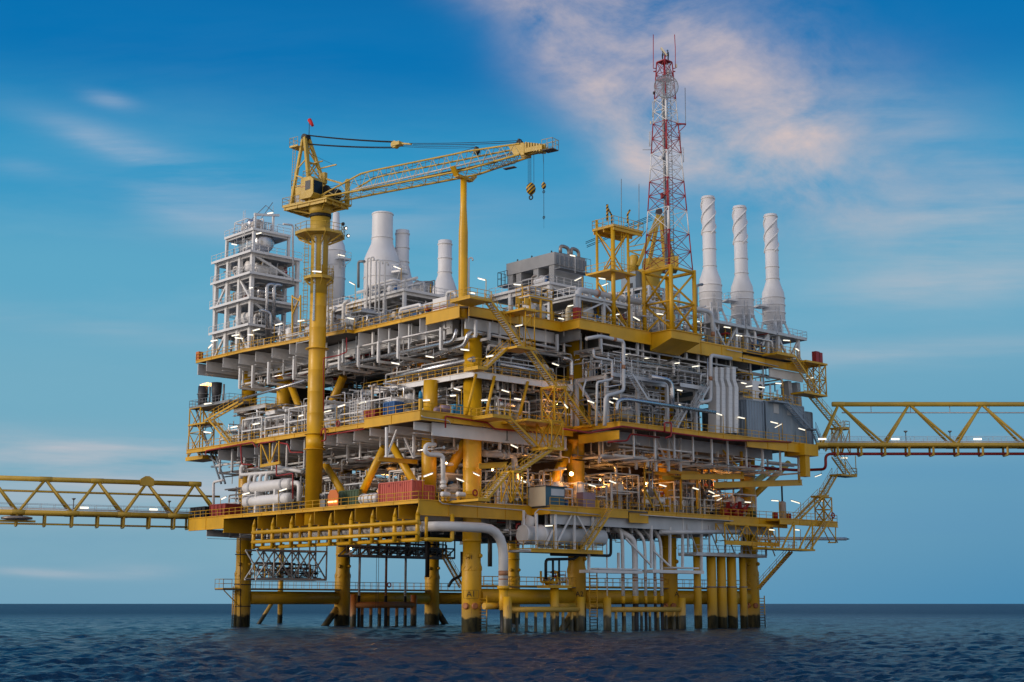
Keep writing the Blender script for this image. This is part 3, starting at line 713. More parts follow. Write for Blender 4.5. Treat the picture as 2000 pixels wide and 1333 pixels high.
for z, r, n in ((54.6, 3.55, 8), (48.3, 2.1, 8)):
    pts = [KC + Vector((math.cos(2 * math.pi * (i + .5) / n) * r, math.sin(2 * math.pi * (i + .5) / n) * r, z)) for i in range(n)]
    b = MB(); b.prism([(p.x, p.y) for p in pts], z - .26, z)
    for p in pts: b.beam(Vector((KC.x + (p.x - KC.x) * .35, KC.y + (p.y - KC.y) * .35, z - 1.4)), p - Vector((0, 0, .3)), .1, .2)
    f = b.obj('ring_platform', MUST, t); rail_mb(pts, 1.15, 1.3, .04, closed=True).obj('railing', MUST, f)
for sgn, z0, z1 in ((-1, 41.2, 54.5), (1, 41.2, 50)):
    p = KC + Vector((rx, ry, 0)) * 1.75 * sgn + Vector((-fx, -fy, 0)) * .5; b = ladder_mb((p.x, p.y, z0), (p.x, p.y, z1), .55, (rx, ry, 0), .045)
    z = z0 + 2.2
    while z < z1: b.ring((p.x - fx * .35, p.y - fy * .35, z), .42, .025, (0, 0, 1), 10, 4); z += 1.0
    b.obj('caged_ladder', MUST, t)
for sgn in (-.45, .5):
    p = KC + Vector((rx, ry, 0)) * sgn - Vector((fx, fy, 0)) * 1.18; b = MB(); b.box(p.x - .1, p.x + .1, p.y - .1, p.y + .1, 42 if sgn < 0 else 50, 54.3); b.obj('cable_duct', SLV, t)
b = MB(); q = KC + Vector((rx, ry, 0)) * 3.6 - Vector((fx, fy, 0)) * .8
for dz, dx in ((54.3, .25), (55.4, -.1), (56.0, -.5)): b.lathe((q.x + dx * rx, q.y + dx * ry, dz), [(.1, 0), (.26, .25), (.28, .4)], 10, (rx * .7 - fx * .6, ry * .7 - fy * .6, -.35))
f = b.obj('floodlight_bank', DRK, t)
b = MB()
for dz, dx in ((54.3, .25), (55.4, -.1)): b.lathe(Vector((q.x + dx * rx, q.y + dx * ry, dz)) + Vector((rx * .7 - fx * .6, ry * .7 - fy * .6, -.35)).normalized() * .41, [(.02, 0), (.15, .01), (.02, .05)], 10, (rx * .7 - fx * .6, ry * .7 - fy * .6, -.35))
b.obj('lens', SPOTW, f)
# slewing platform and houses
b = MB(); zz = 58.75
b.slab([K(-5.1, -2.7, zz), K(3.4, -2.7, zz), K(3.4, 2.5, zz), K(-5.1, 2.5, zz)], (0, 0, .22))
for s in (-2.2, -.9, .9, 2.2): b.beam(K(-4.9, s, zz - .2), K(3.2, s, zz - .2), .22, .4)
for bb in (-4.8, -2.4, 0, 2.8): b.beam(K(bb, -2.6, zz - .2), K(bb, 2.4, zz - .2), .2, .35)
for bb, s in ((-4, 2), (2.6, 2), (-4, -2), (2.6, -2)): b.beam(K(bb, s, zz - .3), K(bb * .3, s * .3, 57.7), .14, .2)
b.obj('machinery_platform', MUST, t)
rail_mb([K(-5.1, 2.5, zz + .2), K(-5.1, -2.7, zz + .2), K(3.4, -2.7, zz + .2)], 1.2, 1.2, .04).obj('railing', MUST, t)
rail_mb([K(-5.1, 2.5, zz + .2), K(-1.2, 2.5, zz + .2)], 1.2, 1.2, .04).obj('railing', MUST, t)
def kbox(b, b0, b1, s0, s1, z0, z1): b.slab([K(b0, s0, z0), K(b1, s0, z0), K(b1, s1, z0), K(b0, s1, z0)], (0, 0, z1 - z0)); return b
b = MB(); kbox(b, -4.3, -1.3, -1.2, 1.6, 59, 61.7); kbox(b, -4.0, -1.5, -1.0, 1.4, 61.7, 61.85); hs = b.obj('engine_house', MUST, t)
b = MB(); kbox(b, -3.6, -2.7, 1.6, 1.63, 59.3, 60.5); kbox(b, -2.4, -1.5, 1.6, 1.63, 59.1, 61.2); b.obj('house_panel', GRY, hs)
rail_mb([K(-4.3, 1.6, 61.8), K(-4.3, -1.2, 61.8), K(-1.3, -1.2, 61.8), K(-1.3, 1.6, 61.8)], 1.1, 1, .035, closed=True).obj('railing', MUST, t)
b = MB(); c0, c1, s0, s1 = -1.1, 1.3, 1.0, 3.0
prof = [(c0, 59.25), (c1 - .45, 59.25), (c1, 59.8), (c1 - .05, 61.9), (c1 - .5, 62.25), (c0, 62.25)]
n = len(prof); vs = [K(x, s0, z) for x, z in prof] + [K(x, s1, z) for x, z in prof]
b.add(vs, [tuple(range(n)), tuple(range(n, 2 * n))[::-1]] + [(i, n + i, n + (i + 1) % n, (i + 1) % n) for i in range(n)]); cb = b.obj('cabin', MUST, t)
b = MB(); b.slab([K(-.2, s1 + .01, 60.4), K(.75, s1 + .01, 60.5), K(.75, s1 + .01, 61.75), K(-.2, s1 + .01, 61.75)], KS * .03); b.obj('window', GLS, cb)
b = MB(); b.slab([K(c1 + .005, s0 + .15, 59.95), K(c1 + .005, s1 - .15, 59.95), K(c1 - .02, s1 - .15, 61.75), K(c1 - .02, s0 + .15, 61.75)], KB * .04); b.obj('window', GLS, cb)
b = MB(); kbox(b, -1.1, .9, s1, s1 + .012, 60.95, 61.03); b.obj('stripe', RED, cb)
rail_mb([K(-.9, 1.2, 62.25), K(-.9, 2.8, 62.25), K(.6, 2.8, 62.25), K(.6, 1.2, 62.25)], 1.1, .9, .035, closed=True).obj('railing', MUST, t)
b = MB(); b.tube(K(1.7, .8, 60.4), K(1.7, -1.4, 60.4), .75, n=18); b.tube(K(1.7, .9, 60.4), K(1.7, .82, 60.4), .95, n=18); b.tube(K(1.7, -1.4, 60.4), K(1.7, -1.5, 60.4), .95, n=18); b.obj('winch_drum', BLK, t)
b = MB(); b.lathe(K(3.0, -2.2, 59), [(.35, 0), (.35, 3.6), (.2, 3.75)], 14); b.obj('air_receiver', MUST, t)
# gantry
AP = (-3.25, 69.4); b = MB()
for s, a in ((2.2, .42), (-2.2, -.42)):
    b.beam(K(.1, s, 59), K(AP[0] + .2, a, AP[1]), .4, .46, KS); b.beam(K(-3.9, s * .9, 59), K(AP[0] - .2, a, AP[1] - .2), .34, .4, KS)
for tt in (.35, .62): b.beam(K(.1 + (AP[0] - .1) * tt, 2.2 + (.42 - 2.2) * tt, 59 + (AP[1] - 59) * tt), K(.1 + (AP[0] - .1) * tt, -2.2 + (2.2 - .42) * tt, 59 + (AP[1] - 59) * tt), .22)
for t0, t1 in ((.35, .62), (.62, .9)):
    f0 = lambda q, sg: K(.1 + (AP[0] - .1) * q, sg * (2.2 - 1.78 * q), 59 + (AP[1] - 59) * q)
    b.beam(f0(t0, 1), f0(t1, -1), .14); b.beam(f0(t0, -1), f0(t1, 1), .14)
for sg in (1, -1):
    b.beam(K(-1.0, sg * 1.6, 62.4), K(-3.7, sg * 1.5, 63.6), .2); b.beam(K(-2.1, sg * 1, 65.9), K(-3.6, sg * 1.2, 64.6), .16)
gn = b.obj('gantry_frame', MUST, t)
b = MB(); b.tube(K(AP[0], .5, AP[1] + .1), K(AP[0], -.5, AP[1] + .1), .5, n=16); b.obj('sheave', BLK, gn)
b = MB(); kbox(b, -5.2, -3.6, -.9, 1.3, 68.0, 68.12); b.obj('top_landing', MUST, gn)
rail_mb([K(-3.6, 1.3, 68.1), K(-5.2, 1.3, 68.1), K(-5.2, -.9, 68.1), K(-3.6, -.9, 68.1)], 1.3, .9, .035).obj('railing', MUST, gn)
b = ladder_mb(K(-4.6, 1.0, 61.8), K(-4.6, .9, 68), .5, KB, .04); b.obj('ladder', MUST, gn)
for (pa, pb, sz) in (((602, 322), (630, 315), .16), ((624, 330), (657, 322), .16), ((634, 349), (668, 359), .26)):
    a0, a1 = KU(*pa, -.6), KU(*pb, -.6); b = MB(); b.beam(K(a0[0], -.6, a0[1]), K(a1[0], -.6, a1[1]), sz); b.obj('davit_arm', MUST, gn)
a0 = KU(633, 350, -.6); b = MB(); kbox(b, a0[0] - .3, a0[0] + .35, -.9, -.3, a0[1] - .7, a0[1] + .9); b.obj('davit_head', MUST, gn)
# boom
def boom_at(b_):
    """half width, lower z, upper z along the boom"""
    L = 38.6; lo = 59.5 - .5 * min(1, b_ / 25)
    if b_ < 9: q = (b_ - 1.6) / 7.4; return 1.55 - .25 * q, lo, lo + .3 + 2.15 * q
    if b_ > 27: q = (b_ - 27) / (L - 27); return 1.3 - .65 * q, lo + .95 * q, lo + 2.45 - .55 * q
    return 1.3, lo, lo + 2.45
tipb = KU(1030, 280)[0]; sc = (tipb - 1.6) / 34.0
def boomP(b_, s, u):
    q = 1.6 + (b_ - 1.6) / sc; h, lo, hi = boom_at(q); return K(b_, s * h, hi if u else lo)
st = [1.6 + sc * v for v in (0, 2.3, 4.6, 7.0, 9.3, 11.6, 13.9, 16.2, 18.5, 20.8, 23.1, 25.4, 27.6, 29.6, 31.6, 33.4)]
b = MB()
for a, c in zip(st, st[1:]):
    for s in (-1, 1):
        b.tube(boomP(a, s, 0), boomP(c, s, 0), .15, n=7, cap=False); b.tube(boomP(a, s, 1), boomP(c, s, 1), .13, n=7, cap=False)
bm = b.obj('boom', MUST, t)
b = MB()
for i, (a, c) in enumerate(zip(st, st[1:])):
    m_ = (a + c) / 2
    for s in (-1, 1):
        b.tube(boomP(a, s, 0), boomP(m_, s, 1), .045, n=5, cap=False); b.tube(boomP(m_, s, 1), boomP(c, s, 0), .045, n=5, cap=False)
    for u in (0, 1):
        b.tube(boomP(a, -1, u), boomP(c, 1, u), .038, n=5, cap=False); b.tube(boomP(c, -1, u), boomP(c, 1, u), .038, n=5, cap=False)
        if u == 0: b.tube(boomP(a, 1, u), boomP(c, -1, u), .038, n=5, cap=False)
b.obj('boom_lacing', paint('pale_boom_paint', (.6, .5, .24), .5, 0, .15, .2), bm)
b = MB(); w0 = .75
b.beam(boomP(st[3], .9, 0) - Vector((0, 0, .05)), boomP(st[-3], .9, 0) - Vector((0, 0, .05)), .7, .06)
b.obj('boom_walkway', GRT, bm)
b = MB()
b.tube(boomP(st[2], .2, 1) - Vector((0, 0, 1.0)), boomP(st[-2], .2, 1) - Vector((0, 0, .9)), .13, n=6); b.obj('boom_pipe', LGR, bm)
b = MB()
for px in (960, 972, 984, 996):
    q = KU(px, 300)[0]; p = boomP(q, 0, 0)
    for kx in range(3): b.ring(p + Vector((0, 0, .2)) + KB * kx * .25, .75, .035, KB, 14, 5)
b.obj('boom_hose_coil', GRY, bm)
b = MB(); tp = 1.6 + sc * 33.4; h, lo, hi = boom_at(35)
b.slab([boomP(tp - .8, .95, 0), boomP(tp + .6, .95, 0) + Vector((0, 0, -.2)), boomP(tp + .6, .95, 1) + Vector((0, 0, .1)), boomP(tp - 1.8, 1.0, 1)], KS * -.12)
b.slab([boomP(tp - .8, -.95, 0), boomP(tp + .6, -.95, 0) + Vector((0, 0, -.2)), boomP(tp + .6, -.95, 1) + Vector((0, 0, .1)), boomP(tp - 1.8, -1.0, 1)], KS * -.12)
p = boomP(tp, 0, 1); zt = p.z
kbox(b, tp - .4, tp + .7, -.75, .75, zt - 1.0, zt - .1)
for i in range(6): kbox(b, tp + .7 + i * .42, tp + .92 + i * .42, -.7, .7, zt - 1.15 - i * .07, zt + .1 - i * .12)
kbox(b, tp + .7, tp + 3.4, -.15, .15, zt - 1.4, zt - .5); kbox(b, tp + .4, tp + 3.3, -.72, -.66, zt - 1.3, zt - .7); kbox(b, tp + .4, tp + 3.3, .66, .72, zt - 1.3, zt - .7)
b.obj('boom_head', MUST, bm)
b = MB(); kbox(b, tp + 3.3, tp + 4.9, -.7, .7, zt - 1.5, zt - 1.38); kbox(b, tp - 2.6, tp - .9, .2, .9, zt - 2.9, zt - 2.8); b.obj('tip_landing', GRT, bm)
rail_mb([K(tp + 3.3, .7, zt - 1.4), K(tp + 4.9, .7, zt - 1.4), K(tp + 4.9, -.7, zt - 1.4), K(tp + 3.3, -.7, zt - 1.4)], 1.3, .8, .035, False).obj('railing', MUST, bm)
b = MB()
for bb, dz in ((tp - .6, .35), (KU(931, 287)[0], .3)):
    z = boomP(bb, 0, 1).z + dz; b.tube(K(bb, .25, z), K(bb, -.25, z), .42, n=14); kbox(b, bb - .12, bb + .12, -.3, .3, z - .5, z + .55)
b.obj('boom_sheave', BLK, bm)
# pendants and hoist ropes
bb, bz = KU(777, 282); b = MB()
b.tube(K(bb - .45, .4, bz), K(bb - .45, -.4, bz), .5, n=12); kbox(b, bb - .7, bb + .6, -.5, .5, bz - .25, bz + .25); b.beam(K(bb + .4, 0, bz), K(bb + 2.4, 0, bz - .45), .3, .2)
b.obj('spreader_block', MUST, t)
def rope(b, p, q, r=.035, sag=0.0):
    n = 8 if sag else 1; p, q = Vector(p), Vector(q)
    for i in range(n):
        f0 = lambda u: p + (q - p) * u - Vector((0, 0, sag * 4 * u * (1 - u)))
        b.tube(f0(i / n), f0((i + 1) / n), r, n=5, cap=False)
b = MB()
for s in (-.35, -.1, .15, .4):
    rope(b, K(AP[0], s, AP[1] + .5), K(bb - .5, s, bz + .4), .035, .15); rope(b, K(AP[0] + .3, s, AP[1] - .9), K(bb - .5, s, bz - .4), .03, .15)
for s in (-.4, .4): rope(b, K(bb + 2.4, s, bz - .45), K(tp - .6, s, boomP(tp - .6, 0, 1).z + .6), .045, .12); rope(b, K(bb, s, bz - .2), K(KU(931, 287)[0], s, boomP(20, 0, 1).z + .8), .03, .2)
rope(b, K(1.7, .3, 61.2), K(KU(931, 287)[0], .1, boomP(20, 0, 1).z + .7), .03, .3); rope(b, K(AP[0], 0, AP[1] - 2), K(KU(650, 322)[0], -.6, KU(650, 322)[1]), .025)
b.obj('pendant_rope', BLK, t)
hb, hz = KU(1037, 369); b = MB(); z_top = zt - 1.2
for o_, s in ((-.28, .2), (.0, 0), (.0, .25), (.32, -.2)): b.tube(K(hb + o_, s, hz + .7), K(hb + o_, s, z_top), .028, n=5, cap=False)
wb, wz = KU(1062, 363); b.tube(K(wb, 0, wz), K(wb, 0, zt - 1.2), .025, n=5, cap=False); b.tube(K(wb - .18, 0, zt - 1.2), K(wb, 0, zt - 3.2), .02, n=4, cap=False)
b.tube(K(wb, 0, wz), K(wb, 0, KU(1062, 430)[1]), .03, n=5); b.tube(K(wb, 0, KU(1062, 430)[1]), K(wb, 0, KU(1062, 447)[1]), .015, n=4)
b.obj('hoist_rope', BLK, t)
STRIPE_M, nt2, bb2 = nt_new('black_yellow_stripes'); g = nt2.nodes.new('ShaderNodeNewGeometry'); mp = nt2.nodes.new('ShaderNodeMapping'); mp.inputs['Rotation'].default_value = (R(30), R(35), 0)
wv = nt2.nodes.new('ShaderNodeTexWave'); wv.inputs['Scale'].default_value = .85; wv.bands_direction = 'Z'
nt2.links.new(g.outputs['Position'], mp.inputs[0]); nt2.links.new(mp.outputs[0], wv.inputs[0])
st2 = ramp(nt2, wv.outputs['Fac'], .48, .52); nt2.links.new(mix_rgb(nt2, st2, (.6, .33, .01), (.02, .02, .02)), bb2.inputs['Base Color'])
b = MB(); b.lathe(K(hb, 0, hz - .75), [(.25, 0), (.55, .35), (.62, .8), (.5, 1.2), (.2, 1.5)], 14); hk = b.obj('hook_block', STRIPE_M, t)
b = MB(); b.ring(K(hb, 0, hz - 1.15), .26, .09, KS, 14, 6); b.obj('hook', BLK, hk)
b = MB(); b.lathe(K(wb, 0, wz - .45), [(.1, 0), (.3, .25), (.3, .6), (.1, .9)], 12); hk2 = b.obj('hook_block', STRIPE_M, t)
b = MB(); b.ring(K(wb, 0, wz - .8), .16, .05, KS, 12, 5); b.ring(K(wb, 0, KU(1062, 425)[1]), .15, .05, KS, 12, 5); b.obj('hook', BLK, hk2)
# windsock on the gantry
b = MB(); b.tube(K(AP[0] + .6, 0, AP[1] + .4), K(AP[0] + .6, 0, AP[1] + 2.9), .05, n=6); ws = thing('windsock', 'small red windsock on a thin pole at the top of the crane gantry', 'windsock', K(AP[0] + .6, 0, AP[1] + .4)); b.obj('pole', DRK, ws)
b = MB(); p0 = K(AP[0] + .6, 0, AP[1] + 2.7); b.lathe(p0, [(.3, 0), (.27, .6), (.2, 1.25)], 12, Vector(KB) * .55 + Vector((0, 0, -.85))); b.obj('sock', paint('windsock_red', (.6, .02, .02), .7, 0, .1, 0), ws)

# boom rest post
t = thing('boom_rest', 'tall slim yellow post with a forked top carrying the crane boom', 'boom rest', (RST.x, RST.y, ZT - 1.4))
zr = 58.4
b = MB(); b.lathe(RST, [(.66, ZT - 1.4), (.66, ZT + .6), (.6, ZT + .7), (.6, 51), (.42, 54.5), (.42, zr)], 28); b.obj('post', YELLEG, t)
b = MB(); b.beam(Vector((RST.x, RST.y, zr)) - KS * 1.6, Vector((RST.x, RST.y, zr)) + KS * 1.6, .7, .35)
b.beam(Vector((RST.x, RST.y, zr)) + KS * 1.5, Vector((RST.x, RST.y, zr + 1.0)) + KS * 2.4, .7, .3); b.beam(Vector((RST.x, RST.y, zr)) - KS * 1.5, Vector((RST.x, RST.y, zr + .8)) - KS * 2.4, .7, .3); b.obj('fork', YELLEG, t)
b = MB(); p = RST + Vector((rx, ry, 0)) * .75 - Vector((fx, fy, 0)) * .2; b.pipe([(p.x, p.y, ZT - 2), (p.x, p.y, 47.6), (p.x + rx * .5, p.y + ry * .5, 47.6), (p.x + rx * .5, p.y + ry * .5, 47.2)], .11, 8); b.obj('vent_pipe', LGR, t)

# ---------------------------------------------------------------- exhaust stacks
def stack(name, label, x, y, z0, prof, px_rings=(), extra=None, strakes=None, group='white exhaust stacks'):
    t = thing(name, label, 'exhaust stack', (x, y, z0), group)
    b = MB(); b.lathe((x, y, 0), prof, 36); sh = b.obj('shell', STK, t)
    for z, r in px_rings:
        b = MB(); b.lathe((x, y, z), [(r - .05, -.09), (r + .1, -.07), (r + .1, .07), (r - .05, .09)], 36); b.obj('flange', STK, t)
    ztop = prof[-1][1]; b = MB(); b.lathe((x, y, ztop), [(prof[-1][0] - .08, -.3), (prof[-1][0] - .08, .004)], 24); b.obj('stack_mouth', DRK, t)
    if strakes:
        z_a, z_b, r = strakes
        for k in range(3):
            b = MB(); pts = []
            for i in range(25):
                u_ = i / 24; a = 2 * math.pi * (k / 3 + u_ * .8); pts.append((x + math.cos(a) * (r + .07), y + math.sin(a) * (r + .07), z_a + (z_b - z_a) * u_))
            b.pipe(pts, .13, 6, .01); b.obj('helical_strake', STK, t)
    return t
def mini_platform(t, x, y, z, ang, r0, w, d, mat=WHT):
    dv = Vector((math.cos(ang), math.sin(ang), 0)); sv = Vector((-dv.y, dv.x, 0)); c = Vector((x, y, z))
    q = [c + dv * r0 - sv * w / 2, c + dv * (r0 + d) - sv * w / 2, c + dv * (r0 + d) + sv * w / 2, c + dv * r0 + sv * w / 2]
    b = MB(); b.slab(q, (0, 0, .12)); b.beam(q[1], c + dv * r0 - Vector((0, 0, 1.4)), .08); b.beam(q[2], c + dv * r0 - Vector((0, 0, 1.4)), .08)
    f = b.obj('service_platform', mat, t); rail_mb([p + Vector((0, 0, .12)) for p in q], 1.1, .9, .03).obj('railing', mat, f)
def sz(px, py, x, y):
    """height seen at photo row py above the point x, y"""
    d = ray(px, py); k = ((x - CAM[0]) * fx + (y - CAM[1]) * fy) / (d[0] * fx + d[1] * fy); return CAM[2] + k * d[2]
VC = R(-132.5)
x_, y_ = 12.0, U(745, 560, x=12).y; m_ = mpp((x_, y_, 50)); Z = lambda py: sz(745, py, x_, y_)
t = stack('exhaust_stack', 'widest white exhaust stack with bottle shaped shoulder behind the thin vent pipes', x_, y_, ZT, [(33 * m_, ZT), (35 * m_, Z(600)), (35 * m_, Z(512)), (34 * m_, Z(506)), (30 * m_, Z(496)), (22 * m_, Z(478)), (20.8 * m_, Z(470)), (20.5 * m_, Z(420)), (20.5 * m_, Z(417.5))], [(Z(467), 20.6 * m_), (Z(420), 20.5 * m_), (Z(516), 35 * m_), (Z(545), 35 * m_), (Z(575), 35 * m_)])
mini_platform(t, x_, y_, Z(540), VC + R(58), 35 * m_, 2.4, 1.6)
for px, top, xx, lab, rbody in ((784.5, 451, 15, 'slim white exhaust stack just behind the widest one', 24.5), (868.5, 471, 15, 'slim white exhaust stack standing alone beside the boom rest post', 25)):
    y_ = U(px, 560, x=xx).y; m_ = mpp((xx, y_, 50)); Z = lambda py: sz(px, py, xx, y_); o_ = top - 451
    stack('exhaust_stack', lab, xx, y_, ZT, [(rbody * m_, ZT), (rbody * m_, Z(566 + o_ * .3)), (24 * m_, Z(560 + o_ * .3)), (19 * m_, Z(540 + o_ * .6)), (13.8 * m_, Z(519 + o_)), (13.5 * m_, Z(514 + o_)), (13.5 * m_, Z(top))], [(Z(top + 7), 13.5 * m_), (Z(top + 35), 13.5 * m_), (Z(top + 62), 13.5 * m_), (Z(574 + o_ * .3), rbody * m_)])
xx = 10; y_ = U(653.5, 560, x=xx).y; m_ = mpp((xx, y_, 50)); Z = lambda py: sz(653, py, xx, y_)
t = stack('exhaust_stack', 'white exhaust stack half hidden behind the crane pedestal', xx, y_, ZT, [(20 * m_, ZT), (20 * m_, Z(492)), (18 * m_, Z(480)), (8 * m_, Z(458)), (6.5 * m_, Z(416))], [(Z(492), 20 * m_), (Z(520), 20 * m_), (Z(545), 20 * m_)])
mini_platform(t, xx, y_, Z(513), VC + R(40), 20 * m_, 2.2, 1.3)
for i, (px, top, yb) in enumerate(((1390, 385, 668), (1452.5, 404, 684), (1514, 420, 697))):
    y_ = -2.6; p = U(px, yb, y=y_); x_ = p.x; m_ = mpp((x_, y_, 55)); Z = lambda py: sz(px, py, x_, y_); o_ = top - 385; b0 = {0: 607, 1: 620, 2: 632}[i]; sh = {0: 541, 1: 555, 2: 566}[i]
    rb = 22 * m_
    t = stack('exhaust_stack', ['tall white exhaust stack with spiral strakes nearest the red and white mast', 'middle one of the three white stacks with spiral strakes', 'white exhaust stack with spiral strakes at the bridge end of the mast face'][i], x_, y_, ZT,
        [(13.5 * m_, ZT + .6), (13.5 * m_, Z(b0 + 2)), (rb, Z(b0)), (rb, Z(sh + 16)), (21 * m_, Z(sh + 6)), (17 * m_, Z(sh - 4)), (13 * m_, Z(sh - 17)), (12.8 * m_, Z(top))],
        [(Z(top + 4), 12.8 * m_), (Z(top + 70), 12.8 * m_), (Z(top + 103), 12.8 * m_), (Z(sh - 20), 12.8 * m_), (Z(sh + 18), rb), (Z(sh + 32), rb), (Z(sh + 47), rb), (Z(b0 - 2), rb)], None, (Z(top + 74), Z(top + 8), 12.8 * m_))
    zp = Z({0: 637, 1: 649, 2: 661}[i]); rp = 3.2
    b = MB(); b.box(x_ - rp, x_ + rp + 1.0, y_ - rp, y_ + rp, zp - .3, zp); fr = b.obj('base_platform', LGR, t)
    rail_mb([(x_ - rp, y_ - rp, zp), (x_ + rp + 1, y_ - rp, zp), (x_ + rp + 1, y_ + rp, zp)], 1.1, 1.2, .035).obj('railing', LGR, fr)
    b = MB()
    for dx in (-2.6, 2.6):
        for dy in (-2.6, 2.6): b.beam((x_ + dx, y_ + dy, ZT), (x_ + dx, y_ + dy, zp - .3), .45)
    for sg in (1, -1): b.beam((x_ - 2.6, y_ - 2.6 * sg, zp - .5), (x_, y_ - 2.6 * sg, ZT + .3), .3); b.beam((x_ + 2.6, y_ - 2.6 * sg, zp - .5), (x_ + .2, y_ - 2.6 * sg, ZT + .3), .3)
    for a in (-1, 1):
        for c in (-1, 1): b.beam((x_ + a * 1.9, y_ + c * 1.9, zp), (x_ + a * 1.2, y_ + c * 1.2, Z(b0)), .28)
    for a in (-140, -105): d = Vector((math.cos(R(a)), math.sin(R(a)), 0)); b.beam(Vector((x_, y_, zp)) + d * (rb * .98), Vector((x_, y_, Z(b0 - 12))) + d * rb * .98, .3)
    b.obj('support_frame', LGR, t)
    if i: mini_platform(t, x_, y_, Z(sh + 38), VC - R(62), rb, 2.2, 1.6)
    b = ladder_mb((x_ - fx * rb * 1.05 + rx * .3, y_ - fy * rb * 1.05 + ry * .3, zp), (x_ - fx * rb * 1.05 + rx * .3, y_ - fy * rb * 1.05 + ry * .3, Z(sh + 36)), .5, (rx, ry, 0), .035); b.obj('ladder', LGR, t)

# ---------------------------------------------------------------- radio mast on its yellow frame
MX0, MX1, MY0, MY1 = 28.1, 33.1, -10.0, -4.9; zf = 50.1
t = thing('mast_frame', 'heavy yellow tubular frame on a box bracket carrying the radio mast', 'frame', (30.6, -7.4, ZT - 2.2))
b = MB(); b.box(27.5, 33.6, -10.4, -6.4, ZT - 1.25, ZT - .1); b.slab([(27.5, -10.4, ZT - 1.25), (27.5, -6.4, ZT - 1.25), (27.5, -6.4, ZT - 2.6)], (6.1, 0, 0)); b.obj('box_bracket', YEL, t)
b = MB()
for x in (27.44, 33.62): b.beam((x, -10.45, ZT - .08), (x, -6.5, ZT - .08), .3, .1)
b.beam((27.4, -10.48, ZT - .08), (33.7, -10.48, ZT - .08), .3, .1); b.obj('bracket_flange', YEL, t)
cs = [(MX0, MY0), (MX1, MY0), (MX1, MY1), (MX0, MY1)]
for x, y in cs: b = MB(); b.tube((x, y, ZT - .1), (x, y, zf + .2), .31, n=14); b.obj('frame_leg', YEL, t)
b = MB(); zm = (ZT + zf) / 2 - .3
for i in range(4):
    (x0, y0), (x1, y1) = cs[i], cs[(i + 1) % 4]
    b.tube((x0, y0, zf - .1), (x1, y1, zf - .1), .24, n=10); b.tube((x0, y0, zm), (x1, y1, zm), .16, n=10)
    b.tube((x0, y0, zm), (x1, y1, zf - .3), .16, n=10); b.tube((x1, y1, ZT + .2), (x0, y0, zm), .16, n=10)
b.obj('frame_bracing', YEL, t)
rail_mb([(MX0, MY1, zf + .2), (MX0, MY0, zf + .2)], 1.1, 1.2, .035).obj('railing', YEL, t)
t = thing('radio_mast', 'tall red and white lattice radio mast with dish, antennas and whips', 'mast', (30.6, -7.4, zf))
mz = lambda py: sz(1300, py, 30.6, -7.4)
hb_, ht_ = 2.45, .8; ZMAST = mz(122)
def mcorner(z):
    q = (z - zf) / (ZMAST - zf); h = hb_ + (ht_ - hb_) * q; return [(30.6 - h, -7.4 - h, z), (30.6 + h, -7.4 - h, z), (30.6 + h, -7.4 + h, z), (30.6 - h, -7.4 + h, z)]
for a, c, m_, n in ((528, 458, MRD, 2), (458, 413, WHT, 1), (413, 355, MRD, 2), (355, 301, WHT, 2), (301, 242, MRD, 2), (242, 195, WHT, 2), (195, 122, MRD, 3)):
    b = MB(); lattice(b, mcorner(max(zf, mz(a))), mcorner(mz(c)), n, .045, .085); b.obj('mast_section', m_, t)
b = MB(); b.box(30.4, 30.7, -7.2, -6.9, zf, mz(160)); ladder_mb((30.9, -7.9, zf), (30.9, -7.9, ZMAST), .5, (rx, ry, 0), .05, b); b.obj('cable_ladder', GRY, t)
for a, c, m_ in ((528, 458, MRD), (413, 355, MRD), (301, 242, MRD), (355, 301, WHT), (242, 195, WHT), (458, 413, WHT)):
    b = MB(); b.tube((30.2, -7.8, mz(a)), (30.2, -7.8, mz(c)), .11, n=8); b.obj('waveguide_duct', m_, t)
b = MB(); q = mcorner(mz(158)); b.slab(q, (0, 0, .1)); q = mcorner(ZMAST); b.slab(q, (0, 0, .12)); b.obj('mast_platform', MRD, t)
b = MB(); dpos = Vector((30.6, -7.4, mz(178))) - Vector((fx, fy, 0)) * 1.35
b.lathe(dpos, [(.1, 0), (.9, .12), (1.72, .42), (1.76, .42), (1.76, .5), (.9, .2), (.1, .08)], 28, (-fx, -fy, .02)); dd = b.obj('dish', DISH, t)
b = MB(); b.ring(dpos - Vector((fx, fy, 0)) * .45, 1.74, .06, (-fx, -fy, 0), 28, 6)
for a in range(3):
    an = 2 * math.pi * a / 3 + .5; e = S_ * math.cos(an) * 1.7 + Vector((0, 0, math.sin(an) * 1.7)); b.tube(dpos - Vector((fx, fy, 0)) * .45 + e, dpos - Vector((fx, fy, 0)) * 1.1, .03, n=5)
b.obj('dish_rim', GRY, dd)
def mpt(px, py): 
    d = Vector(ray(px, py)); k = ((30.6 - CAM[0]) * fx + (-7.4 - CAM[1]) * fy) / (d.x * fx + d.y * fy); return Vector(CAM) + d * k
for pts, m_, r in (([(1282, 134), (1276, 134), (1276, 96), (1276, 68)], MRD, .06), ([(1314, 134), (1319, 134), (1319, 96), (1317.5, 68)], MRD, .06), ([(1282, 140), (1276, 140)], MRD, .09), ([(1314, 140), (1319, 140)], MRD, .09), ([(1319, 247), (1339, 242), (1338, 172)], GRY, .05), ([(1320, 242), (1340, 243)], MRD, .13), ([(1324, 260), (1339, 245)], MRD, .06), ([(1276, 293), (1255, 293)], GRY, .04)):
    b = MB(); b.pipe([mpt(*p) for p in pts], r, 6, .05); b.obj('whip_antenna', m_, t)
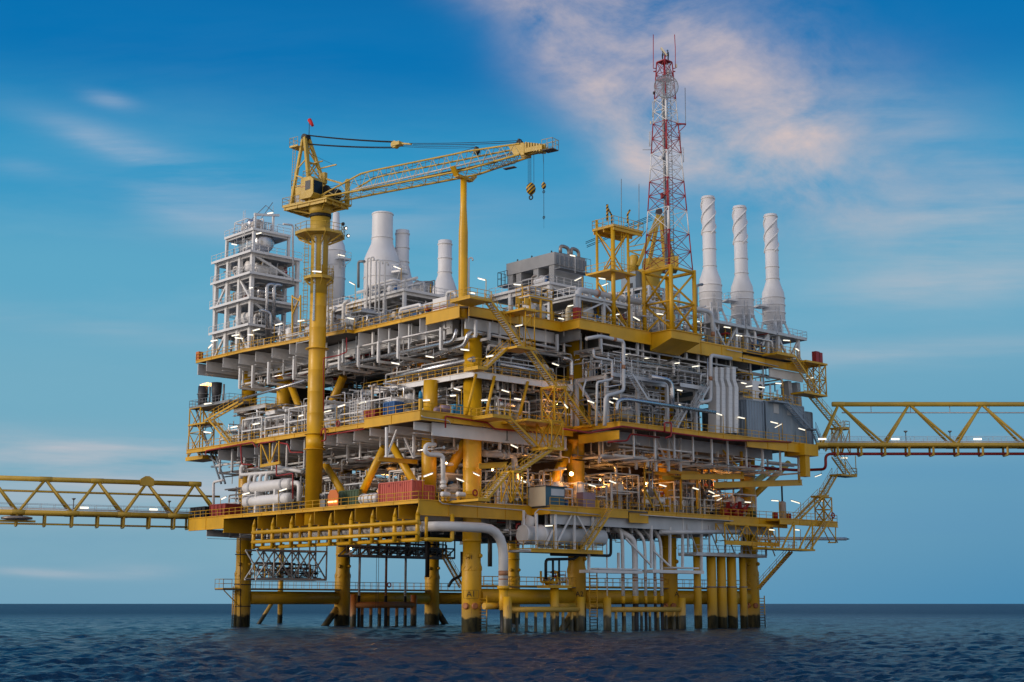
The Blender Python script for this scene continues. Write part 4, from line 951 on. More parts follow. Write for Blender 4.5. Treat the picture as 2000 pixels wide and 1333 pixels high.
for px, py, w_, h in ((1274.5, 214, 5, 30), (1268.5, 272, 5, 28), (1329, 272, -6, 26), (1335, 303, -6, 28)):
    b = MB(); 
    for dy in (-h / 2, h / 2): b.tube(mpt(px, py + dy), mpt(px + w_, py + dy), .04, n=5)
    b.tube(mpt(px, py - h / 2), mpt(px, py + h / 2), .07, n=6); b.tube(mpt(px + w_ * .5, py - h / 2), mpt(px + w_ * .5, py + h / 2), .04, n=5); b.obj('folded_dipole', LGR, t)
for px, py, m_, w_, h in ((1271, 240, CRM, 3, 7), (1277, 182, DRK, 4, 6), (1321, 129, CRM, 3, 8), (1305, 142, LGR, 6, 10), (1291, 309, WHT, 7, 8), (1312, 314, WHT, 5, 5), (1293, 383, RED, 6, 12), (1302, 378, RED, 5, 9)):
    p = mpt(px, py); u_ = mpp(p); b = MB(); b.lathe(p - Vector((0, 0, h * u_ / 2)), [(.3 * w_ * u_, 0), (.5 * w_ * u_, .15 * h * u_), (.5 * w_ * u_, .85 * h * u_), (.2 * w_ * u_, h * u_)], 10); b.obj('mast_equipment', m_, t)
# radar bar and two workers on the top
t = thing('radar_scanner', 'cream radar scanner bar tilted on its pedestal at the mast top', 'radar', (30.6, -7.4, ZMAST))
b = MB(); b.tube((30.6, -7.4, ZMAST), mpt(1299, 108), .12, n=8); b.obj('pedestal', MRD, t)
b = MB(); b.beam(mpt(1291, 94), mpt(1302.5, 109.5), .22, .42, (-fx, -fy, 0)); b.obj('scanner_bar', CRM, t)
# ---------------------------------------------------------------- steel frames
def steel_frame(t, x0, x1, y0, y1, zs, nx, ny, mat=WHT, col=.5, beam=.42, diag=True, z0=ZT, floors=(), rails=(), fl_mat=GRT, ov=.5):
    xs = [x0 + (x1 - x0) * i / nx for i in range(nx + 1)]; ys = [y0 + (y1 - y0) * i / ny for i in range(ny + 1)]
    for i, x in enumerate(xs):
        for j, y in enumerate(ys):
            if 0 < i < nx and 0 < j < ny: continue
            b = MB(); b.beam((x, y, z0), (x, y, zs[-1]), col); b.obj('column', mat, t)
    for k, z in enumerate(zs):
        b = MB()
        for y in (y0, y1): b.ibeam((x0, y, z - beam / 2), (x1, y, z - beam / 2), beam, .3)
        for x in (x0, x1): b.ibeam((x, y0, z - beam / 2 - .004), (x, y1, z - beam / 2 - .004), beam, .3)
        b.obj('floor_beam', mat, t)
        if k in floors:
            b = MB(); b.box(x0 - ov, x1 + ov * .3, y0 - ov, y1 + ov * .3, z, z + .08)
            for (p, q) in (((x0 - ov, y0 - ov, z), (x1 + ov * .3, y0 - ov, z)), ((x0 - ov, y0 - ov, z), (x0 - ov, y1 + ov * .3, z))): pass
            f = b.obj('floor', fl_mat, t)
            b = MB(); b.beam((x0 - ov - .03, y0 - ov - .03, z), (x0 - ov - .03, y1 + ov * .3, z), .06, .3); b.beam((x0 - ov, y0 - ov - .03, z), (x1 + ov * .3, y0 - ov - .03, z), .06, .3); b.obj('kick_plate', mat, f)
            if k in rails: rail_mb([(x1 + ov * .3, y0 - ov, z + .08), (x0 - ov, y0 - ov, z + .08), (x0 - ov, y1 + ov * .3, z + .08)], 1.1, 1.5, .04).obj('railing', mat, f)
    if diag:
        b = MB(); zz = [z0] + list(zs)
        for k in range(len(zz) - 1):
            if k % 2 == 0:
                b.beam((x0, ys[0], zz[k]), (x0, ys[1], zz[k + 1] - .2), .3); b.beam((x0, ys[-1], zz[k]), (x0, ys[-2], zz[k + 1] - .2), .3)
            else:
                b.beam((xs[-1], y0, zz[k]), (xs[-2] if nx > 1 else xs[0], y0, zz[k + 1] - .2), .3)
        b.obj('diagonal_brace', mat, t)

def valve(b, p, r, ax=(1, 0, 0)):
    p = Vector(p); ax = Vector(ax); b.lathe(p - ax * r * 2.2, [(r * 1.7, 0), (r * 1.7, r * .5), (r * 1.05, r * .6), (r * 1.5, r * 1.6), (r * 1.5, r * 2.8), (r * 1.05, r * 3.8), (r * 1.7, r * 3.9), (r * 1.7, r * 4.4)], 10, ax)
    b.tube(p, p + Vector((0, 0, r * 4)), r * .35, n=6); b.ring(p + Vector((0, 0, r * 4)), r * 1.5, r * .2, (0, 0, 1), 10, 4)
def clutter(t, x0, x1, y0, y1, z0, z1, rg, nv=2, npipe=14, mats=None, nsm=10, valves=4, rmax=.22):
    """vessels, bent pipes, thin lines and valves inside a box, each its own part"""
    mats = mats or [WHT, WHT, SLV, LGR, BRS]; L = min(x1 - x0, y1 - y0)
    for i in range(nv):
        r = rg.uniform(.45, .9) * min(1, L / 4); along = rg.random() < .55; z = rg.uniform(z0 + r + .4, max(z0 + r + .5, z0 + (z1 - z0) * .7)); b = MB()
        if rg.random() < .4 and z1 - z0 > 3.2:
            x, y = rg.uniform(x0 + r, x1 - r), rg.uniform(y0 + r, y1 - r); b.vessel((x, y, z0 + .3), (x, y, min(z1, z0 + rg.uniform(2.4, 4.2))), r, 16); b.tube((x, y, z0), (x, y, z0 + .5), r * .8, n=12)
        elif along:
            y = rg.uniform(y0 + r, y1 - r); a = rg.uniform(x0, x0 + (x1 - x0) * .3); b.vessel((a, y, z), (min(x1, a + rg.uniform(2.2, 4.5)), y, z), r, 16)
        else:
            x = rg.uniform(x0 + r, x1 - r); a = rg.uniform(y0, y0 + (y1 - y0) * .3); b.vessel((x, a, z), (x, min(y1, a + rg.uniform(2.2, 4.5)), z), r, 16)
        b.obj('vessel', rg.choice([WHT, SLV, BGE, LGR, WHT]), t)
    for i in range(int(npipe * 1.25)):
        r = rg.choice([.05, .07, .08, .1, .12, .15, rmax]); p = Vector((rg.uniform(x0, x1), rg.uniform(y0, y1), rg.uniform(z0, z1))); pts = [p]
        ax = rg.randrange(3)
        for k in range(rg.randint(2, 5)):
            q = pts[-1].copy(); lim = ((x0, x1), (y0, y1), (z0, z1))[ax]; q[ax] = rg.uniform(*lim)
            if abs(q[ax] - pts[-1][ax]) < .6: q[ax] = lim[0] if q[ax] > (lim[0] + lim[1]) / 2 else lim[1]
            pts.append(q); ax = rg.choice([a for a in range(3) if a != ax])
        b = MB(); b.pipe(pts, r, 7)
        if r >= .1:
            m_ = (pts[0] + pts[1]) / 2; d = (pts[1] - pts[0]).normalized(); b.lathe(m_ - d * .1, [(r * 1.7, 0), (r * 1.7, .2)], 10, d)
        b.obj('pipe', rg.choice(mats), t)
    for i in range(int(nsm * 1.5)):
        x, y = rg.uniform(x0, x1), rg.uniform(y0, y1); b = MB(); h = rg.uniform(.4, 1) * (z1 - z0)
        if rg.random() < .5: b.beam((x, y, z0), (x, y, z0 + h), .12)
        else: b.pipe([(x, y, z0), (x, y, z0 + h), (x + rg.uniform(-1.2, 1.2), y, z0 + h)], .045, 5)
        b.obj('standpipe', rg.choice([WHT, LGR, YEL, WHT]), t)
    for i in range(valves):
        b = MB(); valve(b, (rg.uniform(x0, x1), rg.uniform(y0, y1), rg.uniform(z0 + .6, z0 + (z1 - z0) * .6)), rg.uniform(.1, .2), rg.choice([(1, 0, 0), (0, 1, 0)])); b.obj('valve', rg.choice([LGR, WHT, RED, GRY, BLU, BRS]), t)

# ---------------------------------------------------------------- white process tower beside the crane
NX, NY = -6.1, 44.6
zT = [sz(503, py, NX, NY) for py in (637, 585, 536, 494)]
t = thing('process_tower', 'white multi storey steel process tower full of pipes next to the crane', 'process tower', (NX + 4, NY + 6, ZT))
steel_frame(t, NX, NX + 8.2, NY, NY + 10.3, zT, 1, 3, WHT, .56, .5, True, ZT, (0, 1, 2, 3), (0, 1, 2, 3), LGR, .9)
rg = random.Random(11)
zz = [ZT] + zT
for k in range(4): clutter(t, NX + .4, NX + 7.6, NY + .5, NY + 9.8, zz[k] + .3, zz[k + 1] - .7, rg, 4, 22, None, 12, 7)
z5 = sz(503, 446, NX, NY); z6 = sz(510, 408, NX, NY)
steel_frame(t, NX + .6, NX + 7, NY + .8, NY + 8.6, [z5], 1, 1, WHT, .4, .45, False, zT[-1], (0,), (0,), LGR, .4)
clutter(t, NX + 1, NX + 6.5, NY + 2, NY + 8, z5 + .2, z5 + 2.6, rg, 2, 9, [LGR, BRS, WHT, SLV], 6, 4)
clutter(t, NX + 1, NX + 3, NY + 3, NY + 8, zT[-1] + .3, z5 - .5, rg, 1, 6, [WHT, SLV], 4, 3)
b = MB(); p = U(523, 471, y=NY + 1.0); b.vessel((p.x, NY + 1.0, p.z), (p.x, NY + 7.6, p.z), 1.68, 28); b.obj('drum', SLV, t)
b = MB(); b.box(p.x - 1, p.x + 1, NY + 2, NY + 2.4, zT[-1], p.z - 1.2); b.box(p.x - 1, p.x + 1, NY + 6, NY + 6.4, zT[-1], p.z - 1.2); b.obj('saddle', LGR, t)
b = MB(); b.beam((NX + 1.5, NY + 2, z5), (NX + 1.5, NY + 2, z6), .3); b.beam((NX + 4.8, NY + 2, z5), (NX + 4.8, NY + 2, z6 + .3), .3); b.beam((NX + 1.3, NY + 2, z6 - .3), (NX + 5.6, NY + 1.6, z6 + .3), .35); b.obj('davit_frame', WHT, t)
b = MB(); a0 = Vector((NX + 1, NY + 5, z5 + 1)); b.tube(a0, a0 + Vector((3, -2, 4.0)), .06, n=5); b.tube(a0 + Vector((1.5, -1, 0)), a0 + Vector((4, -2.4, 4.6)), .06, n=5); b.tube(a0 + Vector((3, -2, 4)), a0 + Vector((4, -2.4, 3.2)), .05, n=5); b.obj('vent_boom', GRY, t)
for k, (pxs, r) in enumerate(((((521, 660), (521, 556), (537, 556)), .28), (((535, 625), (535, 556), (550, 558)), .28), (((528, 670), (528, 612), (508, 606)), .3), (((572, 552), (572, 440), (553, 438)), .16), (((418, 660), (418, 545), (424, 538)), .22))):
    b = MB(); b.pipe([U(a, c, y=NY - .9 if k < 4 else NY + 12.4) for a, c in pxs], r, 10); b.obj('riser_pipe', SLV if k < 3 else LGR, t)
b = ladder_mb((NX - .5, NY + 2, zT[-1]), (NX - .5, NY + 2, z6), .5, (0, 1, 0), .04); b.obj('caged_ladder', WHT, t)

# ---------------------------------------------------------------- grey air cooler on a white frame
cx0, cy0 = U(1083, 560, y=9).x, 9.0
zc = lambda py: sz(1083, py, cx0, cy0)
t = thing('air_cooler', 'long grey box shaped air cooler raised on legs above a white frame', 'air cooler', (cx0 + 3, cy0 + 7, zc(550)))
LY = U(989, 515, x=cx0).y - cy0
b = MB(); b.box(cx0, cx0 + 6.6, cy0, cy0 + LY, zc(516), zc(492)); b.obj('housing', CON, t)
b = MB()
for y in (cy0 + .2, cy0 + LY * .34, cy0 + LY * .7, cy0 + LY - 1.3):
    b.box(cx0 + .15, cx0 + 6.4, y, y + 1.1, zc(550), zc(516))
b.obj('leg', CON, t)
for y in (cy0 + 1, cy0 + LY * .5, cy0 + LY * .8): b = MB(); b.tube((cx0 + .4, y, zc(492)), (cx0 + .4, y, zc(487)), .12, n=6); b.obj('lifting_lug', DRK, t)
b = MB()
for i in range(7): b.box(cx0 + .4 + i * .95, cx0 + 1.0 + i * .95, cy0 - .06, cy0, zc(514), zc(497))
b.obj('header_cover', GRY, t)
rail_mb([(cx0 - .1, cy0 - 1.2, zc(525)), (cx0 + 6.5, cy0 - 1.2, zc(525))], 2.2, 1, .04).obj('railing', GRY, t)
b = MB(); b.box(cx0, cx0 + 6.6, cy0 - 1.3, cy0, zc(525) - .1, zc(525)); b.obj('access_platform', GRY, t); b = MB(); b.box(cx0 - 1.6, cx0, cy0 + LY - 2, cy0 + LY, zc(541) - .1, zc(541)); b.obj('access_platform', GRY, t)
rail_mb([(cx0, cy0 + LY + .2, zc(541)), (cx0 - 1.6, cy0 + LY + .2, zc(541)), (cx0 - 1.6, cy0 + LY - 2, zc(541))], 2.2, .7, .045).obj('railing', DRK, t)
tf = thing('steel_structure', 'white steel frame of two storeys carrying the grey air cooler', 'steel frame', (cx0 + 3, cy0 + 7, ZT))
zf1 = sz(1060, 556, cx0 - 1.5, cy0); 
steel_frame(tf, cx0 - 1.6, cx0 + 6.8, cy0 - .6, cy0 + LY + 1.5, [zc(600), zf1], 1, 3, WHT, .55, .75, True, ZT, (1,), (1,), LGR, .5)
clutter(tf, cx0 - 1, cx0 + 6, cy0, cy0 + LY, ZT + .3, zc(603), rg, 3, 12, None, 8, 5); clutter(tf, cx0 - 1, cx0 + 6, cy0, cy0 + LY, zc(598), zf1 - .8, rg, 4, 12, None, 4, 3)
clutter(tf, cx0, cx0 + 6, cy0 + 1, cy0 + LY - 1, zf1 + .1, zc(530), rg, 2, 6, [LGR, BRS], 3, 2)
for px0, px1, pt, pb in ((1094.5, 1111, 478, 510), (1115.5, 1130, 483, 515)):
    d_ = cy0 + .5; a0 = U(px0, pt + 10, y=d_); a1 = U(px1, pt, y=d_); b = MB(); zt0 = U(px0, pt + 2, y=d_).z
    b.pipe([(a0.x, d_, zt0 - 1.1), (a0.x, d_, zt0), (a1.x, d_, zt0 - .1), (a1.x, d_, U(px1, pb + 4, y=d_).z)], .27, 10, .7); tag(b.obj('gooseneck_vent', BRS), 'brown gooseneck vent pipe on the air cooler end, ' + ('the one nearer the grey box' if px0 < 1100 else 'the one nearer the yellow lattice tower'), 'vent pipe', 'gooseneck vents')

# ---------------------------------------------------------------- small yellow lattice tower
tx, ty = 22.6, -4.0
yz = lambda py: sz(1199, py, tx, ty)
t = thing('lattice_tower', 'slim yellow lattice lookout tower with railed top platform and two whips', 'lattice tower', (tx, ty, ZT))
h = 1.55; cb_ = [(tx - h, ty - h), (tx + h, ty - h), (tx + h, ty + h), (tx - h, ty + h)]
for i, (x, y) in enumerate(cb_): b = MB(); b.tube((x, y, ZT), (x, y, yz(452) if i != 3 else yz(430)), .2 if i else .3, n=10); b.obj('tower_leg', YEL, t)
b = MB(); lattice(b, [(x, y, ZT) for x, y in cb_], [(x, y, yz(455)) for x, y in cb_], 4, .11, legs=False, horiz=False, xb=False); b.obj('tower_bracing', YEL, t)
zp = yz(452); b = MB(); b.box(tx - 1.9, tx + 4.2, ty - 2.1, ty + 2.1, zp, zp + .2)
for y in (-1.9, 0, 1.9): b.beam((tx - 1.8, ty + y, zp - .25), (tx + 4.1, ty + y, zp - .25), .16, .4)
b.beam((tx + 4, ty - 1.8, zp - .2), (tx + 1.5, ty - 1.5, zp - 2), .14); b.obj('top_platform', YEL, t)
rail_mb([(tx - 1.9, ty - 2.1, zp + .2), (tx + 4.2, ty - 2.1, zp + .2), (tx + 4.2, ty + 2.1, zp + .2), (tx - 1.9, ty + 2.1, zp + .2)], 1.3, 1.1, .04, closed=True).obj('railing', YEL, t)
zp2 = yz(541); b = MB(); b.box(tx - 3.2, tx + 2, ty - 2.6, ty + 2.2, zp2, zp2 + .15); b.obj('middle_platform', YEL, t)
rail_mb([(tx - 3.2, ty + 2.2, zp2 + .1), (tx - 3.2, ty - 2.6, zp2 + .1), (tx + 2, ty - 2.6, zp2 + .1), (tx + 2, ty + 2.2, zp2 + .1)], 1.2, 1.1, .04).obj('railing', YEL, t)
ladder_mb((tx + .3, ty - 1.7, zp2), (tx + .3, ty - 1.7, zp + 1), .5, (1, 0, 0), .04).obj('ladder', YEL, t)
for px, p0, p1 in ((1213.5, 445, 350), (1248, 445, 360)):
    a0, a1 = U(px, p0, y=ty), U(px, p1, y=ty); b = MB(); b.tube(a0, a1, .05, n=6); b.obj('whip_antenna', GRY, t)
b = MB(); b.tube((tx - 1.5, ty - .5, yz(436)), (tx - 1.5, ty - .5, yz(405)), .17, n=8); b.tube((tx - 1.5, ty - .5, yz(410)), (tx - .6, ty - .5, yz(424)), .12, n=8); b.tube((tx - .6, ty - .5, yz(424)), (tx - .6, ty - .5, yz(440)), .12, n=8); b.obj('davit', STRIPE_M, t)
b = MB(); p = U(1226, 436, y=ty); b.tube(p, p + Vector((0, 0, 1.3)), .14, n=8); b.tube(p + Vector((0, 0, 1.3)), p + Vector((.5, 0, 2.0)), .14, n=8); b.obj('davit', STRIPE_M, t)

# ---------------------------------------------------------------- second crane behind the mast
qx, qy = 46.0, 14.0
cz = lambda py: sz(1285, py, qx, qy)
Q = lambda px, py: (lambda d: Vector(CAM) + d * (((qx - CAM[0]) * fx + (qy - CAM[1]) * fy) / (d.x * fx + d.y * fy)))(Vector(ray(px, py)))
t = thing('far_crane', 'second mustard crane standing behind the foot of the red and white mast', 'crane', (qx, qy, ZT))
b = MB(); pc = Q(1270, 560); b.lathe((pc.x, pc.y, 0), [(1.6, ZT), (1.6, cz(540)), (2.2, cz(530))], 24); b.obj('pedestal', MUST, t)
b = MB(); F_ = Vector((fx, fy, 0))
for s, (pa, pb) in enumerate((((1287, 416), (1245, 522)), ((1291, 418), (1303, 510)), ((1288, 418), (1266, 520)), ((1294, 420), (1322, 515)))):
    b.beam(Q(*pa) + F_ * (s % 2), Q(*pb) + F_ * (3 if s % 2 else -1), .5)
b.beam(Q(1262, 470), Q(1316, 470), .25); gf = b.obj('gantry_frame', MUST, t)
b = MB(); a = Q(1287, 414); b.lathe(a - F_ * .5, [(.55, 0), (.55, 1.2)], 12, F_); b.obj('sheave', DRK, gf)
b = MB(); p0, p1 = Q(1256, 528), Q(1324, 500); b.slab([p0 - F_ * 1, Q(1324, 528) - F_ * 1, Q(1324, 503) - F_ * 1, Q(1256, 508) - F_ * 1], F_ * 3.5); b.obj('machinery_house', MUST, t)
b = MB(); p = Q(1238.5, 532); b.lathe((p.x, p.y, Q(1238, 534).z), [(.75, 0), (.75, Q(1238, 502).z - Q(1238, 534).z), (.5, Q(1238, 499).z - Q(1238, 534).z)], 16); b.obj('air_receiver', MUST, t)
for pa, pb, r in (((1226, 483), (1266, 475), .12), ((1230, 491), (1252, 500), .2), ((1226, 491), (1262, 488), .2)): b = MB(); b.beam(Q(*pa), Q(*pb), r); b.obj('davit_arm', MUST, gf)
b = MB()
for k, (pa, pb) in enumerate((((1272, 424), (1138, 506)), ((1274, 430), (1140, 513)), ((1266, 446), (1238, 482)))):
    for o_ in ((0, .25) if k < 2 else (0,)): rope(b, Q(*pa) + Vector((0, 0, o_)), Q(*pb) + Vector((0, 0, o_)) - F_ * 10 * (k < 2), .05)
b.obj('pendant_rope', BLK, t)
t = thing('cooler_box', 'dark blue grey box shaped cooler between the yellow tower and the mast frame', 'cooler', Q(1240, 620))
b = MB(); a0 = Q(1222, 570); b.box(a0.x, a0.x + 2.6, a0.y - 2.2, a0.y + 1, a0.z, Q(1222, 533).z); b.obj('housing', BGR, t); b = MB(); b.box(a0.x - .02, a0.x, a0.y - 1.6, a0.y - .4, Q(1222, 565).z, Q(1222, 556).z); b.obj('vent_opening', BLK, t)
steel_frame(t, a0.x - 1, a0.x + 6, a0.y - 6, a0.y + 1, [(ZT + a0.z) / 2, a0.z - .1], 2, 2, LGR, .4, .4, True, ZT, (), (), GRT); clutter(t, a0.x - 1, a0.x + 6, a0.y - 6, a0.y + 1, ZT + .2, a0.z - .4, rg, 4, 24, [WHT, LGR, SLV, BRS], 16, 6)

# ---------------------------------------------------------------- white pipe deck on the top deck by the mast face
t = thing('steel_structure', 'white steel frame with a fat white pipe on top above the yellow girder corner', 'steel frame', (18, -3.5, ZT))
pa = U(1092, 585, y=-4.4); pb = U(1233, 605, y=-4.4); zf2 = sz(1130, 578, 14.0, -5)
steel_frame(t, 13.9, 24.8, -5.2, 5, [zf2], 2, 2, LGR, .42, .5, False, ZT, (0,), (), LGR, .3)
b = MB(); b.beam((19.4, -5.25, zf2 - .3), (24, -5.25, ZT + .1), .26); b.beam((19.2, -5.25, zf2 - .3), (15.2, -5.25, ZT + 1.5), .22); b.beam((24.6, -5, zf2 - .3), (24.6, 3, ZT + .6), .26); b.obj('diagonal_brace', LGR, t)
rail_mb([(13.6, 5, zf2), (13.6, -5.5, zf2)], 1.2, 1.2, .045).obj('railing', WHT, t)
clutter(t, 14.4, 24, -4.4, 4, ZT + .2, zf2 - .6, rg, 3, 16, [WHT, SLV, LGR, WHT, LGR], 14, 8)
t = thing('header_pipe', 'fat pale pipe on the white frame, bending down at the top deck step', 'pipe', (16, -5, zf2 + .8))
b = MB(); zp_ = zf2 + 1.0; b.pipe([(14.6, -5.0, ZT + .2), (14.6, -5.0, zp_), (27, -5.0, zp_ - .1)], .42, 14, .9); b.obj('run', LGR, t)
for x in (18.2, 20.8, 23.4): b = MB(); b.lathe((x, -5, zp_ - .02), [(.6, 0), (.6, .3)], 14, (1, 0, 0)); b.obj('flange', LGR if x > 19 else BAND, t)
for x in (16.5, 19.5, 22.5, 24.5): b = MB(); b.box(x - .12, x + .12, -5.4, -4.6, zf2, zp_ - .38); b.obj('pipe_shoe', LGR, t)
t = thing('process_pipe', 'cream bent pipe with wide elbow rising behind the top deck railing', 'pipe', (12, -2, ZT)); b = MB(); a0 = U(1110, 625, y=-2.2); b.pipe([(a0.x, -2.2, ZT), (a0.x, -2.2, ZT + 3), (a0.x + 3.5, -2.2, ZT + 3.2)], .42, 14, 1.2); b.obj('run', CRM, t)
for px, lab in ((1127, 'tall red cabinet behind the railing at the top deck step'),):
    a0 = U(px, 624, y=-5.6); t = thing('red_cabinet', lab, 'cabinet', (a0.x, -5.6, ZT)); b = MB(); b.box(a0.x - .4, a0.x + .4, -6, -5.2, ZT, ZT + 1.8); b.obj('body', RED, t); b = MB(); b.box(a0.x - .33, a0.x + .33, -6.03, -6, ZT + .15, ZT + 1.65); b.obj('door', RED, t)

# ---------------------------------------------------------------- mast face main storey: white process module
t = thing('process_module', 'white steel process module with walkways on the main deck, mast face', 'process module', (26, -3, ZM))
zw = sz(1250, 742, 24, -8.6)
steel_frame(t, 16.6, 41, -8.2, 3, [zw], 4, 2, LGR, .42, .55, True, ZM, (), (), GRT, .4)
clutter(t, 17, 40.5, -7.2, 2.5, ZM + .2, zw - .5, rg, 4, 34, [WHT, LGR, SLV, LGR, BRS], 34, 18); clutter(t, 17, 40.5, -6.8, 2.5, zw + .1, ZT - 3.4, rg, 4, 30, [WHT, LGR, SLV, BRS, LGR], 30, 12)
for x0, x1 in ((16.4, 27.6), (30.2, 36.8)):
    b = MB(); b.box(x0, x1, -9.4, -7.6, zw - .08, zw); f = b.obj('walkway', GRT, t); b = MB(); b.beam((x0, -9.45, zw - .2), (x1, -9.45, zw - .2), .08, .42); b.obj('kick_plate', LGR, f)
    rail_mb([(x0, -7.6, zw), (x0, -9.4, zw), (x1, -9.4, zw), (x1, -7.6, zw)], 1.15, 1.3, .045).obj('railing', LGR, f)
pa = U(1230, 736, y=-10); stair(t, (pa.x, -10.1, zw), (pa.x + 3.0, -10.1, zw - 3.1), .9, (0, 1, 0), LGR)
b = MB(); b.box(pa.x + 3, pa.x + 5.2, -10.6, -9.4, zw - 3.2, zw - 3.1); f = b.obj('landing', LGR, t); rail_mb([(pa.x + 3, -10.6, zw - 3.1), (pa.x + 5.2, -10.6, zw - 3.1), (pa.x + 5.2, -9.4, zw - 3.1)], 1.1, 1, .04).obj('railing', LGR, f)
pa = U(1376, 757, y=-9.6); stair(t, (pa.x, -10, zw), (pa.x - 3.2, -10, zw - 4.0), .9, (0, 1, 0), LGR)
pa = U(1335, 800, y=-9.6); stair(t, (pa.x, -9.8, zw - 3.8), (pa.x - 2.6, -9.8, ZM), .9, (0, 1, 0), LGR)
def pxpipe(label, pts, r, mat, plane, name='process_pipe', cat='pipe', bands=(), n=12, bend=None, flanges=()):
    """a pipe in an upright plane (x=, y= or boat-facing through a point), traced through the points seen in the photo"""
    P3 = []
    for q in pts:
        kw = dict(plane)
        if len(q) == 3: kw = {list(plane)[0]: q[2]}
        P3.append(U(q[0], q[1], **kw))
    t = thing(name, label, cat, P3[0]); b = MB(); b.pipe(P3, r, n, bend); b.obj('run', mat, t)
    for (i, u_) in bands:
        p = P3[i] + (P3[i + 1] - P3[i]) * u_; d = (P3[i + 1] - P3[i]).normalized(); b = MB(); b.tube(p - d * r * 1.1, p + d * r * 1.1, r * 1.04, n=n); b.obj('colour_band', BAND, t)
    for (i, u_) in flanges:
        p = P3[i] + (P3[i + 1] - P3[i]) * u_; d = (P3[i + 1] - P3[i]).normalized(); b = MB(); b.lathe(p - d * r * .45, [(r * 1.5, 0), (r * 1.5, r * .4), (r * 1.1, r * .42), (r * 1.1, r * .48), (r * 1.5, r * .5), (r * 1.5, r * .9)], n, d); b.obj('flange', mat, t)
    return t
pxpipe('fat pale pipe dropping from under the yellow girder past the white walkway, with brown bands', [(1145, 662), (1172, 657), (1218, 667), (1218, 764), (1183, 774), (1181, 832)], .25, LGR, {'y': -10.6}, bands=((1, .6), (2, .52)))
pxpipe('thin silver pipe beside the fat pale pipe in front of the white walkway', [(1212, 690), (1213, 752), (1180, 757)], .1, SLV, {'y': -10.3}, bands=((0, .3),))
pxpipe('pale pipe stepping down beside leg A2 at the main storey', [(1159, 683), (1160, 698), (1195, 704), (1196, 741), (1166, 747), (1165, 832)], .17, LGR, {'y': -9.9}, bands=((2, .9),))
pxpipe('slim pale standpipe rising beside leg A2 on the main deck', [(1145, 742), (1140, 757), (1139, 775)], .12, LGR, {'y': -8.5})
pxpipe('long shiny silver pipe running level across the main deck on the mast face', [(1204, 812), (1205, 783), (1222, 780), (1397, 806)], .27, SLV, {'y': -10.9}, bend=1.2)
pxpipe('fat silver pipe curving down to the long level pipe', [(1270, 737), (1312, 743), (1312, 797)], .37, SLV, {'y': -10.6}, bend=1.6)
pxpipe('silver bent pipe against leg A2 under the top deck', [(1098, 700), (1116, 702), (1116, 768), (1108, 775)], .33, SLV, {'y': -1.9}, bands=((1, .55),))
pxpipe('fat pale pipe hanging from the yellow girder beside the tall white ducts', [(1428, 701), (1388, 694), (1388, 783), (1366, 788)], .27, LGR, {'y': -10.4}, bands=((1, .52),))
pxpipe('silver standpipe close beside the fat pale pipe left of the ducts'.replace(' left of', ' near'), [(1382, 700), (1382, 785)], .12, SLV, {'y': -10.1})
pxpipe('small looped white pipe above the white stair by the ducts', [(1386, 736), (1382, 731), (1369, 732), (1368, 750)], .13, LGR, {'y': -9.8})
# four tall ducts
for k, (pt, pb_) in enumerate(((1399, 1402.5), (1410.5, 1413.5), (1422, 1427), (1434, 1438.5))):
    y0 = -9.4; w_ = .34 * (1 + .05 * k); t = thing('air_duct', ['first', 'second', 'third', 'fourth'][k] + ' of the four tall pale kinked ducts, counted from the silver pipes', 'duct', (U(pb_, 840, y=y0).x, y0, ZM), 'tall pale ducts')
    a = [U(pt, 718, y=y0), U(pt, 742, y=y0), U(pb_, 756, y=y0), U(pb_, 846, y=y0)]; b = MB(); vs = []
    for i, q in enumerate(a):
        ww = w_ if i < 2 else w_ * 1.12
        vs += [(q.x - ww, y0, q.z), (q.x + ww, y0, q.z), (q.x + ww, y0 + 1.5, q.z), (q.x - ww, y0 + 1.5, q.z)]
    fs = [(3, 2, 1, 0), (12, 13, 14, 15)]
    for i in range(3):
        for j in range(4): fs.append((i * 4 + j, i * 4 + (j + 1) % 4, i * 4 + 4 + (j + 1) % 4, i * 4 + 4 + j))
    b.add(vs, fs); b.obj('duct_body', WHT, t)
    z = a[3].z + .6; b = MB()
    while z < a[0].z:
        q = a[2].x if z < a[2].z else (a[1].x if z > a[1].z else a[2].x + (a[1].x - a[2].x) * (z - a[2].z) / (a[1].z - a[2].z)); b.box(q - w_ * 1.13, q + w_ * 1.13, y0 - .02, y0 + 1.52, z - .015, z + .015); z += .62
    b.obj('seam', LGR, t)
# corrugated enclosures
def corrugated(name, label, cat, x0, x1, y0, y1, z0, z1, mat, pitch=.5, faces='xy', dep=.09, parts=()):
    t = thing(name, label, cat, ((x0 + x1) / 2, (y0 + y1) / 2, z0)); b = MB(); pts = []
    def wave(a, c, out):
        n = max(2, int(abs(c - a) / pitch)); r_ = []
        for i in range(n):
            u0 = a + (c - a) * i / n; s_ = (c - a) / n
            for uu, o_ in ((0, 0), (.4, 0), (.5, 1), (.9, 1)): r_.append((u0 + s_ * uu, o_ * out))
        return r_
    poly = [(u_, y0 + o_) for u_, o_ in wave(x0, x1, dep)] + [(x1 - o_, u_) for u_, o_ in wave(y0, y1, dep)] + [(x1, y1), (x0, y1)] + [(x0 + o_, u_) for u_, o_ in wave(y1, y0, dep)]
    b.prism(poly, z0 + .12, z1 - .12); b.obj('side_panel', mat, t)
    b = MB(); e = .04
    for z in (z0, z1 - .16): b.box(x0 - e, x1 + e, y0 - e, y1 + e, z, z + .16)
    for x in (x0, x1):
        for y in (y0, y1): b.box(x - .09, x + .09, y - .09, y + .09, z0 + .16, z1 - .16)
    b.obj('corner_frame', mat, t)
    return t
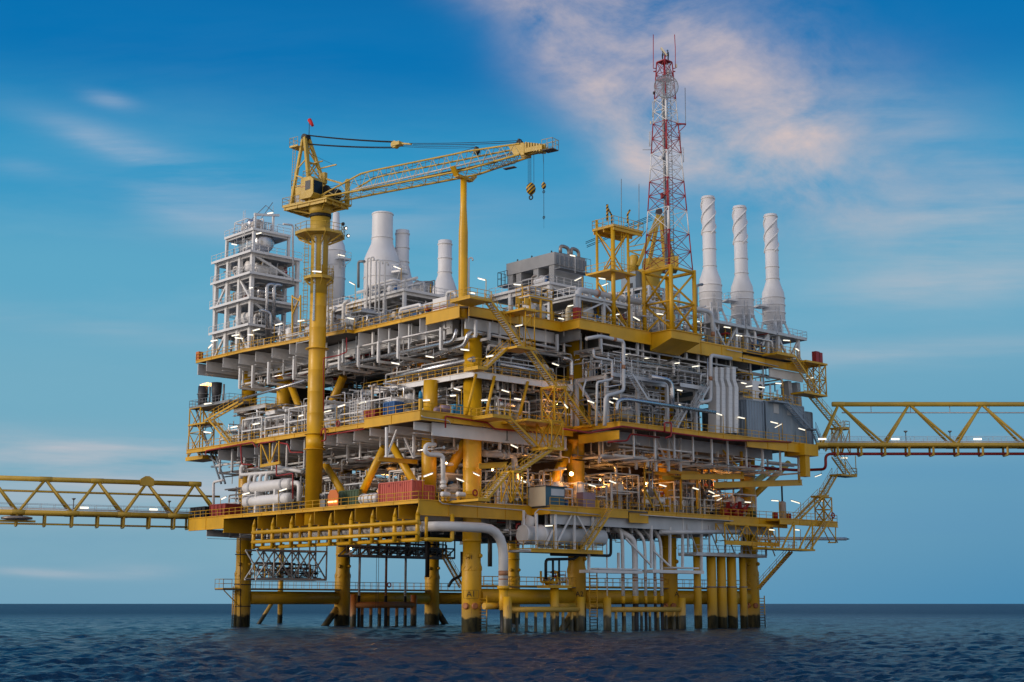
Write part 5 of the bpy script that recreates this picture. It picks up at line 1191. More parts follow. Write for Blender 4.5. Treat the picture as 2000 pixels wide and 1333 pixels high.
pa, pb, pc = U(1443, 845, y=-6.5), U(1460, 848, y=-9.6), U(1492, 853, y=-9.6)
corrugated('equipment_enclosure', 'blue grey corrugated enclosure standing next to the tall ducts', 'enclosure', pb.x, pc.x, -9.6, -5.0, ZM + .3, sz(1460, 780, pb.x, -9.6), BGR, .55)
pd, pe = U(1497, 853, y=-8.2), U(1598, 863, y=-8.2); ze = sz(1500, 783, pd.x, -8.2)
corrugated('equipment_enclosure', 'largest blue grey enclosure with an outside stair near the right-hand bridge'.replace('right-hand ', 'red pipe '), 'enclosure', pd.x, pe.x - 3.5, -8.2, 4, ZM + .3, ze, BGR, 1.4, dep=.05)
corrugated('equipment_enclosure', 'blue grey ribbed enclosure behind the outside stair at the platform end', 'enclosure', pe.x - 3.4, pe.x + .6, -6.8, 4, ZM + .3, ze - .4, BGR, .9)
te = [o for o in COL.objects if o.name.startswith('equipment_enclosure')][1]; xe_ = te['_o'][0]
for dx in (-4.2, -1.0, 2.4): b = MB(); b.box(xe_ + dx, xe_ + dx + 1.1, -8.27, -8.21, ZM + .35, ZM + 2.5); b.obj('door', BGR, te)
for dx in (-2.8, .6): b = MB(); [b.box(xe_ + dx, xe_ + dx + 1.2, -8.3, -8.2, ze - 1.6 + .22 * k, ze - 1.5 + .22 * k) for k in range(6)]; b.box(xe_ + dx - .05, xe_ + dx + 1.25, -8.235, -8.21, ze - 1.7, ze - .25); b.obj('louvre', LGR, te)
t = thing('enclosure_stair', 'grey outside stair on the largest blue grey enclosure', 'stair', U(1545, 790, y=-9))
pa = U(1533, 786, y=-9.0); pb = U(1578, 837, y=-9.0); stair(t, (pa.x, -9.0, pa.z), (pb.x, -9.0, pb.z), .9, (0, 1, 0), BGR); b = MB(); b.box(pa.x - 3.2, pa.x, -9.5, -8.25, pa.z - .25, pa.z); b.box(pb.x, pb.x + 1.6, -9.5, -8.25, pb.z - .2, pb.z); b.obj('landing', BGR, t)
stair(t, (pb.x + 1.4, -9.0, pb.z), (pb.x + 3.4, -9.0, ZM), .9, (0, 1, 0), BGR)
for xx, h0, h1, lab in ((U(1539, 760, y=-5).x, 745, 790, 'pale intake duct above the enclosure stair'), (U(1556, 760, y=-5).x, 748, 808, 'wider pale intake duct slanting behind the enclosure stair')):
    a0 = sz(1545, h0, xx, -5); a1 = sz(1545, h1, xx, -5); b = MB(); b.slab([(xx - .5, -5.4, a0), (xx + .4, -5.4, a0), (xx + .9, -5.4, a1), (xx, -5.4, a1)], (0, 1.2, 0)); tag(b.obj('intake_duct', LGR), lab, 'duct')
# upper gallery over the enclosures
t = thing('enclosure_gallery', 'yellow railed gallery with filters on the roof of the blue grey enclosures', 'gallery', (50, -6, ze))
rail_mb([(pd.x - 5, -8.1, ze + .05), (pe.x - 4, -8.1, ze + .05)], 1.2, 1.4, .045).obj('railing', YEL, t)
clutter(t, pd.x - 4.5, pe.x - 4, -7.4, 2, ze + .1, ZT - 3.6, rg, 3, 14, [GRY, LGR, YEL, BRS], 12, 5)
b = MB(); pa = U(1487, 770, y=-7); b.box(pa.x - 2.6, pa.x, -7.4, -4, ze, ze + 3); cbx = b.obj('filter_box', WHT, t)
for dz in (.8, 2.1): b = MB(); b.lathe((pa.x - .7, -7.41, ze + dz), [(.5, 0), (.5, .02)], 16, (0, -1, 0)); b.obj('round_opening', BLK, cbx)

# ---------------------------------------------------------------- zigzag stairs on the mast face
t = thing('stair_tower', 'yellow zigzag stair climbing from the main deck to the top deck at the corner leg', 'stair', (8, -6, ZM))
YS = -6.4; W = 1.05
def yp(px, py, y=YS): return U(px, py, y=y)
def land(p, x0, x1, y0, y1, z, mat=YEL, rails=None):
    b = MB(); b.box(x0, x1, y0, y1, z - .28, z); f = b.obj('landing', mat, p)
    if rails: rail_mb(rails, 1.1, 1.1, .04).obj('railing', mat, f)
    return f
a0 = yp(953, 593); a0.z = ZT + .25
land(t, a0.x - 3.6, a0.x, YS - .7, -3.2, a0.z, YEL, [(a0.x - 3.6, -3.3, a0.z), (a0.x - 3.6, YS - .7, a0.z), (a0.x, YS - .7, a0.z)])
a1 = yp(1018, 679); stair(t, a0, a1, W, (0, 1, 0)); land(t, a1.x - 1.4, a1.x + 1.9, YS - .7, YS + 2.4, a1.z, YEL, [(a1.x + 1.9, YS + 2.4, a1.z), (a1.x + 1.9, YS - .7, a1.z), (a1.x + .4, YS - .7, a1.z)])
a2 = Vector((a1.x - 1.2, YS + 1.7, a1.z)); a3 = Vector((yp(945, 722, YS + 1.7).x, YS + 1.7, ZZ + .1)); stair(t, a2, a3, W, (0, 1, 0)); land(t, a3.x - 1.6, a3.x, YS + 1.0, -2.7, ZZ + .1, YEL, [(a3.x - 1.6, -2.8, ZZ + .1), (a3.x - 1.6, YS + 1, ZZ + .1), (a3.x, YS + 1, ZZ + .1)])
a4 = Vector((a1.x + .9, YS, a1.z)); a5 = yp(1082, 755); stair(t, a4, a5, W, (0, 1, 0)); land(t, a5.x - .6, a5.x + 1.7, YS - .7, YS + 1.9, a5.z, YEL, [(a5.x + 1.7, YS + 1.9, a5.z), (a5.x + 1.7, YS - .7, a5.z), (a5.x + 1.1, YS - .7, a5.z)])
a6 = Vector((a5.x + 1.0, YS, a5.z)); a7 = yp(1147, 830); stair(t, a6, a7, W, (0, 1, 0)); land(t, a7.x, a7.x + 1.4, YS - .7, YS + 2.6, a7.z)
b = MB(); lattice(b, [(a5.x - .5, YS - .6, ZM - .6), (a5.x + 1.6, YS - .6, ZM - .6), (a5.x + 1.6, YS + 1.8, ZM - .6), (a5.x - .5, YS + 1.8, ZM - .6)], [(a5.x - .5, YS - .6, a5.z - .2), (a5.x + 1.6, YS - .6, a5.z - .2), (a5.x + 1.6, YS + 1.8, a5.z - .2), (a5.x - .5, YS + 1.8, a5.z - .2)], 2, .07, .1); b.obj('support_lattice', YEL, t)
b = MB()
for x in (a1.x + 1.8, a1.x + .2): b.tube((x, YS - .6, a1.z - .2), (x, YS - .6, ZT + .2), .08, n=6); b.tube((x, YS + 2.3, a1.z - .2), (x, YS + 2.3, ZT + .2), .08, n=6)
b.tube((a1.x + 1.8, YS - .6, ZT), (a1.x + .2, YS - .6, ZT - 2.5), .06, n=5); b.tube((a1.x + .2, YS - .6, ZT - 2.5), (a1.x + 1.8, YS - .6, a1.z), .06, n=5); b.obj('hanger', YEL, t)
b = MB(); b.box(a1.x - .4, a1.x + 2.2, YS - .9, -3.2, ZT - .28, ZT); b.obj('canopy_platform', YEL, t)
t = thing('stair_tower', 'yellow stair with lattice support climbing from the lowest deck up to the main deck', 'stair', (6, -6, ZL))
b0 = yp(990, 819); b0.z = ZM - .2; land(t, b0.x - 3.0, b0.x, YS - .7, -3.0, b0.z, YEL, [(b0.x - 3, -3, b0.z), (b0.x - 3, YS - .7, b0.z), (b0.x, YS - .7, b0.z)])
b1 = yp(1050, 876); stair(t, b0, b1, W, (0, 1, 0)); land(t, b1.x - .3, b1.x + 2.6, YS - 2.2, YS + .8, b1.z, YEL, [(b1.x + .4, YS + .8, b1.z), (b1.x + 2.6, YS + .8, b1.z), (b1.x + 2.6, YS - 2.2, b1.z), (b1.x + 1.4, YS - 2.2, b1.z)])
b2 = Vector((b1.x + 1.2, YS - 1.5, b1.z)); b3 = yp(1012, 921, YS - 1.5); stair(t, b2, b3, W, (0, 1, 0)); land(t, b3.x - 1.3, b3.x, YS - 2.1, YS + .2, b3.z)
b4 = Vector((b3.x - 1.2, YS - 1.0, b3.z)); b5 = yp(947, 977, YS - 1.0); b5.z = ZL + .1; stair(t, b4, b5, W, (0, 1, 0)); land(t, b5.x - 1.6, b5.x + .3, YS - 1.6, -2.1, ZL + .1, YEL, [(b5.x - 1.6, YS - 1.6, ZL + .1), (b5.x - .2, YS - 1.6, ZL + .1)])
lc = [(b1.x + .5, YS - 2.1), (b1.x + 2.5, YS - 2.1), (b1.x + 2.5, YS + .7), (b1.x + .5, YS + .7)]
b = MB(); lattice(b, [(x, y, b1.z - .2) for x, y in lc], [(x, y, ZM - .3) for x, y in lc], 1, .07, .11); b.obj('support_lattice', YEL, t)
b = MB(); lattice(b, [(b3.x - 1.3, YS - 2, ZL), (b3.x + .3, YS - 2, ZL), (b3.x + .3, YS + .2, ZL), (b3.x - 1.3, YS + .2, ZL)], [(b3.x - 1.3, YS - 2, b3.z - .2), (b3.x + .3, YS - 2, b3.z - .2), (b3.x + .3, YS + .2, b3.z - .2), (b3.x - 1.3, YS + .2, b3.z - .2)], 1, .06, .1); b.obj('support_lattice', YEL, t)
land(t, b1.x - 3.2, b1.x + 3.0, YS - 1.4, -3, ZM - .25, YEL, [(b1.x - .4, YS - 1.4, ZM - .2), (b1.x + 3, YS - 1.4, ZM - .2), (b1.x + 3, -3, ZM - .2)])
# stairs at the mast face end
t = thing('stair_tower', 'yellow stair descending from the top deck to the bridge at the mast face end', 'stair', (60, -9, ZM))
YE = -9.0; c0 = yp(1547, 702, YE); c0.z = ZT - .2; land(t, c0.x - 4.5, c0.x, YE - .6, -6.8, c0.z, YEL, [(c0.x - 4.5, YE - .6, c0.z), (c0.x - .2, YE - .6, c0.z)])
c1 = yp(1597, 771, YE); stair(t, c0, c1, W, (0, 1, 0)); land(t, c1.x - 4.5, c1.x + 1.6, YE - .7, YE + 1.8, c1.z, YEL, [(c1.x - 4.5, YE - .7, c1.z), (c1.x - 2, YE - .7, c1.z)])
b = MB(); lc = [(c1.x - .2, YE - .6), (c1.x + 1.5, YE - .6), (c1.x + 1.5, YE + 1.7), (c1.x - .2, YE + 1.7)]; lattice(b, [(x, y, c1.z) for x, y in lc], [(x, y, ZT - .9) for x, y in lc], 2, .07, .1); b.obj('support_lattice', YEL, t)
land(t, c1.x - 3.8, c1.x + 1.8, YE - .8, -6, ZT - .6)
c2 = Vector((c1.x - .7, YE + .9, c1.z)); c3 = yp(1637, 836, YE + .9); stair(t, c2, c3, W, (0, 1, 0)); land(t, c3.x - .8, c3.x + 1.8, YE, YE + 1.9, c3.z, YEL, [(c3.x + 1.8, YE + 1.9, c3.z), (c3.x + 1.8, YE, c3.z), (c3.x + .6, YE, c3.z)])
c4 = Vector((c3.x - .6, YE, c3.z)); stair(t, c4, (c3.x - 4.2, YE, ZM), W, (0, 1, 0))
b = MB(); lattice(b, [(c3.x - .5, YE, ZM - .3), (c3.x + 1.7, YE, ZM - .3), (c3.x + 1.7, YE + 1.8, ZM - .3), (c3.x - .5, YE + 1.8, ZM - .3)], [(c3.x - .5, YE, c3.z - .2), (c3.x + 1.7, YE, c3.z - .2), (c3.x + 1.7, YE + 1.8, c3.z - .2), (c3.x - .5, YE + 1.8, c3.z - .2)], 1, .06, .09); b.obj('support_lattice', YEL, t)
t = thing('stair_tower', 'yellow zigzag stair hanging below the bridge down to the lowest deck end', 'stair', (62, -8, ZL))
d0 = yp(1630, 893, -8); d1 = yp(1655, 928, -8); stair(t, d0, d1, W, (0, 1, 0)); land(t, d1.x - 2.6, d1.x + 1.8, -8.6, -6.4, d1.z, YEL, [(d1.x + .2, -8.6, d1.z), (d1.x + 1.8, -8.6, d1.z), (d1.x + 1.8, -6.4, d1.z)])
b = MB(); 
for dx in (-1.2, 1.7): b.tube((d1.x + dx, -8.5, d1.z), (d1.x + dx, -8.5, d0.z + .5), .07, n=6)
b.tube((d1.x - 1.2, -8.5, d0.z), (d1.x + 1.7, -8.5, d1.z), .06, n=6); b.obj('hanger', YEL, t)
d2 = Vector((d1.x - 2.2, -7.2, d1.z)); d3 = yp(1606, 970, -7.2); stair(t, d2, d3, W, (0, 1, 0)); land(t, d3.x - 2.2, d3.x + .2, -8.3, -6.6, d3.z, YEL, [(d3.x - 2.2, -8.3, d3.z), (d3.x + .2, -8.3, d3.z)])
d4 = Vector((d3.x - 1.2, -7.8, d3.z)); d5 = yp(1556, 1013, -7.8); d5.z = ZL; stair(t, d4, d5, W, (0, 1, 0))
b = MB(); lc = [(d3.x - 1.2, -8.2), (d3.x + 1.0, -8.2), (d3.x + 1.0, -6.6), (d3.x - 1.2, -6.6)]; lattice(b, [(x, y, ZL) for x, y in lc], [(x, y, d3.z - .2) for x, y in lc], 2, .07, .1); b.obj('support_lattice', YEL, t)
# landing at the end of the lowest deck and the stair down to the legs
t = thing('end_landing', 'yellow railed landing with life ring at the far end of the lowest deck', 'landing', (64, -7, ZL))
e0, e1 = yp(1520, 1016, -8.6), yp(1633, 1022, -8.6)
land(t, e0.x, e1.x, -8.8, -5.2, ZL - .1, YEL, [(e0.x, -8.8, ZL - .1), (e1.x, -8.8, ZL - .1), (e1.x, -5.2, ZL - .1)]); edge(t, (e0.x, -8.85, ZL - .12), (e1.x, -8.85, ZL - .12), .75, YEL, .2)
b = MB()
for px0, px1 in ((1606, 1617), (1617, 1632)): b.tube(yp(px0, 1030, -8.6), yp(px1 + 4, 1060, -8.6), .09, n=6)
b.tube(yp(1632, 1030, -8.6), yp(1632, 1060, -8.6), .09, n=6); b.tube(yp(1618, 1060, -8.6), yp(1633, 1060, -8.6), .12, n=6); b.obj('hanger', YEL, t)
t = thing('sea_stair', 'long slender yellow stair running from under the deck end down to the legs', 'stair', (60, -5, 5))
g0 = yp(1615, 1018, -9.6); g1 = yp(1578, 1073, -9.6); stair(t, g0, g1, W, (0, 1, 0)); land(t, yp(1492, 1076, -9.6).x, g1.x + 1.0, -10.2, -7.6, g1.z, YEL, [(yp(1492, 1076, -9.6).x, -7.6, g1.z), (g1.x, -7.6, g1.z)])
b = MB()
for pa, pb in (((1551, 1020), (1526, 1074)), ((1587, 1020), (1560, 1074)), ((1551, 1020), (1551, 1074)), ((1587, 1020), (1587, 1074)), ((1500, 1062), (1515, 1075))): b.tube(yp(*pa, -9.8), yp(*pb, -9.8), .14, n=7)
b.obj('hanger', YEL, t)
h0 = yp(1545, 1078, -8.2); h1 = yp(1481, 1150, -3.0); stair(t, h0, h1, W, (h0 - h1).cross(Vector((0, 0, 1))), YEL)
# ---------------------------------------------------------------- bridges
def bridge(name, label, pa, pb, zbot, ztop, half, tops, bots, r, rw=.17, midz=None, midm=None, midr=.1, posts=(), dropz=1.4, low_r=.1, redpipe=False, grate=True):
    """triangular truss: one top chord, two bottom chords; tops and bots are node distances along it"""
    pa, pb = Vector((pa[0], pa[1], 0)), Vector((pb[0], pb[1], 0)); d = (pb - pa).normalized(); s = Vector((d.y, -d.x, 0)); L = (pb - pa).length
    if s.dot(Vector((fx, fy, 0))) > 0: s = -s                     # s points to the boat
    t = thing(name, label, 'bridge', (pa.x, pa.y, zbot)); Pn = lambda u_, w_, z: pa + d * u_ + s * w_ + Vector((0, 0, z))
    b = MB(); b.tube(Pn(tops[0] - 1, 0, ztop), Pn(L, 0, ztop), r * 1.1, n=14); b.obj('top_chord', MUST, t)
    for w_ in (half, -half): b = MB(); b.tube(Pn(0, w_, zbot), Pn(L, w_, zbot), r, n=14); b.obj('bottom_chord', MUST, t)
    for tp_ in tops:
        near = sorted(bots, key=lambda q: abs(q - tp_))[:2]
        for w_ in (half, -half):
            for q in near:
                b = MB(); b.tube(Pn(tp_, 0, ztop), Pn(q, w_, zbot), rw, n=10); b.obj('truss_diagonal', MUST, t)
        b = MB(); b.lathe(Pn(tp_, 0, ztop) - d * .9, [(r * 1.12, 0), (r * 1.2, .04), (r * 1.2, 1.76), (r * 1.12, 1.8)], 14, d); b.obj('node_sleeve', MUST, t)
    for q in bots[:-1]:
        for w_ in (half, -half): b = MB(); b.lathe(Pn(q, w_, zbot) - d * .9, [(r * 1.02, 0), (r * 1.12, .04), (r * 1.12, 1.76), (r * 1.02, 1.8)], 14, d); b.obj('node_sleeve', MUST, t)
    b = MB(); n = int(L / 3.3)
    for i in range(n + 1): b.tube(Pn(L * i / n, half, zbot), Pn(L * i / n, -half, zbot), .12, n=6)
    b.obj('cross_beam', MUST, t)
    b = MB(); b.slab([Pn(0, half * .8, zbot + .15), Pn(L, half * .8, zbot + .15), Pn(L, -half * .8, zbot + .15), Pn(0, -half * .8, zbot + .15)], (0, 0, .06)); b.obj('grating', GRT, t)
    for w_ in (half * .85, -half * .85): rail_mb([Pn(.5, w_, zbot + .2), Pn(L, w_, zbot + .2)], 1.1, 2.0, .03).obj('railing', LGR, t)
    b = MB(); b.tube(Pn(.3, half * .9, zbot + .55), Pn(L, half * .9, zbot + .55), .09, n=6); b.tube(Pn(.3, half * .95, zbot + .35), Pn(L, half * .95, zbot + .35), .07, n=6); b.obj('utility_pipe', LGR, t)
    if midz is not None:
        b = MB(); b.tube(Pn(tops[0] + (.5 if redpipe else -4), -.3, midz), Pn(L, -.3, midz), midr, n=8)
        if redpipe:
            q = tops[0] + 5
            while q < L: b.tube(Pn(q, -.3, midz), Pn(q, -.3, ztop), .06, n=5); q += 3.7 if int(q) % 2 else 6
        b.obj('hung_pipe', midm, t)
    for i, q in enumerate(posts):
        for w_ in (half, -half * .6):
            b = MB(); b.box(*sum(([c - .13, c + .13] for c in Pn(q, w_, 0)[:2]), []), zbot - dropz, zbot); b.obj('hanger_post', MUST, t)
        b = MB(); b.beam(Pn(q, half, zbot - dropz), Pn(q, -half * .6, zbot - dropz), .22, .26); b.obj('hanger_beam', MUST, t)
    b = MB(); b.tube(Pn(0, 0, zbot - dropz + .3), Pn(L, 0, zbot - dropz + .3), .14 if not redpipe else .01, n=8); b.obj('lower_rail', MUST, t)
    return t, Pn, L
def at_depth(px, py, ref):
    k0 = (ref[0] - CAM[0]) * fx + (ref[1] - CAM[1]) * fy; d = Vector(ray(px, py)); return Vector(CAM) + d * (k0 / (d.x * fx + d.y * fy))
refR = U(1597, 871, y=-11.5)
e0 = at_depth(1597, 871, refR); e1 = at_depth(2140, 871, refR); eL = (e1 - e0).length; m_ = eL / (2140 - 1597)
zb_, zt_b = e0.z, at_depth(1641, 790, refR).z
tR, PR, LR = bridge('link_bridge', 'yellow truss bridge with red pipe beneath, leaving the main deck', e0, e1, zb_, zt_b, 1.25, [(p - 1597) * m_ for p in (1641, 1780, 1922, 2063)], [(p - 1597) * m_ for p in (1602, 1725, 1864, 2004, 2140)], .32, .19, at_depth(1700, 806, refR).z, LGR, .1, [(p - 1597) * m_ for p in (1632, 1678, 1724, 1771, 1818, 1866, 1914, 1962, 2010, 2060)], 1.5, redpipe=True)
t = thing('fire_water_pipe', 'red pipe slung under the right bridge and dropping back beneath the deck'.replace('right ', 'red piped '), 'pipe', e0)
b = MB(); zr_ = at_depth(1700, 887, refR).z; q0 = at_depth(1612, 887, refR); b.pipe([PR(LR, .2, zr_), (q0.x, q0.y, zr_), (q0.x, q0.y, at_depth(1612, 917, refR).z), U(1560, 919, y=-6.5), U(1445, 912, y=-6.5)], .22, 10, .9); b.obj('run', RED, t)
b = MB(); bx = U(1565, 880, y=-12.6); b.box(bx.x, bx.x + 3.4, -13.2, -9.5, ZM - 1.75, ZM - .05); b.box(bx.x + .5, bx.x + 1.6, -12.9, -11.9, ZM - 4.9, ZM - 1.75); tag(b.obj('bridge_bearing', YEL), 'yellow box beam carrying the end of the bridge with the red pipe', 'bearing')
# bridge towards the other side
L0 = Vector((-9.3, 56.5, 0)); zb2 = sz(372, 1009.5, *at_depth(372, 1009, L0)[:2])
l0 = U(372, 1009.5, z=zb2); l1 = U(-60, 999.5, z=zb2); dirL = (l1 - l0).normalized()
l0 = l0 - dirL * 6
def along(px):
    r_ = ray(px, 1005); q = (CAM[0], CAM[1]); a = Vector((dirL.x, dirL.y)); n = Vector((-r_[1], r_[0])); return ((Vector(q) - Vector((l0.x, l0.y))).dot(n)) / a.dot(n)
pT = l0 + dirL * along(284); zt2 = sz(284, 943, pT.x, pT.y)
tL, PL, LL = bridge('link_bridge', 'yellow truss bridge with lifting lug plate, leaving the lowest deck', l0, l1, zb2, zt2, 1.4, [along(p) for p in (378, 284, 187, 85, -22)], [along(p) for p in (430, 337, 240, 140, 34, -60)], .34, .2, sz(284, 966, pT.x, pT.y), MUST, .16, [along(p) for p in (366, 338, 290, 240, 190, 140, 87, 32)], 1.9)
pN = along(284); b = MB(); b.slab([PL(pN - 1.0, .45, zt2 - .5), PL(pN + 1.0, .45, zt2 - .5), PL(pN + 1.0, .45, zt2 + .5), PL(pN + .3, .45, zt2 + .95), PL(pN - .3, .45, zt2 + .95), PL(pN - 1.0, .45, zt2 + .5)], PL(0, -.9, 0) - PL(0, 0, 0)); b.obj('lug_plate', MUST, tL)
b = MB(); pz = along(32); b.beam(PL(pz - 2.6, 1.4, zb2 - 1.3), PL(pz + 2.6, 1.4, zb2 - 1.3), .25, .3); b.obj('hose_tray', MUST, tL)
b = MB(); b.lathe(PL(pz, 1.2, zb2 - 1.1), [(1.5, 0), (2.2, .1), (2.2, .35), (1.5, .5)], 20); b.obj('hose_reel', BRS, tL)
for br, Pn, lst, zz_ in ((tR, PR, [(p - 1597) * m_ for p in (1583 + 20, 1745, 1905)], zb_), (tL, PL, [along(p) for p in (162, 297)], zb2)):
    for q in lst:
        b = MB(); b.slab([Pn(q - .6, 1.3, zz_ + .75), Pn(q + .6, 1.3, zz_ + .75), Pn(q + .6, 1.3, zz_ + 1.0), Pn(q - .6, 1.3, zz_ + 1.0)], Pn(0, -.15, 0) - Pn(0, 0, 0)); b.obj('lamp', TUBE, br)
for br, Pn, lst, zz_ in ((tR, PR, [(p - 1597) * m_ for p in (1774, 1861)], zb_), (tL, PL, [along(p) for p in (144, 332)], zb2)):
    for q in lst: b = MB(); b.tube(Pn(q, -1.1, zz_), Pn(q, -1.1, zz_ + 2.2), .08, n=6); b.lathe(Pn(q, -1.1, zz_ + 2.1), [(.08, 0), (.3, .2), (.3, .3)], 10); b.obj('loudhailer', GRY, br)

# ---------------------------------------------------------------- burner platform at the far end of the main deck
t = thing('burner_platform', 'small railed platform with two black burner barrels at the far end of the crane face', 'platform', (-8, 62, ZM))
BX = -6.5
q0, q1 = U(376, 796, x=BX), U(440, 792, x=BX + 0); zq = q0.z
b = MB(); b.box(BX, BX + 5, q1.y - 1, q0.y + 1, zq - .25, zq); b.obj('floor', GRY, t)
rail_mb([(BX + 5, q1.y - 1, zq), (BX, q1.y - 1, zq), (BX, q0.y + 1, zq), (BX + 5, q0.y + 1, zq)], 1.1, 1, .035).obj('railing', GRY, t)
for k, (px, tp_, r) in enumerate(((395.5, 755, 9.5), (422, 748, 9))):
    p = U(px, 790, x=BX + 1.6); m2 = mpp(p); zt4 = sz(px, tp_, p.x, p.y); b = MB(); b.lathe((p.x, p.y, 0), [(r * m2 * .95, zq), (r * m2 * .95, zq + (zt4 - zq) * .45), (r * m2 * 1.05, zq + (zt4 - zq) * .5), (r * m2, zt4), (r * m2 * .85, zt4 - .02), (r * m2 * .85, zt4 - .5)] if k == 0 else [(r * m2 * .7, zq), (r * m2 * 1.1, zq + (zt4 - zq) * .6), (r * m2 * 1.15, zt4)], 20)
    b.obj('burner_barrel', DRK, t)
    if k == 0:
        for z in (zq + 1, zq + 2.2): b = MB(); b.ring((p.x, p.y, z), r * m2 * 1.2, .05, (0, 0, 1), 18, 5); b.obj('guard_ring', GRY, t)
        fl = MB(); fp = Vector((p.x, p.y, zt4)); e = S_
        for o_, h_, w_ in ((-.35, .45, .3), (0, .6, .35), (.45, .7, .4), (1.0, .5, .38), (1.5, .25, .3)): fl.lathe(fp + e * o_ + Vector((0, 0, .02 + .1 * o_)), [(w_ * .6, 0), (w_, h_ * .3), (w_ * .6, h_ * .7), (.02, h_)], 10, (e.x * .5, e.y * .5, .8))
        tag(fl.obj('flame', FLAME), 'orange flame streaming from the nearer black burner barrel', 'flame')
for px in (409, 436): p = U(px, 790, x=BX + 1.8); b = MB(); b.tube((p.x, p.y, zq), (p.x, p.y, zq + 3.2), .16, n=8); b.obj('vent_pipe', GRY, t)
b = MB(); cc = [(BX, q0.y - 2.6), (BX, q0.y + .8), (BX + 2.5, q0.y + .8), (BX + 2.5, q0.y - 2.6)]; lattice(b, [(x, y, ZM - .8) for x, y in cc], [(x, y, zq - .2) for x, y in cc], 2, .07, .11); b.obj('support_lattice', YEL, t)
zq2 = sz(405, 828, BX, q0.y - 1); b = MB(); b.box(BX - .2, BX + 3, q0.y - 4.4, q0.y + .9, zq2 - .25, zq2); b.box(BX - .2, BX + 3, q0.y - 4, q0.y + 1.2, ZM - 1.3, ZM - .7); b.obj('middle_landing', YEL, t)
pa = U(470, 786, x=BX - .3); pb = U(403, 829, x=BX - .3); stair(t, (pb.x, pb.y, zq2), (pa.x, pa.y, pa.z), .9, (1, 0, 0)); pc = U(462, 864, x=BX - .3)
stair(t, (pb.x + .0, pb.y - 1.5, zq2), (BX - .3, pc.y + 1, ZM), .9, (1, 0, 0))
b = MB()
for (pa, pb) in (((383, 800), (402, 858)), ((402, 858), (432, 945)), ((415, 870), (440, 945)), ((405, 890), (425, 905)), ((413, 912), (432, 912)), ((392, 833), (412, 833))): b.tube(U(*pa, x=BX + 1), U(*pb, x=BX + 1), .16, n=7)
b.obj('raking_leg', BGR, t)

# ---------------------------------------------------------------- guard frame and the fat white export pipe below the lowest deck
GX = -11.0
t = thing('pipe_guard', 'yellow tubular guard frame hung along the crane face below the lowest deck', 'guard frame', (GX, 20, 12))
g1a = U(497, 1040.5, x=GX); g1b = U(826, 1019.5, x=GX); g2a = U(496, 1059.6, x=GX); zz1 = (g1a.z + g1b.z) / 2; zz2 = g2a.z; zz3 = zz2 - .75
for z, x in ((zz1, GX), (zz2, GX)):
    b = MB(); b.tube((x - .3, g1a.y, z), (x - .3, -3.2, z), .25, n=12); b.obj('bumper_tube', YEL, t)
b = MB(); b.pipe([(GX + .9, g1a.y, zz3), (GX + .9, -3.2, zz3), (U(883, 1056, y=-3.2).x, -3.2, zz3), (U(883, 1056, y=-3.2).x, -3.2, ZL - 1.6)], .26, 12, .3); b.obj('lower_tube', YEL, t)
b = MB(); b.tube((GX + 1.7, g1a.y, zz1), (GX + 1.7, -1, zz1), .22, n=10); b.obj('rear_tube', YEL, t)
for y in bys + [-2.6]:
    b = MB(); b.tube((GX, y, zz3 - .2), (GX, y, ZL - 1.9), .27, n=12); b.tube((GX, y, ZL - 1.9), (GX + .1, y, ZL - .8), .3, .06, n=10); b.obj('post', YEL, t)
    b = MB(); b.tube((GX + 1.7, y + .4, zz3), (GX + 1.7, y + .4, ZL - 2), .2, n=8); b.tube((GX, y, zz3 + .1), (GX + 1.7, y + .4, zz3 + .1), .16, n=8); b.obj('rear_post', YEL, t)
zp_ = U(898, 1029, y=-3.6).z
vx = U(983, 1120, y=-3.6).x
t = thing('export_riser', 'fat white pipe behind the guard frame bending down beside leg A1', 'riser', (vx, -3.6, 0))
b = MB(); b.pipe([(-8.4, U(561, 1045, x=-8.4).y, zp_), (-8.4, -3.6, zp_), (vx, -3.6, zp_), (vx, -3.6, 5.4)], .62, 20, 4.4); b.obj('run', WHT, t)
b = MB(); b.tube((vx, -3.6, 5.6), (vx, -3.6, 5.2), .78, n=20); b.tube((vx, -3.6, 5.3), (vx, -3.6, 2.6), .55, n=20); b.obj('clamp', YLW, t)
b = MB(); b.tube((vx, -3.6, 2.7), (vx, -3.6, -3), .42, n=16); b.obj('sea_end', BLK, t)
zb_1 = sz(983, 1120, vx, -3.6)
for z, h in ((zb_1, .6), (zb_1 - .75, .16)): b = MB(); b.tube((vx, -3.6, z - h / 2), (vx, -3.6, z + h / 2), .628, n=20); b.obj('colour_band', BAND, t)
for k in range(7): b = MB(); y = U(590 + 40 * k, 1040, x=-8.4).y; b.lathe((-8.4, y, zp_), [(.66, 0), (.68, .05), (.68, .3), (.66, .35)], 18, (0, 1, 0)); b.obj('weld_collar', LGR, t)
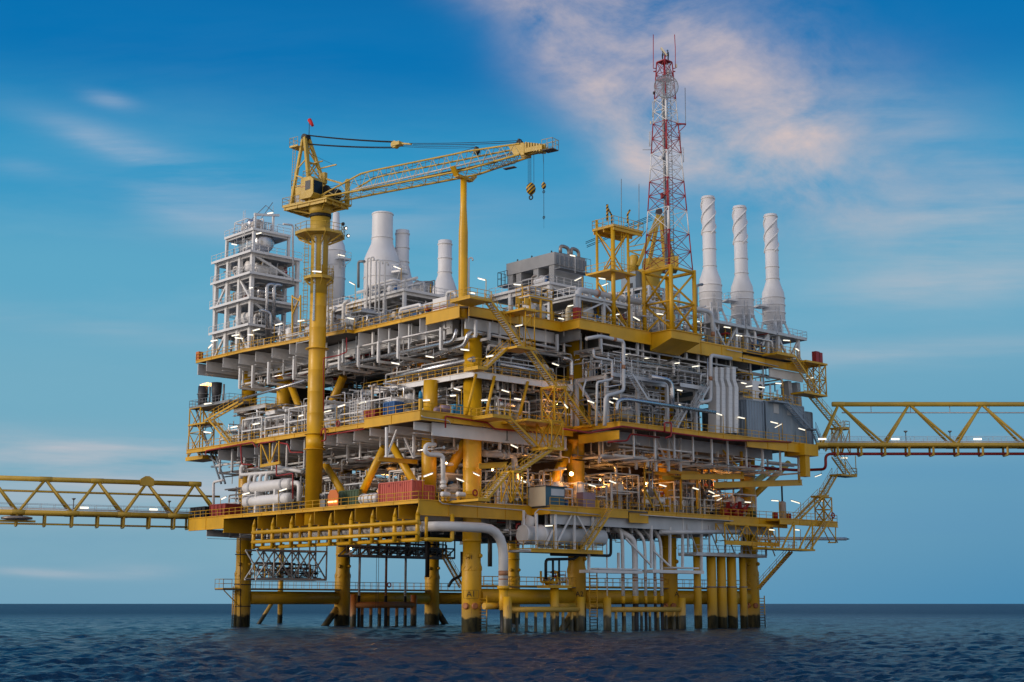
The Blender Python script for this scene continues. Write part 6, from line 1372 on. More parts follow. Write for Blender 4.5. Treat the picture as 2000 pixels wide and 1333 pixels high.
# row of risers
rz = {}
for k, (px, w_, top, dx) in enumerate(((1186, 3, 1040, 0), (1217, 7, 1046, -8), (1241, 11.5, 1062, -33), (1261, 6, 1060, -14), (1279.5, 6, 1065, -12), (1292.5, 6.5, 1058, -10))):
    p = U(px, 1150, y=-4.2); r = w_ * mpp(p) / 2; zt5 = sz(px, top, p.x, -4.2); zy = sz(px, 1166, p.x, -4.2)
    t = thing('riser', ['thinnest', 'bent white', 'fattest', 'slim', 'second slim', 'outermost'][k] + ' riser pipe of the white row, ' + ['beside the tall sea ladder', 'just before the fattest one', 'bending in under the lowest deck', 'just after the fattest one', 'between two slim ones', 'next to the third leg'][k], 'riser', (p.x, -4.2, 0), 'white risers')
    d_ = (px + dx); a0 = U(d_, top - 18, y=-4.2 if dx else -4.2); b = MB()
    b.pipe(([(a0.x, -3.2, zt5 + 2.2)] if dx else [(p.x, -4.2, zt5 + 2)]) + ([(p.x - .3, -4.2, zt5 + .6)] if dx else []) + [(p.x, -4.2, zt5 - (.8 if dx else 0)), (p.x, -4.2, zy)], r, 12, 1.3); b.obj('run', WHT, t)
    b = MB(); b.tube((p.x, -4.2, zy + .1), (p.x, -4.2, zy - .9), r * 1.1, n=12); b.obj('sleeve', YLW, t)
    b = MB(); b.tube((p.x, -4.2, zy - .9), (p.x, -4.2, -3), r, n=12); b.obj('sea_end', BLK, t)
    zc_ = sz(px, 1129, p.x, -4.2)
    for o_ in (0, -.35): b = MB(); b.tube((p.x, -4.2, zc_ + o_ - .1), (p.x, -4.2, zc_ + o_ + .1), r * 1.04, n=12); b.obj('colour_band', BAND, t)
t = thing('riser_hanger', 'white hanging frame with two trays between the risers under the lowest deck', 'hanging frame', (22, -4, 8))
for px, t0, t1 in ((1150, 1080, 1118), (1272, 1027, 1110), (1308.5, 1030, 1107), (1333, 1012, 1112), (1370, 1014, 1121), (1208, 1080, 1116)):
    a, c = U(px, t0, y=-5), U(px, t1, y=-5); b = MB(); b.beam(a, c, .3); b.obj('hanger', WHT, t)
for px0, px1, py, w_ in ((1149, 1252, 1116, .4), (1166, 1250, 1111, .2), (1272, 1372, 1116, .45), (1312, 1362, 1109, .2)):
    a, c = U(px0, py, y=-5.3), U(px1, py, y=-5.3); b = MB(); b.box(a.x, c.x, -5.6, -3.6, a.z - w_ / 2, a.z + w_ / 2); b.obj('tray', WHT, t)
for pa, pb in (((1222, 1052), (1271, 1104)), ((1276, 1076), (1307, 1105))): b = MB(); b.beam(U(*pa, y=-5), U(*pb, y=-5), .22); b.obj('diagonal_brace', WHT, t)
# pump casings
for k, (px, w_, top) in enumerate(((1363.5, 14.5, 1050), (1391.5, 18.5, 1080), (1411, 18, 1080), (1431, 18.5, 1080), (1453, 14, 1080))):
    p = U(px, 1200, y=-3.8); r = w_ * mpp(p) / 2; t = thing('pump_casing', ['slim yellow casing pipe standing alone past the third leg', 'first fat yellow casing of the close set of three', 'middle fat yellow casing of the close set of three', 'third fat yellow casing of the close set of three', 'slim yellow casing pipe hugging the end leg'][k], 'casing', (p.x, -3.8, 0), 'yellow casings')
    b = MB(); b.lathe((p.x, -3.8, 0), [(r * 1.08, -3), (r * 1.08, 5.6), (r, 6), (r, sz(px, top, p.x, -3.8))], 20); b.obj('pipe_body', YLW, t)
    b = MB(); z = sz(px, 1147, p.x, -3.8); b.lathe((p.x, -3.8, z), [(r, -.1), (r * 1.14, -.09), (r * 1.14, .09), (r, .1)], 20); b.obj('guide_ring', BRS, t)
t = thing('casing_platform', 'pale railed service platform hung round the casings under the deck end', 'platform', (46, -4, 10)); a, c = U(1360, 1081, y=-5.4), U(1498, 1083, y=-5.4)
b = MB(); b.box(a.x, c.x, -5.4, -2.0, a.z - .3, a.z); b.obj('floor', LGR, t); rail_mb([(a.x, -2, a.z), (a.x, -5.4, a.z), (c.x, -5.4, a.z)], 1.2, 1.3, .04).obj('railing', LGR, t)
for px in (1345, 1387, 1418, 1450, 1497): q = U(px, 1080, y=-5.3); b = MB(); b.beam((q.x, -5.2, a.z), (q.x, -5.2, ZL - 1.4), .2); b.beam((q.x, -5.2, ZL - 1.5), (q.x + 2.2, -5.2, a.z), .14); b.obj('hanger', LGR, t)
t = thing('gangway', 'yellow truss gangway hung below the lowest deck edge near the casings', 'gangway', (46, -7, 12)); a, c = U(1416, 1060, y=-7.4), U(1522, 1062, y=-7.4); zu = sz(1416, 1022, a.x, -7.4)
b = MB(); lattice(b, [(a.x, -7.4, a.z), (c.x, -7.4, a.z), (c.x, -5.8, a.z), (a.x, -5.8, a.z)], [(a.x, -7.4, zu), (c.x, -7.4, zu), (c.x, -5.8, zu), (a.x, -5.8, zu)], 1, .02, .11, xb=False)
n = 5
for i in range(n):
    x0, x1 = a.x + (c.x - a.x) * i / n, a.x + (c.x - a.x) * (i + 1) / n
    for y in (-7.4, -5.8): b.tube((x0, y, a.z if i % 2 else zu), (x1, y, zu if i % 2 else a.z), .09, n=6); b.tube((x1, y, a.z), (x1, y, zu), .08, n=6)
b.beam((a.x, -7.4, a.z), (c.x, -7.4, a.z), .2, .6); b.beam((a.x, -7.4, zu), (c.x, -7.4, zu), .16, .3); b.obj('truss', YEL, t)
b = MB(); b.box(a.x, c.x, -7.3, -5.9, a.z + .3, a.z + .36); b.obj('grating', GRT, t)
for lab, pts, r in (('white discharge pipe with slanted mouth sticking out past the casings', [(1290, 1040), (1443, 1039)], .3), ('long grey discharge pipe with slanted mouth poking out under the end landing', [(1480, 1052), (1652, 1053)], .26)):
    a, c = U(*pts[0], y=-6.4), U(*pts[1], y=-6.4 if r == .3 else -8.0); t = thing('discharge_pipe', lab, 'pipe', a, 'discharge pipes'); b = MB(); b.tube(a, c, r, n=14); b.obj('run', LGR, t); d = (c - a).normalized(); b = MB(); b.lathe(c, [(r * .98, -.01), (r * .6, .25), (.03, .9)], 14, (d.x, d.y, .0)); b.obj('mouth', DRK, t)

# ---------------------------------------------------------------- vessel and service platform under the lowest deck
vz = U(1020, 1044, y=-4.0); t = thing('slung_vessel', 'white drum with flat round end slung below the lowest deck', 'vessel', (vz.x, -3.4, vz.z - 1.2))
b = MB(); xe = U(1176, 1045, y=-4.0).x; b.lathe((vz.x, -4.0, vz.z), [(1.18, 0), (1.2, .05), (1.2, .4), (1.1, .42), (1.1, 3.1), (1.25, 3.12), (1.25, 3.5), (1.1, 3.52), (1.1, xe - vz.x), (.6, xe - vz.x + .5)], 32, (1, 0, 0)); b.obj('shell', WHT, t)
b = MB(); b.lathe((vz.x + 2.4, -2.2, vz.z + .6), [(.7, 0), (.7, 2)], 18, (.2, -.3, .9)); b.obj('nozzle', WHT, t)
t = thing('service_platform', 'yellow railed platform hung on white posts around the slung white drum', 'platform', (xe - 5, -5, vz.z - 2)); a, c = U(1036, 1073, y=-5.6), U(1176, 1074, y=-5.6); zz_ = a.z
b = MB(); b.box(a.x, c.x, -5.7, -1.4, zz_ - .3, zz_ - .02); b.obj('floor', LGR, t); edge(t, (a.x, -5.75, zz_), (c.x, -5.75, zz_), .34, YEL, .14); rail_mb([(a.x, -1.5, zz_), (a.x, -5.7, zz_), (c.x, -5.7, zz_), (c.x, -1.5, zz_)], 1.1, 1.2, .04).obj('railing', YEL, t)
for px in (1048, 1085, 1122, 1158): q = U(px, 1070, y=-5.5); b = MB(); b.beam((q.x, -5.5, zz_), (q.x, -5.5, ZL - 1.1), .26); b.obj('post', WHT, t)
for pa, pb in (((1116, 1006), (1086, 1066)), ((1126, 1006), (1156, 1060)), ((1080, 1036), (1066, 1066))): b = MB(); b.beam(U(*pa, y=-5.45), U(*pb, y=-5.45), .2); b.obj('diagonal_brace', WHT, t)
pa, pb = U(1193, 985, y=-6.8), U(1140, 1070, y=-6.8); t2 = thing('service_stair', 'yellow stair from the lowest deck down to the slung drum platform', 'stair', pb); stair(t2, (pa.x, -6.8, ZL), (pb.x, -6.8, zz_), 1.0, (0, 1, 0))
clutter(t, a.x + 1, c.x - .5, -2.6, -1.6, zz_ + .1, ZL - 2.2, rg, 0, 9, [WHT, LGR, GRY, RED], 10, 5)
t = thing('black_pipework', 'looped black pipes hanging below the slung drum platform', 'pipework', (10, -3, 9))
for pts, r in (([(1178, 1040), (1193, 1045), (1193, 1086), (1130, 1084), (1122, 1092), (1066, 1093), (1066, 1132)], .2), ([(1080, 1092), (1080, 1132)], .16), ([(1092, 1092), (1092, 1130)], .14), ([(1076, 1083), (1150, 1085)], .22)):
    b = MB(); b.pipe([U(*q, y=-4.4) for q in pts], r, 10, .5); b.obj('run', BLK, t)
t = thing('valve_landing', 'small yellow valve landing with pipes on the brace near leg A2', 'landing', (12, -3.6, 5)); q = U(1083, 1150, y=-3.6)
b = MB(); b.tube((q.x, -3.6, -3), (q.x, -3.6, 5.4), .58, n=16); b.obj('support_column', YLW, t); b = MB(); b.box(q.x - 1.8, q.x + 2.2, -4.6, -2.2, 5.4, 5.6); b.obj('floor', YEL, t); rail_mb([(q.x - 1.8, -2.2, 5.6), (q.x - 1.8, -4.6, 5.6), (q.x + 2.2, -4.6, 5.6), (q.x + 2.2, -2.2, 5.6)], 1.1, 1, .04).obj('railing', YEL, t)
clutter(t, q.x - 1.5, q.x + 2, -4.3, -2.6, 5.7, 7.6, rg, 0, 8, [YEL, BRS, YEL], 5, 4)
for px, top, bot, r, mt, lab in ((957, 1062, 1107, .33, BRS, 'grey hanging caisson end between leg A1 and the fat white pipe'), (835, 1075, 1128, .3, BLK, 'black pipe dropping beside the back leg nearest the corner leg')):
    p = U(px, top, y=14); b = MB(); b.tube((p.x, 14, U(px, bot, y=14).z), (p.x, 14, ZL - 1.2), r, n=12); tag(b.obj('caisson', mt), lab, 'caisson')
b = MB(); b.pipe([U(q[0], q[1], y=6) for q in ((902, 1078), (902, 1125), (884, 1132), (876, 1146))], .2, 9, .7); tag(b.obj('drain_pipe', BLK), 'thin black bent pipe hanging just beside leg A1', 'pipe')
t = thing('back_stair', 'thin yellow stair seen beyond leg A1 below the lowest deck', 'stair', (8, 20, 8)); pa, pb = U(868, 1088, y=22), U(902, 1148, y=22); stair(t, pa, pb, .9, (0, 1, 0))
# hanging trusses seen under the crane face
for lab, px0, px1, pt, pb_, y in (('grey hanging truss basket between two back legs under the lowest deck', 499, 637, 1074, 1131, 47), ('long dark hanging truss walkway under the middle of the lowest deck', 683, 888, 1066, 1085, 42)):
    a, c = U(px0, pb_, y=y), U(px1, pb_, y=y); zt6 = U(px0, pt, y=y).z; t = thing('hanging_truss', lab, 'truss', ((a.x + c.x) / 2, y, a.z)); n = 4 if px0 < 600 else 11; b = MB()
    for yy in (y, y + 3):
        b.beam((a.x, yy, a.z), (c.x, yy, a.z), .3, .35); b.beam((a.x, yy, zt6), (c.x, yy, zt6), .25)
        for i in range(n):
            x0, x1 = a.x + (c.x - a.x) * i / n, a.x + (c.x - a.x) * (i + 1) / n; b.tube((x0, yy, a.z), (x1, yy, zt6), .12, n=6); b.tube((x1, yy, a.z), (x1, yy, zt6), .13, n=6)
            if px0 < 600: b.tube((x1, yy, a.z), (x0, yy, zt6), .12, n=6)
            b.tube((x1, yy, zt6), (x1, yy, ZL - 1), .12, n=6)
    b.obj('truss', LGR if px0 < 600 else GRY, t); b = MB(); b.box(a.x, c.x, y, y + 3, a.z, a.z + .1); b.obj('floor', GRT, t)
    clutter(t, a.x + .3, c.x - .5, y + .4, y + 2.6, a.z + .2, min(zt6, a.z + 2.4) if px0 < 600 else zt6 + 1, rg, 1, 12, [GRY, DRK, LGR, BRS], 14, 6)
for k, px in enumerate((702, 754, 792)):
    p = U(px, 1130, y=44); t = thing('thin_riser', ['thin pale riser nearest leg two of the back row', 'thin rust stained riser between two pale ones', 'thin pale riser nearest the third back leg'][k], 'riser', (p.x, 44, 0), 'thin risers'); b = MB(); b.tube((p.x, 44, 4.6), (p.x, 44, ZL - 1), .2, n=10); b.obj('run', BAND if k == 1 else LGR, t); b = MB(); b.tube((p.x, 44, -3), (p.x, 44, 4.6), .24, n=10); b.obj('sea_end', BLK, t)
for px in (735, 739): p = U(px, 1130, y=30); b = MB(); b.tube((p.x, 30, 2.5 if px == 735 else -1), (p.x, 30, ZL - 2), .035, n=5); tag(b.obj('hanging_cable', BLK), ('shorter' if px == 735 else 'longer') + ' of two thin black cables hanging towards the sea', 'cable')

# ---------------------------------------------------------------- storey braces and inner columns
def ybrace(lab, p, q, r): b = MB(); b.tube(p, q, r, n=18); tag(b.obj('diagonal_brace', YELLEG), lab, 'brace', 'slanting yellow braces inside the storeys')
mx = (XS[1] + XS[2]) / 2
ybrace('slanting yellow brace in the lower storey leaning towards the green container', U(750, 874, x=-6.4), U(702, 975, x=-6.4), .52); ybrace('slanting yellow brace in the lower storey ending behind the salmon container', U(766, 870, x=-6.2), U(814, 952, x=-6.2), .5)
p = U(838, 900, x=-3.4); b = MB(); b.lathe((p.x, p.y, 0), [(.98, ZL), (.98, ZM - .3)], 28); b.obj and tag(b.obj('inner_column', YELLEG), 'stout yellow column in the lower storey behind the looped white pipe', 'column'); p = U(841, 780, x=-2.6); b = MB(); b.lathe((p.x, p.y, 0), [(.95, ZM), (.95, ZZ - .3)], 28); tag(b.obj('inner_column', YELLEG), 'stout yellow column on the main deck under the white mezzanine', 'column')
ybrace('slanting yellow brace leaning out from leg A1 in the lower storey', (-.2, 1, ZM - 2.6), (-.2, 8.4, ZL), .7); ybrace('slanting yellow brace leaning out from leg A2 in the lower storey', (BAY - .8, .2, ZM - 2), (BAY - 6.6, .2, ZL), .7)
p = U(650, 940, y=38); ybrace('short slanting yellow brace just beside the crane pedestal in the lower storey', U(636, 908, x=-6), U(672, 968, x=-6), .5)
pa, pb = U(671, 735, x=3), U(633, 822, x=3); ybrace('slanting yellow brace beside the crane pedestal in the main storey', pa, pb, .62)
pa, pb = U(568, 752, x=-1), U(600, 836, x=-1); ybrace('slanting yellow brace at the crane pedestal on its far side in the main storey', pa, pb, .55)
pa, pb = U(513, 800, x=1), U(487, 870, x=1); ybrace('slanting yellow brace against the far crane face leg in the main storey', pa, pb, .45)
p = U(552, 830, x=0); b = MB(); b.tube((0, p.y, ZM), (0, p.y, ZT - 2), 1.05, n=24); tag(b.obj('inner_column', YELLEG), 'stout yellow column in the main storey left of the crane pedestal'.replace(' left of', ' just beyond'), 'column')
for pa, pb, k in (((930, 731), (911, 810), 0), ((966, 735), (949, 812), 1), ((1031, 746), (1014, 812), 2)):
    a, c = U(*pa, y=-2.9), U(*pb, y=-2.9); b = MB(); b.tube(a, c, .2, n=10); tag(b.obj('mezzanine_strut', YELLEG), ['slanting yellow strut under the white mezzanine in front of leg A1', 'slanting yellow strut under the white mezzanine just past leg A1', 'slanting yellow strut under the white mezzanine by the zigzag stair'][k], 'strut', 'mezzanine struts')
pa, pb = U(895, 680, y=10), U(885, 700, y=10)
ybrace('short slanting yellow brace under the top deck near the corner leg', U(862, 688, x=6), U(872, 722, x=6), .6); ybrace('slanting yellow brace behind the mezzanine railing near leg A1', U(826, 705, x=8), U(808, 745, x=8), .6)
pa = U(1530, 895, y=6); ybrace('flat yellow brace rising to the deck end behind the runway beams', U(1540, 905, y=4), U(1450, 990, y=4), .5); ybrace('second yellow brace beside the one under the deck end', U(1510, 915, y=8), U(1400, 1000, y=8), .5)
# ---------------------------------------------------------------- things standing on the decks
def skip(label, x0, y0, x1, y1, z, h, mat):
    t = thing('waste_skip', label, 'skip', ((x0 + x1) / 2, (y0 + y1) / 2, z)); b = MB(); e = .45
    lo = [(x0 + .1, y0 + e, z + .15), (x1 - .1, y0 + e, z + .15), (x1 - .1, y1 - e, z + .15), (x0 + .1, y1 - e, z + .15)]; hi = [(x0, y0, z + h), (x1, y0, z + h), (x1, y1, z + h), (x0, y1, z + h)]
    li = [(x0 + .12, y0 + .12, z + h), (x1 - .12, y0 + .12, z + h), (x1 - .12, y1 - .12, z + h), (x0 + .12, y1 - .12, z + h)]; fl = [(p[0], p[1], z + h - .35) for p in li]
    fs = [(3, 2, 1, 0)] + [(i, (i + 1) % 4, 4 + (i + 1) % 4, 4 + i) for i in range(4)] + [(4 + i, 4 + (i + 1) % 4, 8 + (i + 1) % 4, 8 + i) for i in range(4)] + [(8 + i, 8 + (i + 1) % 4, 12 + (i + 1) % 4, 12 + i) for i in range(4)] + [(12, 13, 14, 15)]
    b.add(lo + hi + li + fl, fs); b.obj('body', mat, t); b = MB(); n = 4
    for i in range(n + 1): y = y0 + (y1 - y0) * i / n; b.beam((x0 - .04, min(max(y, y0 + .2), y1 - .2), z + .2), (x0 - .04, y, z + h), .1, .1)
    b.box(x0 - .08, x1 + .08, y0 - .08, y0 - .005, z + h - .12, z + h + .02); b.box(x0 - .08, x0 - .005, y0, y1, z + h - .12, z + h + .02); b.obj('rib', mat, t)
    b = MB(); b.box(x0 + .1, x1 - .1, y0 + e, y1 - e, z, z + .15); b.obj('skid_base', DRK, t)
    return t
a, c = U(410, 1006, x=-9.7), U(440, 1005, x=-9.7); skip('open red steel waste skip on the outer corner of the lowest deck', -9.7, c.y, -6.6, a.y, ZL, 1.95, REDC if False else paint('skip_red', (.33, .035, .03), .5, 0, .25, .3))
a, c = U(374, 1010, x=-9.7), U(403, 1007, x=-9.7); skip('open dark navy waste skip standing just beyond the red skip', -9.7, c.y + .4, -6.8, a.y + .3, ZL, 1.8, NAVY)
def container(label, x0, x1, y0, y1, z, h, mat, pitch=.45):
    t = corrugated('cargo_container', label, 'container', x0, x1, y0, y1, z, z + h, mat, pitch)
    b = MB(); ym = (y0 + y1) / 2
    for k in (.35, .7): y = y0 + (y1 - y0) * k; b.box(x0 - .03, x0 + .005, y - .17, y + .17, z + h - .62, z + h - .3)
    b.obj('vent_cover', RED, t); b = MB()
    for k in (.3, .45, .6, .75): x = x0 + (x1 - x0) * k; b.tube((x, y0 - .03, z + .25), (x, y0 - .03, z + h - .25), .025, n=5)
    b.obj('locking_bar', mat, t)
    b = MB()
    for x in (x0, x1):
        for y in (y0, y1): b.box(x - .12, x + .12, y - .12, y + .12, z + h, z + h + .1)
    b.obj('corner_casting', LGR, t); return t
a, c = U(740, 984, x=-9.0), U(804.5, 979, x=-9.0); e = U(826, 982, y=c.y); container('salmon red corrugated cargo container on the lowest deck behind the railing', -9.0, e.x, c.y, a.y, ZL, 2.75, REDC)
e2 = U(841, 980, y=c.y - .2); corrugated('cargo_container', 'smaller salmon red box close beside the big salmon container', 'container', e.x + .2, e2.x + .6, c.y - .1, c.y + 1.8, ZL, ZL + 2.25, REDC, .4)
a, c = U(750, 806, x=-9.4), U(770, 804, x=-9.4); e = U(788, 806, y=c.y); corrugated('cargo_container', 'deep blue ribbed container on the main deck laydown corner', 'container', -9.4, e.x, c.y, a.y, ZM, ZM + 2.15, BLU, .34)
a, c = U(711, 812, x=-9.6), U(733, 808, x=-9.6); skip('dark red waste skip on the main deck laydown next to the blue container', -9.6, c.y, -7.2, a.y, ZM, 1.45, MATS['skip_red'])
a = U(889, 806, y=-1.6); c = U(903, 806, y=-1.6); corrugated('tool_box', 'bright blue tool box behind the main deck railing close to leg A1', 'box', a.x, c.x, -1.6, -.4, ZM, ZM + 1.6, LBL, .5)
t = thing('motor_pump', 'mauve motor pump set behind the main deck railing near leg A1', 'pump', U(870, 808, y=-1.5)); q = U(872, 805, y=-1.4)
b = MB(); b.lathe((q.x - .9, -1.3, ZM + .85), [(.3, 0), (.55, .1), (.55, 1.3), (.35, 1.4)], 16, (1, 0, 0)); b.obj('motor', MAU, t); b = MB(); b.lathe((q.x - 1.9, -1.3, ZM + .6), [(.2, 0), (.4, .2), (.4, .7), (.2, .9)], 14, (1, 0, 0)); b.box(q.x - 1.8, q.x + .5, -1.8, -.8, ZM, ZM + .3); b.obj('pump_casing', MAU, t)
t = thing('warning_beacon', 'blue topped lantern on the yellow corner post of the main deck laydown', 'lantern', (-10.9, -2.8, ZM)); b = MB(); b.box(-11.1, -10.75, -2.95, -2.6, ZM + .05, ZM + 1.5); b.obj('post', YEL, t); b = MB(); b.lathe((-10.92, -2.78, ZM + 1.5), [(.22, 0), (.25, .3), (.2, .8), (.08, 1.0)], 14); b.obj('lantern', LBL, t)
# paired heat exchangers
for k, (pl, pr, py0, py1) in enumerate(((479, 571, 955, 944), (478, 569, 982, 973))):
    xx = -7.6; a, c = U(pl, py0, x=xx), U(pr, py1, x=xx); r = 11 * mpp(c); zz_ = (a.z + c.z) / 2
    t = thing('heat_exchanger', ['upper', 'lower'][k] + ' one of the two long white heat exchanger drums beside the crane pedestal', 'heat exchanger', (xx, (a.y + c.y) / 2, zz_ - r), 'white heat exchangers')
    b = MB(); b.vessel((xx, c.y, zz_), (xx, a.y, zz_), r, 28); b.obj('shell', WHT, t)
    for u_ in (.16, .84): y = c.y + (a.y - c.y) * u_; b = MB(); b.lathe((xx, y, zz_), [(r, -.18), (r * 1.17, -.17), (r * 1.17, -.03), (r * 1.05, -.02), (r * 1.05, .02), (r * 1.17, .03), (r * 1.17, .17), (r, .18)], 28, (0, 1, 0)); b.obj('flange', LGR, t)
    b = MB()
    for u_ in (.3, .7): y = c.y + (a.y - c.y) * u_; b.box(xx - .6, xx + .6, y - .2, y + .2, zz_ - r - .9, zz_ - r * .8)
    b.obj('saddle', WHT, t)
    if k == 0:
        for u_ in (.55, .68, .8, .92): y = c.y + (a.y - c.y) * u_; b = MB(); b.pipe([(xx, y, zz_ + r * .8), (xx, y, zz_ + r + 1.0), (xx + 2.5, y, zz_ + r + 1.4)], .27, 10, .8); b.obj('nozzle_pipe', WHT, t)
        b = MB(); b.pipe([(xx, c.y - .0, zz_), (xx, c.y - 1.8, zz_), (xx, c.y - 1.8, zz_ - 2.6)], .35, 12, 1); b.obj('nozzle_pipe', WHT, t)
pxpipe('white header pipe lying just above the paired heat exchangers', [(471, 918), (471, 928), (556, 921)], .27, WHT, {'x': -7.2}); pxpipe('white pipe loop standing at the platform end by the bridge', [(417, 995), (417, 942), (436, 938)], .2, WHT, {'x': -8.6}); pxpipe('second white header pipe reaching towards the crane pedestal', [(540, 912), (590, 922)], .27, WHT, {'x': -7})
for k, pts in enumerate(([(470, 870), (472, 907), (492, 908)], [(402, 890), (402, 881), (493, 864), (500, 874)], [(505, 873), (507, 866), (538, 862)], [(545, 865), (562, 868), (567, 884), (592, 884)], [(540, 900), (540, 930), (572, 925), (572, 975)], [(632, 805), (632, 700), (660, 695), (677, 688), (677, 660)], [(627, 852), (629, 838), (636, 838), (636, 860), (628, 862)], [(640, 850), (712, 838)], [(756, 860), (850, 848), (869, 840), (870, 815), (900, 817), (952, 827), (966, 837), (1115, 848)])):
    pl = {'x': -8.8} if k < 8 else {'y': -3.2}
    if k == 8: pts = [(870, 836), (870, 813), (952, 826), (966, 838), (1050, 845)]
    pxpipe('red fire water pipe ' + ['dropping under the far part of the main deck', 'along the main deck edge near the burner platform', 'looping at the little yellow truss', 'stepping down just before the crane pedestal', 'dropping across the heat exchangers', 'climbing beside the crane pedestal to the top deck', 'in a small loop at the crane pedestal', 'running under the main deck edge after the crane pedestal', 'bending along the main deck corner towards the stair'][k], pts, .11 if k != 5 else .08, RED, pl, 'fire_water_pipe', n=8)
pxpipe('red fire water pipe along the main deck edge of the mast face', [(1100, 838), (1130, 843), (1152, 846), (1215, 833), (1420, 860), (1545, 864)], .12, RED, {'y': -12.5}, 'fire_water_pipe', n=8); pxpipe('red hoop of fire water pipe standing up at the mast face railing', [(1298, 845), (1298, 826), (1311, 826), (1311, 852), (1300, 856)], .12, RED, {'y': -12.7}, 'fire_water_pipe', n=8)
pxpipe('red pipe stepping down below the main deck corner of the mast face', [(1188, 864), (1225, 861), (1232, 848), (1288, 855)], .12, RED, {'y': -11}, 'fire_water_pipe', n=8)
# small yellow truss hung from main deck
t = thing('hoist_truss', 'small yellow V braced truss hung below the main deck by the red pipes', 'truss', U(527, 890, x=-8.9)); b = MB()
for pa, pb in (((510, 868), (510, 912)), ((527, 866), (527, 908)), ((545, 862), (545, 905)), ((512, 870), (526, 905)), ((542, 866), (528, 905))): b.beam(U(*pa, x=-8.9), U(*pb, x=-8.9), .16)
b.beam(U(509, 911, x=-8.9), U(547, 904, x=-8.9), .25, .4); b.obj('truss', YEL, t)
# fan unit, orange panel, green container, white drum
q = U(629, 985, x=-8.4); t = thing('fan_unit', 'grey fan unit with two round fans beside the crane pedestal', 'fan unit', (-8.4, q.y, ZL)); b = MB(); b.box(-8.4, -7.2, q.y - .65, q.y + .65, ZL, ZL + 2.2); b.obj('cabinet', GRY, t)
for dy in (-.32, .32): b = MB(); b.lathe((-8.41, q.y + dy, ZL + 1.7), [(.28, 0), (.28, .03), (.05, .05)], 14, (-1, 0, 0)); b.obj('fan', BLK, t)
a, c = U(640, 990, x=-8.8), U(660, 988, x=-8.8); t = thing('cable_reel_shield', 'glowing orange round cornered panel between crane pedestal and green container', 'panel', (-8.8, (a.y + c.y) / 2, ZL)); b = MB(); yy = [a.y, a.y, a.y - .5, c.y + .5, c.y, c.y]; zz_ = [0, 1.8, 2.5, 2.5, 1.8, 0]
b.slab([(-8.8, y, ZL + z) for y, z in zip(yy, zz_)], (.12, 0, 0)); b.obj('plate', ORG, t); b = MB(); b.box(-8.93, -8.82, c.y + .2, a.y - .2, ZL + .75, ZL + 1.0); b.obj('lit_strip', lamp_mat('amber_strip', (1, .45, .08), 4), t)
a, c = U(662, 990, x=-7.4), U(700, 986, x=-7.4); corrugated('cargo_container', 'dark green container standing between the orange panel and the white drum', 'container', -7.4, -4.6, c.y, a.y, ZL, ZL + 2.45, GRN, .6)
a, c = U(702, 982, x=-8.6), U(738, 976, x=-8.6); t = thing('white_drum', 'short white horizontal drum on the lowest deck beside the salmon container', 'drum', (-8.6, (a.y + c.y) / 2, ZL)); b = MB(); b.vessel((-8.4, c.y, ZL + .95), (-8.4, a.y, ZL + .95), .62, 22); b.obj('shell', WHT, t); b = MB()
for u_ in (.2, .4, .8): b = MB(); b.lathe((-8.4, c.y + (a.y - c.y) * u_, ZL + .95), [(.6, -.06), (.74, -.05), (.74, .05), (.6, .06)], 20, (0, 1, 0)); b.obj('flange', LGR, t)
b = MB(); b.box(-8.8, -8, c.y + .5, c.y + .8, ZL, ZL + .5); b.box(-8.8, -8, a.y - .8, a.y - .5, ZL, ZL + .5); b.obj('saddle', LGR, t)
# tall looped white pipe, silver drums, lifting beams
pxpipe('white pipe looping back on itself and dropping past the salmon container', [(850, 869), (833, 869), (829, 880), (836, 888), (865, 889), (866, 956)], .3, WHT, {'y': -1}, flanges=((4, .8), (4, .92)))
for k, (px, py) in enumerate(((870, 966), (900, 966))):
    q = U(px, py, y=-2.4); t = thing('silver_drum', ['small silver drum lying at the corner railing, the one by the looped white pipe', 'small silver drum lying at the corner railing, the one by leg A1'][k], 'drum', (q.x, -2.4, q.z - .4), 'small silver drums'); b = MB(); b.vessel((q.x - .75, -2.5, q.z), (q.x + .75, -2.3, q.z), .32, 16); b.obj('shell', WHT, t); b = MB()
    for u_ in (-.4, .4): b.box(q.x + u_ - .08, q.x + u_ + .08, -2.6, -2.2, ZL + .0, q.z - .25)
    b.box(q.x - .6, q.x + .6, -2.7, -2.1, q.z - .5, q.z - .42); b.obj('stand', YEL, t)
def lift_beam(lab, pa, pb, plane, h=.55, hang=()):
    a, c = U(*pa, **plane), U(*pb, **plane); t = thing('lifting_beam', lab, 'lifting beam', a); b = MB(); b.ibeam(a, c, h, .36, .07); b.obj('runway', YEL, t)
    for q in hang: p = a + (c - a) * q; b = MB(); b.beam(p, (p.x, p.y, ZM - 1.2), .3); b.obj('hanger', YEL, t)
    return t
lift_beam('yellow lifting beam sticking out above the salmon container', (739, 897), (815, 903), {'y': 6}); lift_beam('yellow lifting beam with orange glow beside leg A1 at the stair', (935, 911), (990, 908), {'y': -4}, .7)
lift_beam('yellow runway beam over the lowest deck carried by a post with a slanting strut', (1330, 932), (1453, 931), {'y': -6.5}, .8, (.97,)); lift_beam('long yellow runway beam farther out at the deck end', (1395, 948), (1566, 943), {'y': -7}, .9, (.97,))
b = MB(); b.beam(U(1412, 880, y=-6.6), U(1449, 922, y=-6.6), .22); tag(b.obj('beam_strut', YEL), 'slanting yellow strut holding the shorter runway beam', 'strut')
t = thing('goal_post_gantry', 'yellow goal post lifting frame over the valves in front of the beige wall', 'lifting frame', U(1300, 990, y=-4)); b = MB()
for px in (1330, 1362): b.beam(U(px, 995, y=-4.4), U(px, 925, y=-4.4), .26)
